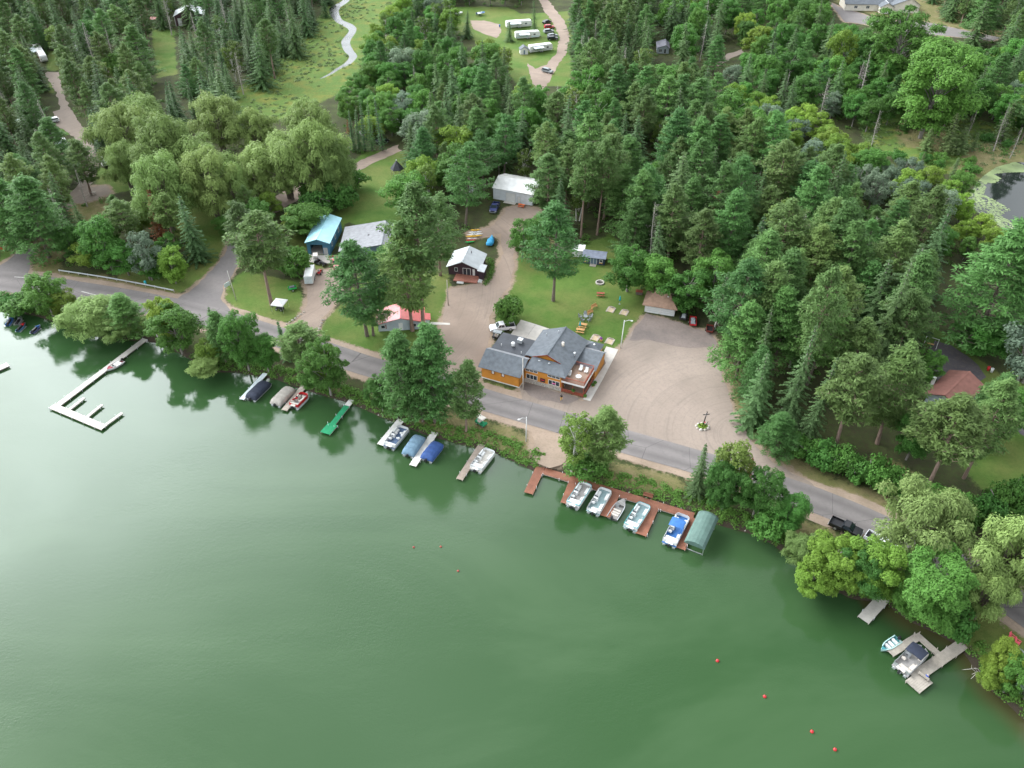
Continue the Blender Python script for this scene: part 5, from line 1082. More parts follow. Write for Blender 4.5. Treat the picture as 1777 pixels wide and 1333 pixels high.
def runabout(name, label, stern, bow, W, m, inner, seats, stripe=None, deckfrac=.3, ws=True, motor=M['black'], cat='boat'):
    root, L = at_boat(name, label, stern, bow, cat); hull(root, L, W, m, inner, .55, 'hull', stripe)
    if deckfrac:
        x0 = L / 2 - L * deckfrac; pts = []
        for i in range(7): t = .5 + (x0 + (L / 2 - x0) * i / 6) / L; k = 1.0 if t < .45 else max(.03, 1 - ((t - .45) / .55) ** 2.3); pts.append((-L / 2 + L * t, (W / 2 - .06) * k, .55 + .18 * t * t + .02))
        mb = MB(); mb.add(pts + [(p[0], -p[1], p[2]) for p in pts], [(i, i + 1, 8 + i, 7 + i) for i in range(6)]); mb.build('foredeck', inner if not stripe else m, root)
    for x in (-L * .30, -L * .08, L * .12 if deckfrac < .3 else -L * .2): MB().frust((x - .22, x + .22, -W * .36, W * .36), .2, (x - .2, x + .2, -W * .34, W * .34), .5).build('seat', seats, root)
    if ws:
        c = MB().box(L * .10, L * .16, .12, W * .4, .2, .85).build('console', m, root); MB().add([(L * .17, .12, .85), (L * .17, W * .4, .85), (L * .13, W * .38, 1.15), (L * .13, .14, 1.15)], [(0, 1, 2, 3)]).build('windscreen', M['glass'], c)
    outboard(root, -L / 2 - .05, motor, .2); return root
TANC = mat('tan_canvas', (0.32, 0.295, 0.26), .9, .2, 1.2, bump=.3); LBL = mat('light_blue_canvas', (0.12, 0.20, 0.27), .85, .2, 1.2, bump=.3); NVC = mat('dark_navy_canvas', (0.02, 0.026, 0.045), .85, .25, 1.5, bump=.3); DBL = mat('deep_blue_canvas', (0.025, 0.065, 0.2), .8, .2, 1.2, bump=.3); GRC = mat('green_canvas', (0.078, 0.135, 0.115), .75, .15, .9, bump=.4)
pontoon('pontoon boat under a dark navy cover beside the pale blue dock', (434, 694), (465, 664), M['carpetg'], cover=NVC)
pontoon('pontoon boat under a weathered tan cover left of the tan dock', (477, 704), (507, 674), M['carpetg'], cover=TANC)
pontoon('small red-trimmed white deck boat right of the tan dock', (508, 708), (530, 686), M['carpetg'], M['seat'], trim=M['red'], side=M['red'], wid=2.1, layout=2)
pontoon('open pontoon boat with dark blue carpet and white swivel chairs', (674, 778), (702, 744), M['carpet'], M['white'], layout=2)
pontoon('pontoon boat under a light blue cover left of the long white dock', (707, 792), (731, 758), M['carpetg'], cover=LBL)
pontoon('pontoon boat under a deep blue cover right of the long white dock', (739, 800), (763, 770), M['carpetg'], cover=DBL)
pontoon('open white pontoon boat moored alone at the brown dock', (824, 818), (851, 784), mat('pale_vinyl_floor', (.5, .47, .42), .7), M['white'], layout=1)
pontoon('leftmost white pontoon boat at the red-brown dock', (992, 881), (1018, 842), M['carpetg'], M['white'], trim=M['teal'], layout=1)
pontoon('white pontoon boat with grey-green floor, second at the red-brown dock', (1028, 892), (1052, 852), M['carpett'], M['white'], layout=0)
pontoon('white pontoon boat right of the fishing boat at the red-brown dock', (1092, 920), (1119, 878), M['carpett'], M['white'], trim=M['teal'], layout=1)
pontoon('white pontoon boat with a bright blue bimini and bow cover', (1160, 947), (1186, 897), M['blue'], M['white'], bimini=(M['blue'], -1.0, 1.1), layout=1)
pontoon('wide tritoon with a black bimini at the big grey dock', (1560, 1166), (1602, 1126), M['carpetg'], M['seat'], bimini=(NVC, -.6, 1.5), layout=0, swoop=True, side=M['alu'], wid=2.6)
runabout('fishing_boat', 'grey aluminium fishing boat between two white pontoons', (1062, 900), (1083, 867), 2.1, M['alu'], M['carpetg'], M['seat'], None, .34)
runabout('runabout', 'white and maroon runabout alongside the long dock', (212, 626), (186, 643), 1.9, M['white'], mat('maroon_vinyl', (.2, .02, .035), .5), M['white'], None, .3)
runabout('rowboat', 'small teal and white rowboat behind the big grey dock', (1559, 1109), (1529, 1129), 1.5, mat('aqua_gelcoat', (.45, .66, .64), .35), mat('teal_hull_paint', (.05, .22, .24), .5), M['white'], None, .16, False)
# boat lift under the green canopy
root, L = at_boat('boat_lift', 'boat lift under a long green ribbed canopy at the end of the red-brown dock', (1203, 958), (1226, 909), 'boat lift'); mb = MB(); V = []; n = 12
for i in range(n + 1):
    x = -L / 2 - .2 + (L + .6) * i / n; e = 0 if 0 < i < n else -.3
    V += [(x, 1.75 * c, 2.6 + .75 * s + e + (.05 if i % 2 else 0)) for c, s in ((-1.02, -.28), (-1, 0), (-.78, .55), (-.35, .9), (0, 1), (.35, .9), (.78, .55), (1, 0), (1.02, -.28))]
mb.add(V, [(i * 9 + j, i * 9 + j + 1, (i + 1) * 9 + j + 1, (i + 1) * 9 + j) for i in range(n) for j in range(8)] + [tuple(range(9)), tuple(range(n * 9, n * 9 + 9))[::-1]]); mb.build('canopy', GRC, root)
for x in (-L / 2 + .4, L / 2 - .4):
    for y in (-1.5, 1.5): MB().box(x - .05, x + .05, y - .05, y + .05, -1.2, 2.6).build('upright', M['alu'], root)
    MB().box(x - .06, x + .06, -1.45, 1.45, .1, .22).build('cradle_beam', M['alu'], root)
# personal watercraft by the left bank
def watercraft(label, stern, bow, m, m2):
    root, L = at_boat('watercraft', label, stern, bow, 'watercraft'); L = max(L, 2.6); hull(root, L, 1.15, m, M['black'], .4, 'hull')
    mb = MB(); mb.frust((-L * .42, L * .12, -.26, .26), .35, (-L * .40, L * .08, -.18, .18), .78); mb.build('saddle', M['black'], root); mb = MB(); mb.add([(L * .08, -.4, .5), (L * .08, .4, .5), (L * .44, .12, .55), (L * .44, -.12, .55), (L * .10, -.3, .86), (L * .10, .3, .86), (L * .30, .12, .72), (L * .30, -.12, .72)], [(0, 1, 5, 4), (1, 2, 6, 5), (2, 3, 7, 6), (3, 0, 4, 7), (4, 5, 6, 7)]); mb.build('cowl', m2, root); MB().tube([(L * .08, -.4, 1.0), (L * .1, 0, .92), (L * .08, .4, 1.0)], .03, 6).build('handlebar', M['black'], root)
    mb = MB(); mb.box(-L * .5, L * .25, -.75, .75, -.12, .06); mb.build('float', M['alu'], root)
watercraft('leftmost bright blue watercraft by the left bank', (12, 564), (23, 548), M['blue'], M['blue']); watercraft('silver-grey watercraft behind the red and blue one', (28, 562), (38, 550), M['alu'], M['grey'])
watercraft('red and blue watercraft in the middle of the four', (30, 574), (44, 560), mat('slate_blue_gelcoat', (.04, .12, .2), .3), M['red']); watercraft('dark blue watercraft right of the others', (55, 577), (70, 564), M['darkblue'], M['blue'])
for x, y in ((765, 949), (718, 950), (795, 991), (1245, 1147), (1327, 1209), (1409, 1270), (1449, 1301)):
    p = at(x, y, 0); b = empty('buoy', (p.x, p.y, 0), 0, 'round red buoy floating on the open lake', 'buoy', 'red swim buoys on the lake'); MB().dome((0, 0, .03), .2 if x < 800 else .26, .2 if x < 800 else .26, .2 if x < 800 else .26, None, 12, 8, True).build('float', mat('dull_red_float', (.3, .07, .05), .6) if x < 800 else M['red'], b); MB().tube([(0, 0, .28), (0, 0, .40)], .04, 6).build('eye', M['black'], b)

# ------------------------------------------------------------------ vehicles
def wheels(root, xs, y, r, w=.24, rim=None):
    for x in xs:
        for s in (-1, 1): t = MB().wheel((x, s * y, r), r, w, None, 16).build('wheel', M['rubber'], root); MB().wheel((x, s * (y + w * .3), r), r * .62, w * .5, None, 12).build('rim', rim or M['alu'], t)
def pickup(label, rear, front, paint, bed=M['black'], L=5.8):
    a, b = at(*rear), at(*front); c = (a + b) / 2; root = empty('pickup_truck', (c.x, c.y, GZ + .07), math.atan2(b.y - a.y, b.x - a.x), label, 'pickup truck'); w = .98; h = L / 2
    mb = MB(); mb.side([(-h, .48), (h - .1, .45), (h, .62), (h - .02, .98), (h - .25, 1.08), (h - 1.5, 1.16), (-.55, 1.14), (-.55, .8), (-h, .8)], -w, w); mb.build('body', paint, root)
    mb = MB(); mb.box(-h, -.6, -w, -w + .09, .8, 1.2); mb.box(-h, -.6, w - .09, w, .8, 1.2); mb.box(-h, -h + .08, -w + .09, w - .09, .8, 1.2); bd = mb.build('bed', paint, root); MB().box(-h + .08, -.6, -w + .1, w - .1, .8, .86).build('bed_liner', bed, bd)
    cx0, cx1 = -.6, h - 1.35; mb = MB(); mb.frust((cx0, cx1, -w + .03, w - .03), 1.13, (cx0 + .22, cx1 - .75, -w + .2, w - .2), 1.86); cab = mb.build('cab', paint, root)
    def quad(ps, nm): MB().add(ps, [(0, 1, 2, 3)]).build(nm, M['glass'], cab)
    e = .012
    quad([(cx1 - .06 + e, -w + .14, 1.2), (cx1 - .06 + e, w - .14, 1.2), (cx1 - .68 + e, w - .26, 1.8), (cx1 - .68 + e, -w + .26, 1.8)], 'windscreen'); quad([(cx0 + .03 - e, -w + .16, 1.22), (cx0 + .03 - e, w - .16, 1.22), (cx0 + .19 - e, w - .28, 1.78), (cx0 + .19 - e, -w + .28, 1.78)], 'rear_window')
    for s in (-1, 1):
        for (u0, u1) in ((.10, .50), (.54, .93)):
            def q(u, z): xx = (cx0 + (cx1 - cx0) * u) if z < 1.5 else (cx0 + .22 + (cx1 - cx0 - .97) * u); t = (z - 1.13) / .73; return (xx, s * (w - .03 - .17 * t + e), z)
            quad([q(u0, 1.22), q(u1, 1.22), q(u1, 1.78), q(u0, 1.78)], 'side_window')
        MB().box(h - .03, h + .02, s * (w - .2) - .16, s * (w - .2) + .16, .78, .96).build('headlight', M['lamp_w'], root); MB().box(-h - .02, -h + .02, s * (w - .12) - .07, s * (w - .12) + .07, .75, 1.1).build('taillight', M['lamp_red'], root)
        MB().box(cx1 - .35, cx1 - .2, s * (w + .02), s * (w + .22), 1.2, 1.38).build('mirror', paint, root)
    MB().box(h - .05, h + .1, -w + .05, w - .05, .42, .62).build('bumper', M['alu'], root); MB().box(-h - .12, -h + .02, -w + .05, w - .05, .45, .62).build('bumper', M['alu'], root); MB().box(h - .02, h + .03, -.5, .5, .68, .98).build('grille', M['black'], root)
    wheels(root, (-h + 1.2, h - 1.05), w - .1, .40); return root
def suv(label, rear, front, paint, name='parked_car', L=4.6):
    a, b = at(*rear), at(*front); c = (a + b) / 2; root = empty(name, (c.x, c.y, GZ + .05), math.atan2(b.y - a.y, b.x - a.x), label, 'car'); w = .9; h = L / 2
    mb = MB(); mb.side([(-h, .4), (h, .4), (h, .75), (h - .2, .92), (h - 1.1, 1.0), (-h, 1.0)], -w, w); mb.build('body', paint, root); mb = MB(); mb.frust((-h + .05, h - 1.05, -w + .04, w - .04), .99, (-h + .35, h - 1.8, -w + .18, w - .18), 1.6); cab = mb.build('cabin', paint, root)
    mb = MB(); mb.frust((-h + .10, h - 1.12, -w + .02, w - .02), 1.06, (-h + .30, h - 1.72, -w + .155, w - .155), 1.52); mb.build('windows', M['glass'], cab); wheels(root, (-h + .8, h - .85), w - .1, .33)
    for s in (-1, 1): MB().box(h - .02, h + .02, s * .6 - .15, s * .6 + .15, .66, .82).build('headlight', M['lamp_w'], root)
    return root
pickup('white crew-cab pickup parked behind the lodge', (894, 570), (850, 575), M['carwhite'], L=5.7); pickup('red pickup in the drive of the grey-roofed house', (577, 449), (589, 472), M['carred'], M['alu'])
pickup('dark blue pickup in front of the white pole shed', (862, 357), (855, 372), M['darkblue'], L=5.4); pickup('black pickup parked on the road shoulder at the right', (1446, 912), (1486, 930), M['truckblack'], L=5.4); pickup('white pickup half hidden under the big willow', (1508, 936), (1550, 958), M['carwhite'], L=5.6)
for rear, front, m, l_ in (((940, 44), (958, 38), M['truckblack'], 'uppermost black vehicle beside the white campers'), ((945, 50), (961, 49), M['carred'], 'dark red vehicle right of the white campers'), ((944, 58), (960, 56), M['grey'], 'grey vehicle right of the middle camper'), ((950, 70), (968, 69), M['truckblack'], 'lowest black car right of the middle camper'), ((952, 66), (966, 64), M['grey'], 'dark grey car just above the lowest black car'),
                         ((476, 330), (466, 322), M['carwhite'], 'white car half hidden under the willows'), ((74, 150), (62, 143), M['alu'], 'silver vehicle left of the campground lane'), ((655, 251), (672, 246), M['truckblack'], 'dark car beyond the row of thin firs'), ((942, 124), (958, 128), M['grey'], 'grey car on the lower camp road'), ((526, 350), (540, 356), M['alu'], 'silver car in the bushes left of the blue garage roof'), ((96, 212), (86, 214), M['carwhite'], 'white vehicle beside the campground lane')):
    suv(l_, rear, front, m)
def camper(label, a, b, H=2.9, W=2.5, stripe=M['grey'], name='camper_trailer'):
    p, q = at(*a), at(*b); c = (p + q) / 2; L = (q - p).length; root = empty(name, (c.x, c.y, GZ), math.atan2(q.y - p.y, q.x - p.x), label, 'camper'); h = L / 2; w = W / 2
    mb = MB(); mb.side([(-h, .6), (h - .5, .6), (h, 1.2), (h - .1, H - .35), (h - .5, H), (-h + .3, H), (-h, H - .3)], -w, w); mb.build('body', M['whitep'], root); MB().box(-h + .3, h - .55, -w + .06, w - .06, H + .002, H + .05).build('roof_membrane', M['white_roof'], root)
    s = MB(); [s.box(-h + .05, h - .4, y - .01, y + .01, .95, 1.15) for y in (-w - .012, w + .012)]; s.build('stripe', stripe, root)
    for x in (-h * .7, -h * .2, h * .45): o = MB().box(x, x + .9, -w - .03, -w, 1.5, 2.1).build('window', M['black'], root); MB().box(x + .06, x + .84, -w - .04, -w - .031, 1.56, 2.04).build('pane', M['glass'], o)
    MB().box(h * .12, h * .12 + .7, -w - .03, -w, .75, 2.3).build('door', M['seat'], root); MB().box(-.6, .4, -.4, .4, H + .055, H + .3).build('roof_air_conditioner', M['whitep'], root)
    mb = MB(); slab(mb, [(-h * .75, -w - .02, H - .25), (h * .1, -w - .02, H - .25), (h * .1, -w - 1.8, H - .6), (-h * .75, -w - 1.8, H - .6)], .05); mb.build('awning', M['dk_steel'], root)
    wheels(root, (-.3, .5), w - .15, .34); MB().bar((h, 0, .55), (h + 1.1, 0, .5), .12).build('hitch', M['black'], root); return root
camper('uppermost of three long white campers at the far camp', (878, 49), (922, 46)); camper('middle of three long white campers at the far camp', (894, 68), (936, 65), stripe=mat('aqua_stripe', (.2, .42, .44), .5)); camper('lowest of three long white campers at the far camp', (918, 92), (957, 87))
camper('white camper with a red rear panel at the far left', (66, 88), (79, 110), stripe=M['red']); camper('light camper with a slide-out beside the campground lane', (178, 290), (205, 284)); camper('white camper hidden among pines at the top left', (132, 92), (168, 88)); camper('small cream camper in the pines left of the lane', (98, 256), (118, 252), 2.5, 2.2)
camper('silver camper half hidden above the small cream camper', (72, 236), (98, 232)); camper('white camper behind the pines at the left edge', (40, 215), (62, 222)); camper('white camper seen through the trunks above the brown lane', (626, 236), (650, 232)); camper('white camper seen through the pines right of the thin firs', (676, 216), (690, 226)); camper('white trailer left of the white pole shed', (798, 344), (824, 330))
# cargo trailer, utility trailers, small machines
p = at(537, 494); b = empty('cargo_trailer', (p.x, p.y, GZ + .03), heading((535, 497), (541, 468)), 'white enclosed cargo trailer in the drive by the blue garage', 'trailer'); mb = MB(); mb.frust((-.4, 5.4, -1.05, 1.05), .45, (-.38, 5.2, -1.03, 1.03), 2.5); mb.build('box', M['whitep'], b); MB().box(-.3, 5.1, -.98, .98, 2.502, 2.55).build('roof', M['white_roof'], b); o = MB().box(-.43, -.40, -.95, .95, .5, 2.4).build('rear_door', M['dk_steel'], b); MB().box(-.45, -.432, -.03, .03, .6, 2.3).build('lock_bar', M['steel'], o); wheels(b, (2.0, 2.8), 1.05, .32); MB().bar((5.4, 0, .5), (6.7, 0, .45), .1).build('tongue', M['black'], b)
def utility(label, px, py, ang, m, load=None, L=2.6, W=1.5):
    p = at(px, py); b = empty('utility_trailer', (p.x, p.y, GZ + .05), ang, label, 'trailer'); h = L / 2; w = W / 2; MB().box(-h, h, -w, w, .45, .52).build('floor', M['black'], b)
    mb = MB(); mb.box(-h, h, -w, -w + .05, .52, .95); mb.box(-h, h, w - .05, w, .52, .95); mb.box(-h, -h + .05, -w + .05, w - .05, .52, .95); mb.box(h - .05, h, -w + .05, w - .05, .52, .95); mb.build('side_panel', m, b); wheels(b, (0,), w + .12, .3, .2); MB().bar((h, 0, .45), (h + 1.1, 0, .4), .08).build('tongue', M['black'], b)
    if load: mb = MB(); mb.frust((-h * .8, h * .8, -w * .8, w * .8), .52, (-h * .5, h * .5, -w * .5, w * .5), 1.15); mb.build('tarp', load, b)
utility('small black trailer right of the two-door garage', 1186, 554, R(70), M['black'], M['grey'], 2.2); utility('red utility trailer beside the garage forecourt', 1202, 562, R(80), M['red'], M['grey'], 3.2); utility('dark red open trailer at the forest edge of the forecourt', 1231, 575, R(78), M['maroon'], None, 2.6); utility('dark trailer with plants on the grass by the drive', 508, 504, R(20), M['green'], M['shingle'], 2.0, 1.2)
def cart(label, px, py, ang, m, roof=M['seat'], name='golf_cart', cat='golf cart'):
    p = at(px, py); b = empty(name, (p.x, p.y, GZ + .05), ang, label, cat); mb = MB(); mb.side([(-1.15, .35), (1.15, .35), (1.2, .7), (.75, .85), (.55, .5), (-.1, .5), (-.15, .75), (-1.15, .8)], -.58, .58); mb.build('body', m, b)
    s = MB().box(-.5, 0, -.5, .5, .72, .86).build('seat', M['seat'], b); MB().box(-.55, -.45, -.5, .5, .86, 1.25).build('backrest', M['seat'], s)
    for x in (-.9, .7):
        for y in (-.52, .52): MB().bar((x, y, .8), (x * .9, y, 1.85), .04).build('roof_post', M['black'], b)
    mb = MB(); mb.frust((-1.05, .95, -.62, .62), 1.85, (-.95, .85, -.55, .55), 1.95); mb.build('roof', roof, b); wheels(b, (-.75, .8), .52, .24, .2)
cart('cream-roofed golf cart parked on the lake verge', 835, 737, R(-40), M['dk_green']); cart('cream-roofed golf cart on the slab before the blue garage', 549, 453, R(100), M['alu']); cart('black side-by-side buggy with a canopy behind the lodge', 864, 588, R(-20), M['black'], M['grey'], 'buggy', 'buggy')
def quad(label, px, py, ang, m, name='quad_bike', cat='quad bike'):
    p = at(px, py); b = empty(name, (p.x, p.y, GZ + .05), ang, label, cat); mb = MB(); mb.frust((-.85, .9, -.35, .35), .45, (-.6, .6, -.22, .22), .85); mb.build('body', m, b); MB().box(-.5, .2, -.16, .16, .85, .95).build('seat', M['black'], b); MB().tube([(.4, -.4, 1.05), (.5, 0, 1.0), (.4, .4, 1.05)], .03, 6).build('handlebar', M['black'], b); wheels(b, (-.6, .65), .48, .3, .26)
quad('black quad bike beside the cream-roofed cart', 560, 460, R(-35), M['black']); quad('red compact loader beside the white cargo trailer', 555, 475, R(85), M['red'], 'compact_loader', 'loader'); quad('black motorcycle-sized machine by the slab', 552, 457, R(60), M['truckblack'])
# canopy tent over a small vehicle
p = at(487, 537); b = empty('canopy_tent', p, R(-12), 'white pop-up canopy tent on the grass by the road', 'canopy tent'); mb = MB(); r = [(-1.5, -1.5, 2.0), (1.5, -1.5, 2.0), (1.5, 1.5, 2.0), (-1.5, 1.5, 2.0), (0, 0, 2.75)]; mb.add(r + [(v[0], v[1], 1.8) for v in r[:4]], [(0, 1, 4), (1, 2, 4), (2, 3, 4), (3, 0, 4), (5, 6, 1, 0), (6, 7, 2, 1), (7, 8, 3, 2), (8, 5, 0, 3)]); mb.build('canopy', M['white'], b)
for x in (-1.45, 1.45):
    for y in (-1.45, 1.45): MB().bar((x, y, 0), (x, y, 1.95), .05).build('leg', M['alu'], b)
quad('dark quad bike parked under the white canopy tent', 486, 538, R(-20), M['black'])
# kayaks, tarped boat
def kayak(label, a, b_, m, z=.35, w=.7):
    p, q = at(*a), at(*b_); c = (p + q) / 2; L = (q - p).length; root = empty('kayak', (c.x, c.y, GZ + z), math.atan2(q.y - p.y, q.x - p.x), label, 'kayak'); n = 10; V = []
    for i in range(n + 1):
        t = i / n; x = -L / 2 + L * t; k = math.sin(math.pi * min(.98, max(.02, t))) ** .7; V += [(x, w / 2 * k * math.cos(a_), .05 + .2 * k * math.sin(a_) + .1 * (2 * t - 1) ** 4) for a_ in [j * math.pi / 4 for j in range(8)]]
    MB().add(V, [(i * 8 + j, i * 8 + (j + 1) % 8, (i + 1) * 8 + (j + 1) % 8, (i + 1) * 8 + j) for i in range(n) for j in range(8)], None, True).build('hull', m, root); mb = MB(); mb.tube([(.45 * math.cos(k), .2 * math.sin(k), .25) for k in [j * .6283 for j in range(11)]], .035, 5); mb.build('cockpit_rim', M['black'], root)
for i, (a, b_, m, l_) in enumerate((((816, 402), (834, 401), M['yellow'], 'orange-yellow kayak, farthest in the row'), ((813, 406), (836, 405), M['white'], 'white kayak, second in the row from the back'), ((810, 410), (838, 408), M['white'], 'long white kayak in the middle of the row'), ((808, 413), (837, 411), M['yellow'], 'bright yellow kayak in the middle of the row'), ((811, 417), (828, 416), M['seat'], 'cream kayak below the bright yellow one'), ((809, 420), (826, 419), M['red'], 'red kayak behind the green one'), ((807, 423), (824, 421), M['green'], 'green kayak, nearest in the row'))): kayak(l_, a, b_, m)
p = at(851, 423); b = empty('tarped_boat', p, heading((848, 426), (854, 410)), 'boat on a trailer under a bright blue tarp by the gravel drive', 'boat'); mb = MB(); V = []
for i in range(9): t = i / 8; k = math.sin(math.pi * min(.95, .22 + .75 * t)) ** .6; V += [(-1.9 + 4.2 * t, 1.0 * k * c, .55 + .85 * s * (.75 + .25 * math.sin(i * 1.7))) for c, s in ((-1, 0), (-.9, .5), (-.5, .9), (0, 1.05), (.5, .9), (.9, .5), (1, 0))]
mb.add(V, [(i * 7 + j, i * 7 + j + 1, (i + 1) * 7 + j + 1, (i + 1) * 7 + j) for i in range(8) for j in range(6)] + [tuple(range(7)), tuple(range(56, 63))[::-1]], None, True); mb.build('tarp', mat('bright_blue_tarp', (.03, .28, .5), .5, .15, 2, bump=.5), b); mb = MB(); mb.frust((-1.7, 2.0, -.6, .6), .35, (-1.9, 2.2, -.95, .95), .6); mb.build('hull', M['navy'], b); wheels(b, (-.6,), .9, .28); MB().bar((-1.8, 0, .4), (3.2, 0, .35), .1).build('trailer_frame', M['black'], b)
for i, (px, py, l_) in enumerate(((795, 28, 'white covered boat on the far camp lawn'), (834, 28, 'blue and white boat on a trailer on the far camp lawn'))): q = runabout('trailer_boat', l_, (px - 7, py + 2), (px + 8, py), 2.2, M['white'] if i == 0 else M['dk_steel'], M['whitep'] if i == 0 else M['blue'], M['white'], None, .35); q.location.z = GZ + .6; wheels(q, (-.4,), .8, .3); [setattr(o, 'location', Vector((0, 0, -.6))) for o in q.children if o.name.startswith('wheel')]

# ------------------------------------------------------------------ street furniture and garden things
g0, g1 = at(103, 473), at(302, 508); pts = [at(103 + 199 * k / 24, 473 + 35 * (k / 24) - 2.0 * math.sin(math.pi * k / 24)) for k in range(25)]; root = empty('guard_rail', pts[0], 0, 'long galvanised guard rail beside the road', 'guard rail'); mb = MB(); o = pts[0]
for a, b in zip(pts, pts[1:]): A, B = a - o, b - o; mb.bar((A.x, A.y, .62), (B.x, B.y, .62), .08, .14); mb.bar((A.x, A.y, .78), (B.x, B.y, .78), .08, .12); mb.bar((A.x, A.y + .03, .70), (B.x, B.y + .03, .70), .05, .08)
mb.build('rail', mat('bright_galvanised', (.48, .52, .53), .45, .08, 2), root)
for a in pts[::2]: q = a - o; MB().box(q.x - .08, q.x + .08, q.y + .08, q.y + .24, -.3, .8).build('post', M['wood'], root)
def pole(label, px, py, top, m=M['wood'], r=.14, arm=None, lamp=False, cat='utility pole', name='utility_pole', tilt=0):
    p = at(px, py); h = rise(px, py, top); b = empty(name, p, 0, label, cat); b.rotation_euler.y = tilt; MB().tube([(0, 0, -.5), (0, 0, h)], [r, r * .7], 8).build('pole', m, b)
    if lamp: a = MB(); a.tube([(0, 0, h - .3), (arm[0] * .6, arm[1] * .6, h + .1), (arm[0], arm[1], h)], .05, 6); s = a.build('arm', m, b); MB().dome((arm[0], arm[1], h - .08), .3, .2, .14, full=True).build('lamp_head', M['whitep'], s)
    return b
pole('pale street lamp pole at the boat launch', 913, 766, 724, M['whitep'], .12, (-1.4, -.6), True, 'street lamp', 'street_lamp'); pole('white lamp pole at the edge of the parking lot', 1077, 604, 556, M['whitep'], .12, (1.6, .0), True, 'street lamp', 'street_lamp', .03)
pole('pale wooden utility pole in front of the lodge', 908, 676, 622, mat('pale_pole', (.45, .42, .38), .8), .15, tilt=-.02); pole('pale pole at the mouth of the resort drive', 410, 521, 470, M['dk_pale'], .12, tilt=-.05); pole('wooden pole at the campground entry', 110, 382, 322, mat('honey_pole', (.42, .30, .18), .8), .14, tilt=-.06); pole('utility pole left of the gravel drive', 778, 530, 486, M['wood'], .13); pole('pole half hidden in the firs at the parking lot corner', 1348, 742, 708, M['dk_pale'], .12)
pole('thin white flagpole on the lawn of the red-roofed house', 1594, 552, 526, M['whitep'], .06, cat='flagpole', name='flagpole'); pole('wooden light pole behind the white pole shed', 866, 304, 284, M['wood'], .1, (2.2, .6), True)
b = empty('anchor_planter', at(1219, 741), R(6), 'planter of rocks and flowers with a tall black anchor in the parking lot', 'planter'); st = []
for k in range(9):
    a = k * .7; s = random.uniform(.28, .45); MB().dome((1.15 * math.cos(a), 1.0 * math.sin(a), .05), s, s * .8, s * .8, None, 8, 4).build('stone', M['conc'] if k % 3 == 0 else M['stone'], b)
gg = TG(77); q = nrm(gg.r.standard_normal((420, 3))); q[:, 2] = abs(q[:, 2]); gg.blades(q * np.array([1.15, 1.0, .75]) * (gg.r.random((420, 1)) ** .4), q * .5 + np.array([0, 0, .6]), .26, .2, .5); link('planting', gg.crown('planting', FOL['yellow']), b)
mb = MB(); mb.tube([(0, 0, 0), (.35, 0, 3.6)], [.13, .1], 8); mb.bar((-.35, 0, 3.2), (.95, 0, 3.25), .1, .14); mb.tube([(.36, 0, 3.6), (.36, .18, 3.8), (.36, 0, 4.0), (.36, -.18, 3.8), (.36, 0, 3.6)], .05, 6); mb.tube([(-.9, 0, 1.3), (-.6, 0, .6), (0, 0, .35), (.6, 0, .6), (.95, 0, 1.3)], [.05, .1, .13, .1, .05], 6); mb.build('anchor', M['truckblack'], b); MB().dome((.25, -.12, 1.3), .16, .16, .16, full=True).build('float', M['pink'], b)
def picnic(label, px, py, ang, m):
    b = empty('picnic_table', at(px, py), ang, label, 'picnic table')
    for k in range(4): MB().box(-.95, .95, -.38 + .19 * k, -.21 + .19 * k, .72, .76).build('top_plank', m, b)
    for s in (-1, 1): MB().box(-.95, .95, s * .72 - .13, s * .72 + .13, .42, .46).build('bench', m, b)
    for x in (-.65, .65): mb = MB(); mb.bar((x, -.8, 0), (x, .25, .72), .07, .1); mb.bar((x, .8, 0), (x, -.25, .72), .07, .1); mb.box(x - .04, x + .04, -.8, .8, .36, .43); mb.build('leg_frame', m, b)
picnic('upper of two honey-coloured picnic tables behind the lodge', 1011, 567, R(-14), M['woody']); picnic('lower of two honey-coloured picnic tables behind the lodge', 1007, 576, R(-14), M['woody']); picnic('brown picnic table under a grey top on the lawn', 1042, 513, R(-6), M['redw']); picnic('red and yellow picnic table before the white pole shed', 905, 359, R(-22), M['orange']); picnic('grey picnic table at the campground pitch', 161, 338, R(25), M['dk_grey']); picnic('wooden picnic table at the left edge', 6, 411, R(20), M['dk_tan'])
def umbrella(label, px, py):
    b = empty('patio_umbrella', at(px, py), 0, label, 'umbrella'); MB().cyl((0, 0), .03, 0, 2.3, 6).build('pole', M['alu'], b); mb = MB(); mb.tube([(0, 0, 1.1), (0, 0, 1.5), (0, 0, 2.1), (0, 0, 2.35)], [.26, .24, .12, .03], 8); mb.build('folded_canopy', M['teal'], b); MB().cyl((0, 0), .25, 0, .08, 10).build('base', M['grey'], b)
umbrella('folded teal umbrella by the farther horseshoe pits', 1075, 528); umbrella('folded teal umbrella between the picnic tables', 1006, 572)
def swing_bench(label, px, py, ang):
    b = empty('garden_bench', at(px, py), ang, label, 'bench'); MB().box(-.8, .8, -.28, .25, .4, .46).build('seat', M['woody'], b); MB().box(-.8, .8, .22, .28, .46, .95).build('backrest', M['woody'], b)
    for x in (-.75, .75): MB().box(x - .04, x + .04, -.26, .26, 0, .6).build('leg', M['woody'], b)
swing_bench('upper of two honey timber benches on the lawn', 1031, 534, R(40)); swing_bench('lower of two honey timber benches on the lawn', 1024, 544, R(45))
b = empty('patio_set', at(1016, 553), 0, 'round grey patio table on the lodge lawn', 'table'); MB().cyl((0, 0), .55, .68, .72, 16).build('top', M['grey'], b); MB().cyl((0, 0), .06, 0, .68, 8).build('pedestal', M['grey'], b)
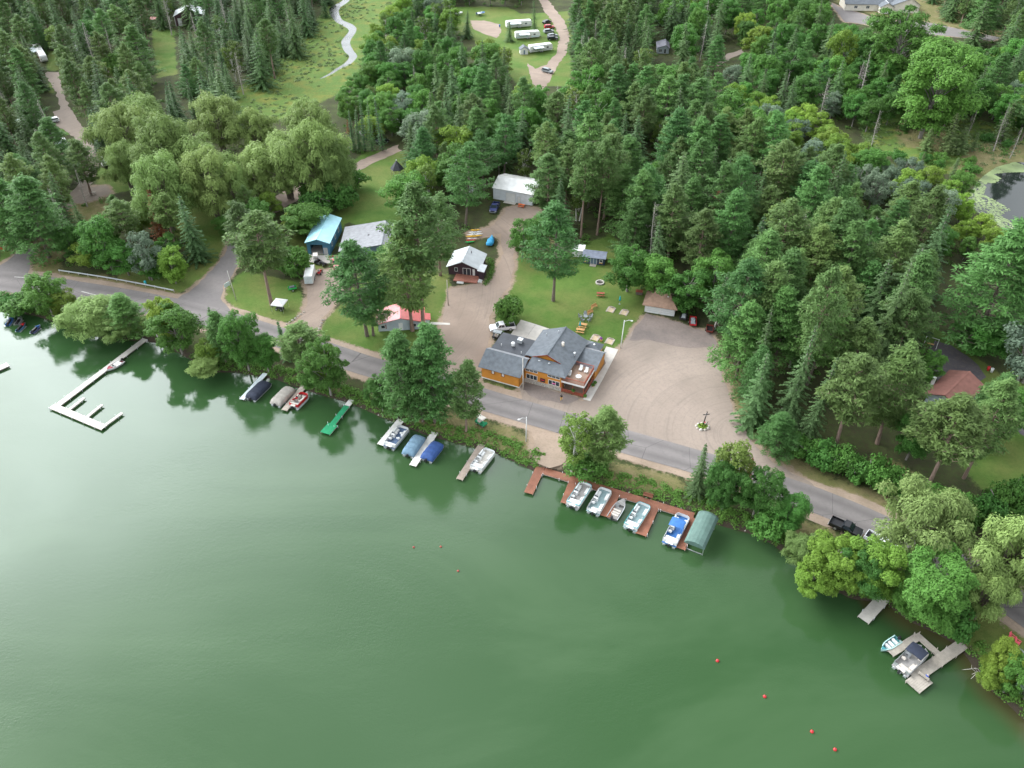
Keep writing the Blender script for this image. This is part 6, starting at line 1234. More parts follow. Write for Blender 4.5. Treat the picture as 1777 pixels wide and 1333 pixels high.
def chair(label, p, ang, m, group=None):
    b = empty('lawn_chair', p, ang, label, 'chair', group); mb = MB(); mb.add([(-.28, -.3, .36), (.28, -.3, .36), (.28, .25, .28), (-.28, .25, .28), (-.28, -.3, .31), (.28, -.3, .31), (.28, .25, .23), (-.28, .25, .23)], [(0, 1, 2, 3), (7, 6, 5, 4), (0, 4, 5, 1), (1, 5, 6, 2), (2, 6, 7, 3), (3, 7, 4, 0)]); mb.build('seat', m, b)
    mb = MB(); mb.bar((0, .25, .26), (0, .55, 1.0), .56, .05); mb.build('backrest', m, b)
    for s in (-1, 1): MB().box(s * .34 - .06, s * .34 + .06, -.35, .4, .52, .56).build('armrest', m, b); MB().box(s * .32 - .04, s * .32 + .04, -.32, -.24, 0, .52).build('leg', m, b); MB().box(s * .32 - .04, s * .32 + .04, .3, .38, 0, .52).build('leg', m, b)
for k in range(5): a = k * 1.257 + .3; p = at(1016, 553); chair('grey chair around the round patio table', (p.x + 1.2 * math.cos(a), p.y + 1.2 * math.sin(a), GZ), a - math.pi / 2, M['grey'], 'grey chairs round the patio table')
chair('faded red lawn chair, left of the pair by the fire ring', at(1755, 1108), R(30), M['pink']); chair('faded red lawn chair, right of the pair by the fire ring', at(1765, 1117), R(40), M['pink'])
def ring(label, px, py, r, m=M['conc']):
    b = empty('fire_ring', at(px, py), 0, label, 'fire ring')
    for k in range(14): a = k * 6.283 / 14; T_ = Matrix.Translation((r * math.cos(a), r * math.sin(a), .12)) @ Matrix.Rotation(a, 4, 'Z'); MB().box(-.13, .13, -r * .2, r * .2, -.15, .16, None, T_).build('block', m, b)
    MB().cyl((0, 0), r * .88, -.02, .04, 16).build('ash', mat('ash', (.09, .085, .08), .95, .4, 4), b); mb = MB(); [mb.bar((-.4, .1 * k - .1, .1 + .06 * k), (.4, .15 - .1 * k, .12), .09) for k in range(3)]; mb.build('log', M['bark'], b)
ring('stone fire ring on the lodge lawn below the navy shed', 1041, 491, .95); ring('dark fire ring beside the two faded red chairs', 1768, 1133, .55, M['grey'])
def pits(label, px, py, ang):
    b = empty('horseshoe_pit', at(px, py), ang, label, 'horseshoe pit'); mb = MB(); mb.box(-.6, .6, -.9, .9, .0, .07); mb.build('sand', mat('pit_sand', (.42, .33, .22), .95, .2, 3), b)
    for x in (-.75, .75): MB().box(x - .16, x + .16, -1.1, 1.1, -.05, .14).build('side_slab', M['dk_tan'], b)
    MB().cyl((0, .3), .03, 0, .45, 6).build('stake', M['steel'], b); MB().box(-.6, .6, .95, 1.05, -.02, .35).build('backboard', M['wood'], b)
pits('left horseshoe pit of the farther pair', 1060, 538, R(-25)); pits('right horseshoe pit of the farther pair', 1083, 543, R(-25)); pits('left horseshoe pit of the nearer pair', 1033, 587, R(-25)); pits('right horseshoe pit of the nearer pair', 1058, 593, R(-25))
b = empty('flower_barrel', at(1043, 592), 0, 'barrel of purple flowers between the nearer horseshoe pits', 'flower barrel'); MB().tube([(0, 0, 0), (0, 0, .3), (0, 0, .6)], [.26, .32, .27], 12).build('barrel', M['woody'], b); mb = MB(); mb.dome((0, 0, .62), .32, .32, .5); mb.build('flowers', mat('purple_flowers', (.2, .05, .25), .8, .5, 12), b)
b = empty('smoker', at(1109, 510), R(-10), 'dark brown box at the lawn edge beside the garage', 'box'); MB().frust((-.8, .8, -.5, .5), 0, (-.8, .8, -.45, .45), .75).build('chest', M['bark'], b); MB().box(-.85, .85, -.55, .55, .75, .85).build('lid', M['redw'], b)
b = empty('swing_frame', at(1614, 600), R(-30), 'white swing frame at the corner of the asphalt court', 'swing'); mb = MB()
for x in (-1.3, 1.3): mb.bar((x, -.9, 0), (x, 0, 2.1), .08); mb.bar((x, .9, 0), (x, 0, 2.1), .08)
mb.bar((-1.4, 0, 2.1), (1.4, 0, 2.1), .08); mb.build('frame', M['whitep'], b); s = MB().box(-.7, .7, -.25, .25, .5, .56).build('seat', M['woody'], b); mb = MB(); [mb.bar((x, 0, .55), (x, 0, 2.08), .02) for x in (-.65, .65)]; mb.build('chain', M['steel'], s)
def bin_(label, px, py, m, lid): b = empty('rubbish_bin', at(px, py), 0, label, 'bin'); MB().tube([(0, 0, 0), (0, 0, .95)], [.26, .32], 10).build('drum', m, b); MB().dome((0, 0, .95), .36, .36, .14).build('lid', lid, b)
bin_('red drum beside the court of the red-roofed house', 1714, 643, M['red'], M['red']); bin_('white drum right of the red drum', 1720, 646, M['whitep'], M['whitep']); bin_('small teal bin behind the guard rail', 253, 494, M['teal'], M['teal']); bin_('blue tub left of the uppermost camper', 867, 47, M['blue'], M['blue'])
b = empty('notice_board', at(396, 502), R(60), 'small blue-grey sign board at the mouth of the resort drive', 'sign'); MB().box(-.9, .9, -.04, .04, .8, 1.9).build('board', M['dk_steel'], b); [MB().box(x - .05, x + .05, -.05, .05, 0, .8).build('post', M['wood'], b) for x in (-.8, .8)]
b = empty('marker_post', at(75, 456), 0, 'short white marker post by the big pine', 'post'); MB().tube([(0, 0, 0), (0, 0, 1.0)], [.1, .07], 8).build('shaft', M['whitep'], b); MB().dome((0, 0, 1.0), .08, .08, .06).build('cap', M['whitep'], b)
b = empty('playset', at(0, 436), R(10), 'orange and white play slide cut by the left edge', 'playset'); mb = MB(); slab(mb, [(-.5, -.3, 1.4), (-.5, .3, 1.4), (1.6, .3, .2), (1.6, -.3, .2)], .08); mb.build('slide', M['orange'], b); [MB().bar((x, y, 0), (x * .8, y * .6, 1.6), .08).build('leg', M['whitep'], b) for x in (-.9, -.3) for y in (-.5, .5)]
for px, py, r_, l_ in ((515, 551, 7, 'row of small boulders right of the canopy tent'), (556, 566, 6, 'row of small boulders at the left lawn corner')):
    for k in range(r_): p = at(px + (k - r_ / 2) * (5 if px < 550 else 2.2), py - (k - r_ / 2) * (3.4 if px < 550 else 5.0)); b = empty('boulder', p, random.random() * 6, 'small grey boulder in the ' + l_, 'boulder', l_); MB().dome((0, 0, .02), random.uniform(.25, .45), random.uniform(.22, .34), random.uniform(.2, .35), None, 7, 3).build('rock', M['stone'], b)
def lounger(label, x, y): 
    m4 = lodge.matrix_basis; p = m4 @ Vector((x, y, 3.0)); b = empty('deck_chair', p, lodge.rotation_euler.z, label, 'chair'); MB().box(-.32, .32, -.5, .2, .28, .36).build('seat', M['white'], b); MB().bar((0, .2, .32), (0, .5, .95), .62, .06).build('backrest', M['white'], b); [MB().box(s * .28 - .03, s * .28 + .03, y0, y0 + .06, 0, .28).build('leg', M['alu'], b) for s in (-1, 1) for y0 in (-.45, .1)]
lounger('left white chair on the lodge deck', 19.4, 7.2); lounger('right white chair on the lodge deck', 20.7, 7.0); lounger('white chair against the lodge wall on the deck', 17.9, 4.6)
p = lodge.matrix_basis @ Vector((20.0, 4.2, 3.0)); b = empty('deck_table', p, 0, 'glass-topped table with a post on the lodge deck', 'table'); MB().cyl((0, 0), .6, .68, .72, 14).build('top', M['steel'], b); MB().cyl((0, 0), .04, 0, 1.6, 6).build('post', M['woody'], b)
for u, w_, z_, l_ in ((19.7, 2.2, .95, 'green fern hanging on the porch front of the lodge'), (22.2, 2.6, 0, 'green plant at the corner of the lodge porch'), (22.5, 6.6, 0, 'flowering plant beside the lodge side walk'), (22.6, 7.6, 0, 'second flowering plant beside the lodge side walk'), (20.9, 18.0, 0, 'green plant at the back corner of the lodge')):
    p = lodge.matrix_basis @ Vector((u, w_, z_)); b = empty('potted_plant', p, 0, l_, 'plant'); MB().tube([(0, 0, 0), (0, 0, .35)], [.2, .27], 10).build('pot', M['woody'], b); gg = TG(int(u * 10)); q = nrm(gg.r.standard_normal((120, 3))); q[:, 2] = abs(q[:, 2]); gg.blades(q * .45 * (gg.r.random((120, 1)) ** .4) + np.array([0, 0, .35]), q + np.array([0, 0, .4]), .24, .14, .4); link('leaves', gg.crown('leaves', FOL['maple']), b)
# flower bed by the cabin
gg = TG(5); cabin_p = at(838, 486)
for k in range(60):
    t = k / 60; c = Vector(at(842 + 12 * math.sin(t * 2.6), 494 - 46 * t)); q = nrm(gg.r.standard_normal((26, 3))); q[:, 2] = abs(q[:, 2]); gg.blades(np.array([c.x, c.y, GZ]) + gg.r.normal(0, .35, (26, 3)) * np.array([1, 1, 0]) + q * .35, q * .5 + np.array([0, 0, .7]), .26, .18, .5)
tag(link('flower_bed', gg.crown('flower_bed', FOL['bank'])), 'leafy flower bed curving round the dark plum cabin', 'flower bed', kind='stuff')
# bare branches reaching over the water at the lower right
b = empty('bare_branches', at(1706, 1172), 0, 'bleached bare branches reaching over the water at the lower right', 'branches'); mb = MB()
for k in range(9):
    a = R(150 + 14 * k); l_ = random.uniform(1.8, 4.2); p1 = Vector((l_ * .55 * math.cos(a), l_ * .55 * math.sin(a), .9)); p2 = Vector((l_ * math.cos(a + .2), l_ * math.sin(a + .2), .7 + .4 * random.random())); mb.tube([(0, 0, -.3), p1, p2], [.1, .05, .015], 5); mb.tube([p1, p1 + Vector((random.uniform(-.9, .2), random.uniform(-.9, .4), .4))], [.035, .01], 4)
tag(mb.build('branch', mat('bleached_wood', (.5, .47, .43), .9, .15, 3), b), kind='stuff')

# ------------------------------------------------------------------ people
def body(root, joints, edges, mat_of, name):
    """one continuous skinned figure: joints {name:(co, radius)}"""
    me = bpy.data.meshes.new(name); keys = list(joints); me.from_pydata([joints[k][0] for k in keys], [(keys.index(a), keys.index(b)) for a, b in edges], [])
    o = link(name, me, root); sk = o.modifiers.new('skin', 'SKIN'); sv = me.skin_vertices[0].data
    for i, k in enumerate(keys): r = joints[k][1]; sv[i].radius = (r, r) if not isinstance(r, tuple) else r
    sv[0].use_root = True
    su = o.modifiers.new('sub', 'SUBSURF'); su.levels = su.render_levels = 1
    dg = bpy.context.evaluated_depsgraph_get(); m2 = bpy.data.meshes.new_from_object(o.evaluated_get(dg)); o.modifiers.clear(); o.data = m2
    mats = []
    for p in m2.polygons:
        m = mat_of(p.center)
        if m not in mats: mats.append(m); m2.materials.append(m)
        p.material_index = mats.index(m); p.use_smooth = True
    return o
def person(label, loc, rz, shirt, trousers, hair, sit=False):
    root = empty('person', loc, rz, label, 'person')
    if sit:
        J = dict(pelvis=((0, 0, .52), .15), chest=((0, -.02, .92), (.17, .12)), neck=((0, .0, 1.08), .055), head=((0, .03, 1.22), (.095, .11)), top=((0, .02, 1.32), .07))
        for s, n in ((-1, 'l'), (1, 'r')): J.update({n + 'sh': ((s * .19, -.02, 1.0), .062), n + 'el': ((s * .25, .12, .76), .048), n + 'wr': ((s * .14, .34, .66), .036), n + 'ha': ((s * .12, .42, .64), .04), n + 'hp': ((s * .1, .04, .5), .095), n + 'kn': ((s * .13, .46, .5), .07), n + 'an': ((s * .13, .48, .1), .045), n + 'to': ((s * .14, .62, .05), .04)})
        def mo(c): return M['skin'] if c.z > 1.09 else (shirt if c.z > .62 and c.y < .27 else (M['skin'] if (c.z > .58 and c.y > .27) else (trousers if c.z > .2 else M['black'])))
    else:
        J = dict(pelvis=((0, 0, .95), .15), chest=((0, 0, 1.32), (.17, .12)), neck=((0, .01, 1.5), .055), head=((0, .03, 1.64), (.095, .11)), top=((0, .02, 1.75), .07))
        for s, n in ((-1, 'l'), (1, 'r')): J.update({n + 'sh': ((s * .19, 0, 1.42), .062), n + 'el': ((s * .27, .02, 1.14), .048), n + 'wr': ((s * .26, .14, .92), .036), n + 'ha': ((s * .25, .17, .83), .04), n + 'hp': ((s * .1, 0, .9), .09), n + 'kn': ((s * .11, .03 + s * .1, .5), .065), n + 'an': ((s * .11, s * .12, .09), .045), n + 'to': ((s * .12, .14 + s * .12, .05), .04)})
        def mo(c): return M['skin'] if c.z > 1.51 or (abs(c.x) > .2 and c.z < 1.1) else (shirt if c.z > .98 else (trousers if c.z > .16 else M['black']))
    E = [('pelvis', 'chest'), ('chest', 'neck'), ('neck', 'head'), ('head', 'top')] + [(a, b) for n in 'lr' for a, b in (('chest', n + 'sh'), (n + 'sh', n + 'el'), (n + 'el', n + 'wr'), (n + 'wr', n + 'ha'), ('pelvis', n + 'hp'), (n + 'hp', n + 'kn'), (n + 'kn', n + 'an'), (n + 'an', n + 'to'))]
    body(root, J, E, mo, 'body'); h = J['head'][0]; MB().dome((h[0], h[1] - .02, h[2] + .03), .105, .115, .13, None, 12, 5).build('hair', hair, root)
    hd = J['ha' if False else 'lha'][0]
    for n in 'lr':
        p = Vector(J[n + 'ha'][0]); mb = MB()
        for k in range(4): q = p + Vector((-.03 + .02 * k, .02, -.02)); mb.tube([q, q + Vector((0, .035, -.03)), q + Vector((0, .04, -.07 + .006 * abs(k - 1)))], [.010, .009, .007], 5)
        q = p + Vector((.035 if n == 'l' else -.035, 0, 0)); mb.tube([q, q + Vector((.015 if n == 'l' else -.015, .03, -.02)), q + Vector((.005, .05, -.04))], [.012, .010, .008], 5); mb.build('fingers', M['skin'], root)
    mb = MB(); mb.tube([(0, h[1] + .10, h[2] + .02), (0, h[1] + .125, h[2] - .02)], [.012, .02], 6); mb.build('nose', M['skin'], root)
    mb = MB(); [mb.dome((s * .035, h[1] + .098, h[2] + .02), .012, .008, .009, None, 6, 3, True) for s in (-1, 1)]; mb.build('eyes', M['black'], root)
    return root
HAIR = mat('dark_hair', (.03, .022, .016), .7, .2, 20); GHAIR = mat('grey_hair', (.35, .34, .32), .7, .2, 20)
p = at(974, 696); person('person in black top and yellow trousers walking before the lodge porch', (p.x, p.y, GZ + .07), R(160), M['black'], M['yellow'], HAIR)
bp = at(1602, 1176, .5); b = empty('plank_bench', (bp.x, bp.y, .5), R(-50), 'grey plank bench on the wide end of the big grey dock', 'bench'); MB().box(-.8, .8, -.2, .2, .42, .47).build('seat', M['dk_grey'], b); MB().box(-.8, .8, -.26, -.2, .47, .9).build('backrest', M['dk_grey'], b); [MB().box(s * .7 - .04, s * .7 + .04, -.2, .2, 0, .42).build('leg', M['dk_grey'], b) for s in (-1, 1)]
q = b.matrix_basis @ Vector((.35, -.02, -.02)); person('person in a blue shirt sitting on the plank bench at the dock end', (q.x, q.y, q.z), R(-50), mat('blue_shirt', (.05, .09, .32), .8), mat('grey_trousers', (.3, .29, .28), .8), GHAIR, True)

# ------------------------------------------------------------------ trees one can single out
T = tree_px
# along the lake, west to east
T('maple', 92, 547, 476, 66, 'rounded green tree on the lake bank beside the moored watercraft')
T('yellow', 120, 549, 508, 50, 'small dark-and-yellow leafed tree on the bank right of the watercraft', var=1)
T('shrub', 45, 538, 515, 60, 'loose pale shrub on the bank above the four watercraft')
T('shrub', 22, 533, 512, 40, 'low grassy shrub at the far left of the lake bank')
T('willow', 172, 576, 519, 100, 'pale willow leaning over the water left of the long dock')
T('willow', 197, 588, 548, 66, 'rounded low willow hanging over the water beside the long dock', var=2)
T('wpine', 226, 580, 512, 78, 'blue-green bushy pine at the foot of the long dock', var=0)
T('yellow', 300, 592, 512, 58, 'yellow-green tree standing right of the long dock foot')
T('maple', 316, 612, 530, 80, 'broad green tree on the bank right of the long dock')
T('birch', 276, 585, 538, 46, 'pale feathery tree on the gravel right at the dock foot')
T('yellow', 372, 634, 592, 44, 'small yellow-leaved tree low on the bank above the willow bush', var=2)
T('willow', 358, 648, 621, 56, 'round willow bush standing out in the lake', var=1)
T('spruce', 378, 606, 532, 40, 'dark spruce between the road and the lake near the bright maple')
T('wpine', 392, 628, 543, 56, 'soft green pine on the lake bank left of the bright maple', var=1)
T('maple', 432, 641, 541, 64, 'bright green maple on the bank at the navy covered pontoon', var=0)
T('maple', 466, 644, 580, 46, 'low green tree on the bank right of the bright maple', var=2)
T('spire', 499, 626, 556, 22, 'thin pointed fir standing alone at the roadside by the lake')
T('rpine', 532, 652, 566, 84, 'sparse pale pine with bare grey limbs above the red deck boat', var=1)
T('maple', 574, 684, 588, 74, 'dark green tree with a yellow top beside the green dock', var=3)
T('yellow', 566, 672, 592, 34, 'yellow-green tree top against the road beside the green dock')
T('maple', 548, 672, 640, 60, 'low spreading green tree over the water left of the green dock', var=1)
T('wpine', 711, 722, 577, 104, 'leftmost of the three big white pines on the lake bank', var=0)
T('wpine', 734, 731, 590, 76, 'middle of the three big white pines on the lake bank', var=1)
T('wpine', 755, 733, 567, 106, 'rightmost of the three big white pines on the lake bank', var=0)
T('maple', 664, 712, 650, 50, 'low bushy tree at the left foot of the three white pines')
T('rpine', 809, 749, 628, 68, 'single round-topped red pine on the bank below the orange lodge', var=0)
T('birch', 992, 818, 712, 62, 'white-barked birch leaning over the red-brown dock', var=0)
T('rpine', 1046, 812, 712, 84, 'spreading pine on the bank beside the birch', var=2)
T('shrub', 1020, 822, 795, 56, 'round leafy shrub at the foot of the birch')
T('spruce', 1207, 858, 768, 48, 'dense conical spruce on the bank left of the pair', var=0)
T('spruce', 1231, 852, 774, 34, 'narrow blue-green spruce on the bank right of the pair', var=2)
T('birch', 1262, 862, 768, 64, 'airy light green tree on the bank behind the spruces', var=1)
T('maple', 1252, 884, 806, 62, 'bright green tree overhanging the lake by the green canopy')
T('rust', 1292, 850, 796, 20, 'rusty brown dead little conifer beside the road')
T('maple', 1306, 896, 816, 76, 'dark green tree on the bank right of the rusty conifer', var=1)
T('maple', 1362, 916, 866, 62, 'low green tree on the bank left of the black pickup', var=2)
T('shrub', 1330, 926, 896, 54, 'shrub hanging over the lake below the dark green tree')
T('yellow', 1430, 1012, 940, 96, 'yellow-green spreading tree over the lake below the black pickup', var=0)
T('willow', 1386, 978, 932, 62, 'pale willow bush at the water left of the yellow-green tree', var=1)
T('yellow', 1502, 1028, 945, 92, 'yellow-green tree leaning over the water left of the short grey dock', var=1)
T('maple', 1484, 1026, 950, 80, 'dark green tree behind the yellow-green trees at the lake', var=3)
T('yellow', 1402, 1022, 985, 60, 'low yellow-green bush on the water edge below the pickup', var=2)
T('willow', 1580, 976, 856, 150, 'big pale willow arching over the road', var=0)
T('maple', 1600, 1070, 972, 128, 'large green tree between the short grey dock and the tritoon', var=0)
T('maple', 1570, 1060, 1010, 64, 'low green tree hanging over the foot of the short grey dock', var=2)
T('willow', 1722, 1030, 912, 140, 'large pale willow at the right edge above the lawn', var=1)
T('willow', 1792, 1040, 916, 120, 'pale willow cut by the right edge of the view', var=2)
T('willow', 1688, 1072, 996, 84, 'drooping low willow beside the lane above the grey dock', var=0)
T('shrub', 1654, 1102, 1066, 48, 'round shrub at the landward end of the big grey dock')
T('yellow', 1720, 1180, 1124, 58, 'yellow-green bush on the bank by the bare branches', var=1)
T('maple', 1742, 1200, 1146, 58, 'green bush on the bank below the fire ring', var=2)
T('yellow', 1712, 1190, 1150, 50, 'yellow bush overhanging the water at the lower right', var=0)
T('grey', 1778, 1216, 1150, 60, 'grey-green shrub at the right edge by the water')
# right of the parking lot and round the red-roofed house
T('wpine', 1344, 786, 720, 74, 'small blue-green pine at the corner of the parking lot', var=0)
T('rpine', 1448, 782, 618, 116, 'red pine with a bare trunk standing left of the red-roofed house', var=1)
T('rpine', 1522, 770, 602, 108, 'red pine with a leaning bare trunk beside the red-roofed house', var=2)
T('rpine', 1606, 852, 694, 128, 'big spreading pine in front of the red-roofed house', var=3)
T('rpine', 1672, 830, 664, 92, 'grey-limbed pine right of the big pine in front of the house', var=0)
T('maple', 1572, 798, 702, 74, 'dense green broadleaf tree in front of the red-roofed house', var=0)
T('maple', 1604, 668, 606, 44, 'dense dark green tree against the side of the house', var=1)
T('wpine', 1700, 762, 652, 80, 'soft green pine right of the red-roofed house', var=1)
T('maple', 1752, 752, 676, 54, 'green broadleaf tree beside the lane at the right edge', var=2)
T('spruce', 1800, 906, 850, 60, 'blue-green spruce at the right edge behind the hedge', var=1)
T('wpine', 1692, 596, 382, 178, 'huge dense white pine by the marsh pond', var=0)
T('grey', 1770, 664, 556, 96, 'grey-leaved tree at the right edge beside the red-roofed house')
T('maple', 1692, 614, 556, 80, 'low broad green bush below the huge white pine', var=3)
T('maple', 1742, 610, 548, 62, 'green tree right of the huge white pine', var=0)
T('spruce', 1518, 640, 440, 78, 'tall spruce in the wood left of the flagpole', var=2)
T('rpine', 1462, 690, 560, 90, 'red pine with grey limbs in the wood right of the parking lot', var=0)
T('rpine', 1548, 640, 506, 84, 'round-topped red pine left of the swing frame', var=3)
T('rpine', 1382, 700, 470, 80, 'tall slim pine in the wood right of the parking lot', var=1)
T('spruce', 1362, 742, 560, 76, 'tall pale spruce at the parking lot edge', var=1)
T('spruce', 1396, 772, 610, 60, 'spruce behind the small blue-green pine', var=0)
T('spruce', 1306, 690, 530, 58, 'bare-trunked spruce leaning over the parking lot', var=3)
T('wpine', 1302, 706, 600, 60, 'bushy young pine at the right side of the parking lot', var=0)
T('wpine', 1306, 560, 402, 96, 'bright green layered white pine right of the garage', var=1)
T('maple', 1268, 560, 492, 64, 'green tree behind the parked trailers', var=1)
T('wpine', 1430, 520, 352, 104, 'large bright white pine in the middle of the right wood', var=0)
# round the lodge lawn
T('wpine', 960, 522, 356, 112, 'lone white pine with a thick bare trunk on the lodge lawn', var=2)
T('maple', 1088, 506, 428, 76, 'dark green tree at the edge of the lawn by the garage', var=0)
T('maple', 1136, 520, 444, 64, 'dark green tree behind the garage', var=2)
T('maple', 1188, 540, 470, 70, 'broadleaf tree hanging over the garage roof', var=3)
T('shrub', 881, 558, 521, 48, 'round dark bush beside the white pickup')
T('maple', 906, 448, 384, 44, 'broadleaf tree at the right of the gravel drive')
T('maple', 936, 430, 376, 56, 'broadleaf tree between the drive and the lawn', var=1)
T('rpine', 1008, 412, 252, 66, 'tall bare-trunked red pine behind the little navy shed', var=1)
T('rpine', 1036, 408, 246, 60, 'right of two tall bare-trunked red pines behind the navy shed', var=3)
T('rpine', 948, 384, 270, 74, 'red pine standing beside the white shed', var=0)
# round the houses left of the lodge
T('wpine', 637, 583, 418, 120, 'big white pine on the lawn left of the red-roofed cottage', var=2)
T('wpine', 648, 582, 500, 80, 'lower white pine on the lawn left of the red-roofed cottage', var=3)
T('rpine', 716, 574, 396, 108, 'left of the two tall pines over the red-roofed cottage', var=0)
T('rpine', 735, 576, 334, 116, 'right of the two tall pines over the red-roofed cottage', var=3)
T('maple', 672, 500, 432, 62, 'dark green tree in front of the grey-roofed house', var=1)
T('rpine', 764, 478, 338, 82, 'tall pine left of the grey cabin', var=2)
T('rpine', 472, 530, 374, 104, 'tall loose pine beside the canopy tent', var=1)
T('rpine', 442, 470, 350, 70, 'tall pine at the side of the resort drive', var=0)
T('shrub', 515, 478, 434, 54, 'dark round bush beside the white cargo trailer')
T('maple', 534, 410, 356, 66, 'leafy tree left of the blue garage')
T('yellow', 516, 404, 362, 44, 'yellow-green tree left of the blue garage')
T('wpine', 808, 394, 252, 92, 'tall white pine beside the kayak rack', var=3)
T('maple', 706, 372, 300, 70, 'broadleaf tree at the edge of the back lawn', var=2)
T('maple', 730, 402, 332, 60, 'green tree behind the grey-roofed house', var=0)
# west of the resort drive
T('spruce', 346, 452, 334, 64, 'dark conical spruce beside the resort drive', var=0)
T('wpine', 86, 447, 306, 112, 'large layered white pine at the campground entry', var=1)
T('wpine', 34, 436, 312, 84, 'pale layered pine at the left edge by the campground entry', var=0)
T('rpine', 118, 378, 270, 54, 'thin bare-trunked pine by the campground pitches', var=2)
T('maple', 128, 452, 388, 48, 'bright green broadleaf tree by the guard rail', var=0)
T('yellow', 168, 462, 418, 54, 'yellowish tree behind the guard rail', var=1)
T('maple', 196, 470, 376, 70, 'tall green tree in the clump behind the guard rail', var=1)
T('maple', 224, 478, 420, 56, 'dark low tree at the back of the guard rail', var=3)
T('grey', 262, 486, 400, 60, 'pale grey-green tree at the end of the guard rail', var=0)
T('yellow', 306, 492, 432, 50, 'yellow-green tree beyond the end of the guard rail', var=2)
T('maple', 276, 484, 440, 50, 'dark green tree under the pale tree by the guard rail', var=2)
T('rpine', 232, 446, 348, 60, 'pine in the clump behind the guard rail', var=1)
T('rust', 282, 420, 326, 34, 'brownish dead conifer behind the guard rail clump')
T('rpine', 306, 432, 338, 54, 'dull pine left of the dark conical spruce', var=3)
T('spruce', 152, 420, 340, 36, 'small spruce above the guard rail clump', var=1)
T('spruce', 255, 380, 316, 44, 'young spruce below the willows', var=2)
T('rpine', 158, 338, 244, 60, 'pine standing over the camper by the campground lane', var=0)
T('maple', 396, 410, 372, 34, 'small dark tree beside the resort drive', var=2)
# the willows round the court
for i, (x, y, t_, w) in enumerate([(235, 300, 178, 110), (300, 340, 200, 120), (262, 262, 160, 96), (390, 268, 162, 92), (350, 345, 236, 120), (300, 400, 262, 110), (380, 382, 252, 100), (455, 275, 190, 70), (545, 268, 168, 84),
                                   (505, 345, 228, 116), (560, 352, 212, 110), (590, 345, 234, 78), (450, 345, 262, 76), (415, 372, 282, 70), (230, 330, 240, 70)]):
    T('willow', x, y, t_, w, 'pale billowing willow in the cluster round the brown court', 'willows round the brown court', i)
for i, (x, y, t_, w) in enumerate([(560, 372, 330, 50), (590, 360, 318, 54), (540, 352, 318, 40), (612, 330, 296, 46)]):
    T('shrub', x, y, t_, w, 'dark rounded bush between the court and the back lawn', 'bushes beside the back lawn', i)
# hedge along the road at the right
for i, (x, y, t_, w) in enumerate([(1392, 792, 762, 44), (1424, 806, 774, 50), (1452, 820, 784, 44), (1486, 834, 800, 46), (1516, 846, 804, 50), (1540, 856, 818, 44), (1572, 868, 836, 42), (1610, 888, 850, 56), (1640, 900, 860, 56), (1668, 912, 874, 50), (1700, 906, 866, 52), (1728, 892, 846, 54), (1762, 884, 838, 50)]):
    T('shrub', x, y, t_, w, 'dark green leafy shrub in the hedge above the road', 'hedge shrubs above the road at the right', i)
# bleached snags at the marsh
for x, y, t_, l_ in [(1570, 216, 168, 'white forked snag in front of the big green trees'), (1486, 190, 88, 'tall grey snag with drooping twigs at the marsh edge'), (1724, 262, 180, 'leaning bare snag beside the lily pond'),
                     (1752, 275, 220, 'short leaning snag at the upper rim of the pond'), (1648, 240, 172, 'grey snag among the light tamaracks'), (1680, 232, 190, 'thin grey snag right of the tamaracks'), (1512, 255, 190, 'pale dead conifer in the marsh'),
                     (722, 168, 112, 'silvery dead conifer right of the stream')]:
    T('dead', x, y, t_, None, l_)
for x, y, t_, l_ in [(1640, 270, 196, 'light feathery tamarack left of the pond'), (1662, 268, 220, 'second light feathery tamarack nearest the pond'), (1606, 262, 222, 'small tamarack in the ochre marsh'), (1735, 246, 178, 'light green tamarack behind the leaning snag')]:
    T('tamarack', x, y, t_, 34, l_)
T('rust', 948, 292, 246, 26, 'rust-coloured dying conifer at the edge of the pine wood')
T('rust', 606, 232, 208, 12, 'little rusty conifer beside the row of thin firs')
for i, x in enumerate((566, 614, 624, 634, 646, 664)):
    T('spire', x, 262 if i else 215, (190, 193, 190, 176, 172, 168)[i], 18, 'thin pointed fir in the row above the brown lane', 'row of thin firs above the brown lane')
T('spruce', 928, 62, -12, 18, 'dark narrow spruce between the white campers')
T('spruce', 884, 72, 36, 22, 'small dark spruce at the left end of the middle camper')
T('spruce', 811, 66, 18, 28, 'dark spruce beside the covered boats')
T('maplef', 1596, 240, 68, 150, 'large bright green tree standing over the marsh', var=0)
T('maplef', 1542, 150, 8, 132, 'dark round oak in front of the far house', var=1)
T('wpine', 1692, 72, -20, 66, 'dark layered pine beside the far drive', var=1)
T('yellow', 1452, 140, 52, 48, 'bright yellow-green tree below the far house', var=0)

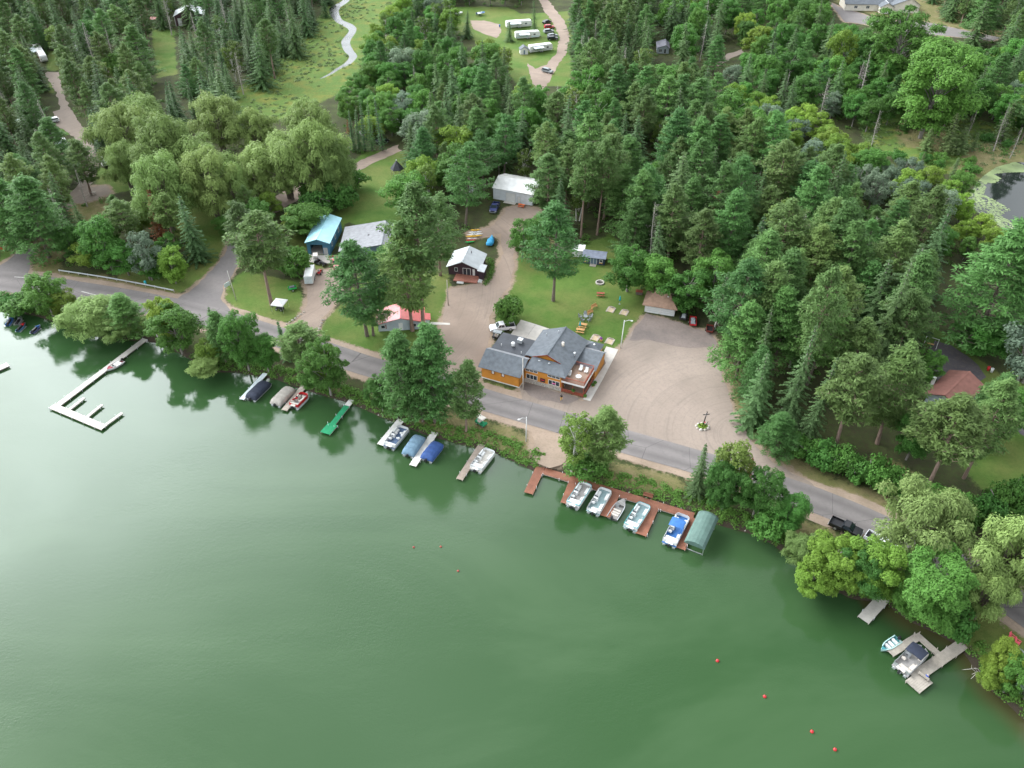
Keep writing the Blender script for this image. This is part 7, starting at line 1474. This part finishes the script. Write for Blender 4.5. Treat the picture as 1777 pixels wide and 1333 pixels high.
# ------------------------------------------------------------------ the woods
KEEP = [PLANS[k] for k in ('parking_lot', 'gravel_drive', 'house_drive', 'campground_entry', 'camp_gravel', 'house_court', 'far_drive')] + LAWNS[:3] + [LAWNS[8], LAWNS[9]] + [
    [(525, 365), (600, 365), (710, 380), (710, 450), (590, 450), (525, 450)], [(770, 400), (860, 395), (860, 500), (770, 500)], [(848, 300), (940, 300), (945, 368), (850, 362)], [(995, 425), (1056, 425), (1056, 470), (995, 470)],
    [(1112, 492), (1178, 492), (1240, 590), (1110, 560)], [(790, 20), (990, 22), (990, 140), (905, 130), (880, 75), (800, 62)], [(1140, 62), (1170, 62), (1170, 100), (1140, 100)], [(1465, -10), (1600, -10), (1600, 30), (1740, 62), (1600, 40), (1465, 20)],
    [(80, 122), (104, 126), (128, 200), (172, 262), (168, 310), (146, 330), (150, 270), (92, 205), (92, 180), (100, 170)], [(62, 80), (82, 80), (100, 90), (84, 118), (62, 112)], [(300, 10), (325, 10), (325, 40), (300, 44)], [(258, 22), (280, 22), (280, 40), (258, 42)],
    [(172, 258), (215, 258), (215, 306), (172, 306)], [(400, 165), (440, 132), (520, 72), (575, 5), (625, -30), (690, -20), (650, 30), (628, 60), (616, 110), (560, 172), (480, 200)], [(1700, 262), (1800, 262), (1800, 420), (1692, 350), (1692, 312)], [(1540, 226), (1640, 238), (1640, 262), (1540, 250)],
    [(675, 284), (700, 284), (700, 300), (675, 300)], [(1590, 560), (1625, 590), (1720, 650), (1700, 690), (1612, 700), (1600, 600)], [(1588, 530), (1602, 530), (1602, 560), (1588, 560)], [(480, 326), (548, 300), (560, 320), (500, 352)], [(650, 258), (692, 246), (696, 262), (660, 276)],
    [(940, 0), (990, 60), (985, 100), (945, 145), (925, 140), (985, 80)], [(1258, 84), (1290, 84), (1290, 104), (1258, 104)], [(0, 370), (50, 370), (60, 470), (0, 480)]]
NOTREE = [v for v in plan_w.values()] + [lawn_w[i] for i in (0, 1, 2, 7)] + [LAKE, pond_w] + PADS
def free(p, pad=1.2):
    X, Y = np.array([p[0]]), np.array([p[1]])
    if ldist(X, Y, road_w, road_ww)[0] < 3.5 or ldist(X, Y, stream_w, stream_ww)[0] < 1.5: return False
    for q in NOTREE:
        if near(X, Y, q, pad)[0] and sdist(X, Y, q)[0] < pad: return False
    return True
def hides(p, h, r):
    for fz in (.42, .6, .8, 1.0):
        rr = r * (1.0 if fz < .8 else .5)
        for dx in (-.75 * rr, 0, .75 * rr):
            x, y = proj(p[0] + dx, p[1], GZ + h * fz)
            for q in KEEP:
                if inpoly(x, y, q): return True
    return False
GRID = {}
def close(p, d):
    i, j = int(p[0] // 8), int(p[1] // 8)
    for a in (-1, 0, 1):
        for b in (-1, 0, 1):
            for q in GRID.get((i + a, j + b), ()):
                if (q[0] - p[0]) ** 2 + (q[1] - p[1]) ** 2 < d * d: return True
    return False
def note(p): GRID.setdefault((int(p[0] // 8), int(p[1] // 8)), []).append((p[0], p[1]))
for p in TREES: note(p)
KR = dict(spruce=3.8, spire=1.6, wpine=5.0, rpine=4.2, maple=4.2, yellow=3.8, birch=2.8, willow=6, tamarack=2, dead=1.5, shrub=2, grey=4, rust=1.8)
WHAT = dict(spruce='spruce', spire='slim fir', wpine='white pine', rpine='red pine', maple='green broadleaf tree', yellow='yellow-green tree', birch='light green birch', dead='dead grey conifer', grey='grey-green tree', shrub='shrub', tamarack='tamarack', rust='rusty conifer')
COUNT = {}
def wood(poly, where, mix, h0, h1, gap, tries, limit=400):
    xs = [p[0] for p in poly]; ys = [p[1] for p in poly]; kinds = list(mix); wts = [mix[k] for k in kinds]; made = 0
    for _ in range(tries):
        if made >= limit: break
        px, py = random.uniform(min(xs), max(xs)), random.uniform(min(ys), max(ys))
        if not inpoly(px, py, poly): continue
        k = random.choices(kinds, wts)[0]; h = random.uniform(h0, h1) * dict(shrub=.25, yellow=.72, maple=.78, birch=.8, spire=.8, grey=.75, dead=.8, rust=.7, tamarack=.7).get(k, 1.0)
        p = at(px, py, GZ + h * .68)
        if p.y > 530 or close(p, gap * (.75 if k in ('spire', 'dead', 'shrub') else 1)) or not free(p) or hides(p, h, KR[k] * h / VAR[k][0]): continue
        tree(k, p, h, random.uniform(.95, 1.3), f'{WHAT[k]} {where}', f'{WHAT[k]}s {where}'); note(p); made += 1
        COUNT[k] = COUNT.get(k, 0) + 1
wood([(1000, 90), (1135, 100), (1200, 120), (1250, 160), (1290, 210), (1400, 265), (1500, 330), (1620, 350), (1640, 440), (1590, 520), (1480, 560), (1390, 600), (1330, 640), (1290, 600), (1250, 520), (1180, 470), (1090, 430), (1060, 380), (990, 360), (930, 310), (950, 200)],
     'in the dense pine wood behind the lodge lawn', dict(wpine=.34, rpine=.36, spruce=.12, maple=.08, dead=.04, birch=.04, rust=.02), 14, 25, 5.9, 3200)
wood([(985, -10), (1130, -60), (1140, 60), (1130, 110), (1000, 100), (960, 170), (985, 60)], 'in the upper wood right of the camp road', dict(spruce=.45, rpine=.25, wpine=.2, dead=.06, birch=.04), 16, 22, 6.4, 900)
wood([(-90, -75), (250, -75), (250, 40), (262, 140), (240, 170), (180, 190), (130, 180), (110, 120), (75, 80), (40, 90), (-90, 110)], 'in the wood around the left campground', dict(spruce=.45, rpine=.32, birch=.09, wpine=.08, dead=.03, maple=.03), 13, 22, 6.9, 1200)
wood([(250, -75), (570, -75), (575, 0), (535, 45), (470, 90), (425, 128), (390, 155), (320, 160), (300, 50), (262, 45)], 'in the dark wood left of the stream', dict(spruce=.58, rpine=.18, wpine=.08, birch=.07, dead=.04, spire=.05), 13, 23, 6.7, 1200)
wood([(-90, 100), (60, 90), (72, 140), (85, 200), (100, 260), (140, 320), (110, 370), (60, 420), (-90, 430)], 'along the left edge by the campground lane', dict(spruce=.42, rpine=.34, wpine=.2, dead=.04), 12, 20, 6.4, 800)
wood([(102, 120), (130, 180), (240, 180), (262, 140), (320, 160), (300, 185), (215, 215), (200, 250), (172, 262), (130, 195)], 'between the campground lane and the willows', dict(spruce=.6, rpine=.3, spire=.1), 14, 19, 6.4, 500)
wood([(640, 40), (700, -10), (790, 10), (800, 60), (790, 110), (740, 200), (700, 260), (640, 240), (590, 205), (600, 160), (640, 110)], 'in the mixed thicket right of the stream', dict(maple=.42, yellow=.16, spruce=.16, birch=.12, grey=.08, wpine=.06), 11, 17, 6.1, 900)
wood([(640, -75), (920, -75), (905, 0), (790, 4), (700, -10)], 'behind the far camp lawn', dict(maple=.8, spruce=.2), 12, 17, 7.0, 500)
wood([(700, 110), (790, 90), (885, 78), (910, 150), (985, 150), (985, 210), (935, 300), (900, 285), (850, 270), (790, 300), (730, 320), (690, 280), (700, 200)], 'between the camp road and the white shed', dict(maple=.30, spruce=.2, wpine=.26, yellow=.06, rpine=.1, birch=.08), 13, 20, 6.4, 1200)
wood([(1130, -60), (1460, -60), (1440, 20), (1490, 55), (1640, 80), (1740, 90), (1800, 70), (1800, 200), (1700, 190), (1600, 160), (1480, 150), (1400, 170), (1300, 140), (1290, 110), (1170, 60)], 'in the leafy wood below the far house', dict(maple=.55, spruce=.24, yellow=.08, wpine=.08, dead=.05), 14, 20, 7.2, 1300)
wood([(1590, -75), (1800, -75), (1800, 60), (1740, 55), (1680, 0)], 'behind the far drive', dict(spruce=.5, wpine=.2, rpine=.3), 15, 21, 6.7, 500)
wood([(1260, 120), (1400, 175), (1450, 255), (1560, 280), (1690, 315), (1695, 355), (1650, 380), (1600, 360), (1480, 300), (1380, 245), (1290, 200)], 'in the bright band between the pines and the marsh', dict(yellow=.62, maple=.2, grey=.18), 12, 16, 5.9, 900)
wood([(1560, 330), (1640, 370), (1660, 440), (1620, 520), (1560, 560), (1400, 600), (1330, 640), (1290, 560), (1400, 480)], 'in the dark wood left of the huge white pine', dict(spruce=.5, rpine=.3, wpine=.2), 17, 23, 6.4, 800)
wood([(1270, 580), (1330, 560), (1420, 560), (1440, 620), (1400, 690), (1350, 700), (1300, 670)], 'in the wood edge at the parking lot', dict(spruce=.4, rpine=.35, wpine=.25), 14, 20, 5.9, 300)
wood([(110, 380), (200, 350), (320, 390), (300, 450), (200, 440), (120, 430)], 'in the clump behind the guard rail', dict(maple=.5, yellow=.2, spruce=.15, rpine=.15), 10, 14, 5.9, 160, 14)
wood([(590, 210), (700, 230), (720, 330), (700, 360), (690, 290), (620, 250)], 'above the back lawn', dict(maple=.5, wpine=.25, birch=.15, spruce=.1), 12, 17, 6.1, 260, 16)
wood([(860, 360), (960, 350), (970, 400), (930, 420), (900, 410)], 'at the right of the white shed', dict(maple=.6, rpine=.4), 8, 13, 5.8, 80, 5)
wood([(410, 330), (470, 330), (500, 400), (480, 440), (420, 420)], 'beside the resort drive', dict(maple=.5, rpine=.3, yellow=.2), 9, 14, 5.8, 120, 8)
wood([(480, 60), (570, 20), (560, 100), (470, 160), (420, 165)], 'on the marsh beside the stream', dict(shrub=1), 7, 11, 6, 120, 26)
wood([(1500, 200), (1640, 220), (1760, 240), (1700, 300), (1560, 270)], 'in the ochre marsh by the pond', dict(shrub=.7, spire=.15, tamarack=.15), 8, 13, 5, 160, 22)
wood([(1440, 60), (1500, 70), (1640, 85), (1740, 95), (1800, 80), (1800, 230), (1700, 215), (1600, 190), (1480, 190), (1400, 150)], 'beside the far drive and the marsh', dict(maple=.6, yellow=.1, spruce=.2, grey=.1), 10, 15, 5.6, 900)
wood([(1660, 300), (1700, 330), (1720, 380), (1740, 440), (1640, 420), (1600, 350)], 'on the bank left of the lily pond', dict(yellow=.6, maple=.3, spruce=.1), 8, 12, 4.6, 200, 16)
wood([(1735, 400), (1800, 420), (1800, 560), (1750, 560)], 'in the marsh right of the huge white pine', dict(shrub=.6, yellow=.4), 7, 10, 4.6, 120, 14)
print('TREES', len(TREES), COUNT)

# ------------------------------------------------------------------ undergrowth nobody could count
def carpet(name, label, cat, pts, m, sz, nb, zf=1.0):
    g = TG(900 + len(name)); r = g.r
    for (x, y, z, s) in pts:
        k = int(nb * r.uniform(.7, 1.3)); q = nrm(r.standard_normal((k, 3))); q[:, 2] = np.abs(q[:, 2])
        P = np.array([x, y, z]) + q * (r.random((k, 1)) ** .4) * np.array([s, s, s * .9 * zf]); g.blades(P, q * .6 + np.array([0, 0, .6]), sz * 1.3, sz * .85, .45)
    if g.n: tag(link(name, g.crown(name, m)), label, cat, kind='stuff')
pts = []
sw = shore_w
for i in range(3, len(sw) - 2):
    a, b = sw[i], sw[i + 1]; L = (b - a).length; d = (b - a).normalized(); nn = Vector((-d.y, d.x, 0))
    px = SHORE[i][0]
    for j in range(int(L / .15)):
        u = random.random(); w = random.random() ** 1.2 * (3.4 if 640 < px < 1330 else 2.6); c = a.lerp(b, u) + nn * (w - 0.35)
        if 925 < px < 975 or (245 < px < 290) or (1660 < px < 1700 and random.random() < .5) or (px < 60 and random.random() < .6): continue
        dr = ldist(np.array([c.x]), np.array([c.y]), road_w, road_ww)[0]
        if dr < 2.6: continue
        pts.append((c.x, c.y, 0.12 + .38 * min(w, 2.2), random.uniform(.4, 1.05)))
carpet('bank_undergrowth', 'low leafy undergrowth along the lake bank', 'undergrowth', pts, FOL['bank'], .28, 40)
pts = []
for q in marsh_w:
    xs = [p[0] for p in q]; ys = [p[1] for p in q]
    for _ in range(1500):
        x, y = random.uniform(min(xs), max(xs)), random.uniform(min(ys), max(ys)); X, Y = np.array([x]), np.array([y])
        if sdist(X, Y, q)[0] > 0 or sdist(X, Y, pond_w)[0] < 1 or ldist(X, Y, stream_w, stream_ww)[0] < .6: continue
        if math.sin(x * .13) + math.sin(y * .09 + 2) + random.uniform(-1, 1) < 0: continue
        pts.append((x, y, GZ, random.uniform(.5, 1.3)))
carpet('marsh_tussocks', 'tufted sedge and low marsh plants', 'marsh plants', pts, FOL['tamarack'], .42, 20, .6)
pts = []
for (x, y) in TREES:
    for _k in range(2 if y > 140 else 0):
        p = (x + random.uniform(-4, 4), y + random.uniform(-4, 4))
        if free(p, 1.0) and not any(near(np.array([p[0]]), np.array([p[1]]), q, 0)[0] and sdist(np.array([p[0]]), np.array([p[1]]), q)[0] < 0 for q in lawn_w): pts.append((p[0], p[1], GZ, random.uniform(.7, 2.0)))
carpet('forest_undergrowth', 'low bushes and saplings on the forest floor', 'undergrowth', pts, FOL['shrub'], .42, 38)
# stones along the waterline
V = []; F = []
ico = [(0, 0, 1), (.89, 0, .45), (.28, .85, .45), (-.72, .53, .45), (-.72, -.53, .45), (.28, -.85, .45), (.72, .53, -.45), (-.28, .85, -.45), (-.89, 0, -.45), (-.28, -.85, -.45), (.72, -.53, -.45), (0, 0, -1)]
icf = [(0, 1, 2), (0, 2, 3), (0, 3, 4), (0, 4, 5), (0, 5, 1), (1, 6, 2), (2, 7, 3), (3, 8, 4), (4, 9, 5), (5, 10, 1), (6, 7, 2), (7, 8, 3), (8, 9, 4), (9, 10, 5), (10, 6, 1), (11, 7, 6), (11, 8, 7), (11, 9, 8), (11, 10, 9), (11, 6, 10)]
for i in range(13, len(sw) - 16):
    a, b = sw[i], sw[i + 1]; d = (b - a).normalized(); nn = Vector((-d.y, d.x, 0))
    for j in range(int((b - a).length * 2.2)):
        c = a.lerp(b, random.random()) + nn * random.uniform(-.7, .35); s = random.uniform(.1, .34); b0 = len(V); rz = random.random() * 6
        for (x, y, z) in ico:
            k = random.uniform(.75, 1.2); V.append((c.x + s * k * (x * math.cos(rz) - y * math.sin(rz)), c.y + s * k * (x * math.sin(rz) + y * math.cos(rz)), .02 + s * .7 * k * z))
        F += [tuple(b0 + t for t in f) for f in icf]
tag(link('shore_stones', np_mesh('shore_stones', V, F, M['stone'])), 'small grey stones lining the waterline', 'stones', kind='stuff')
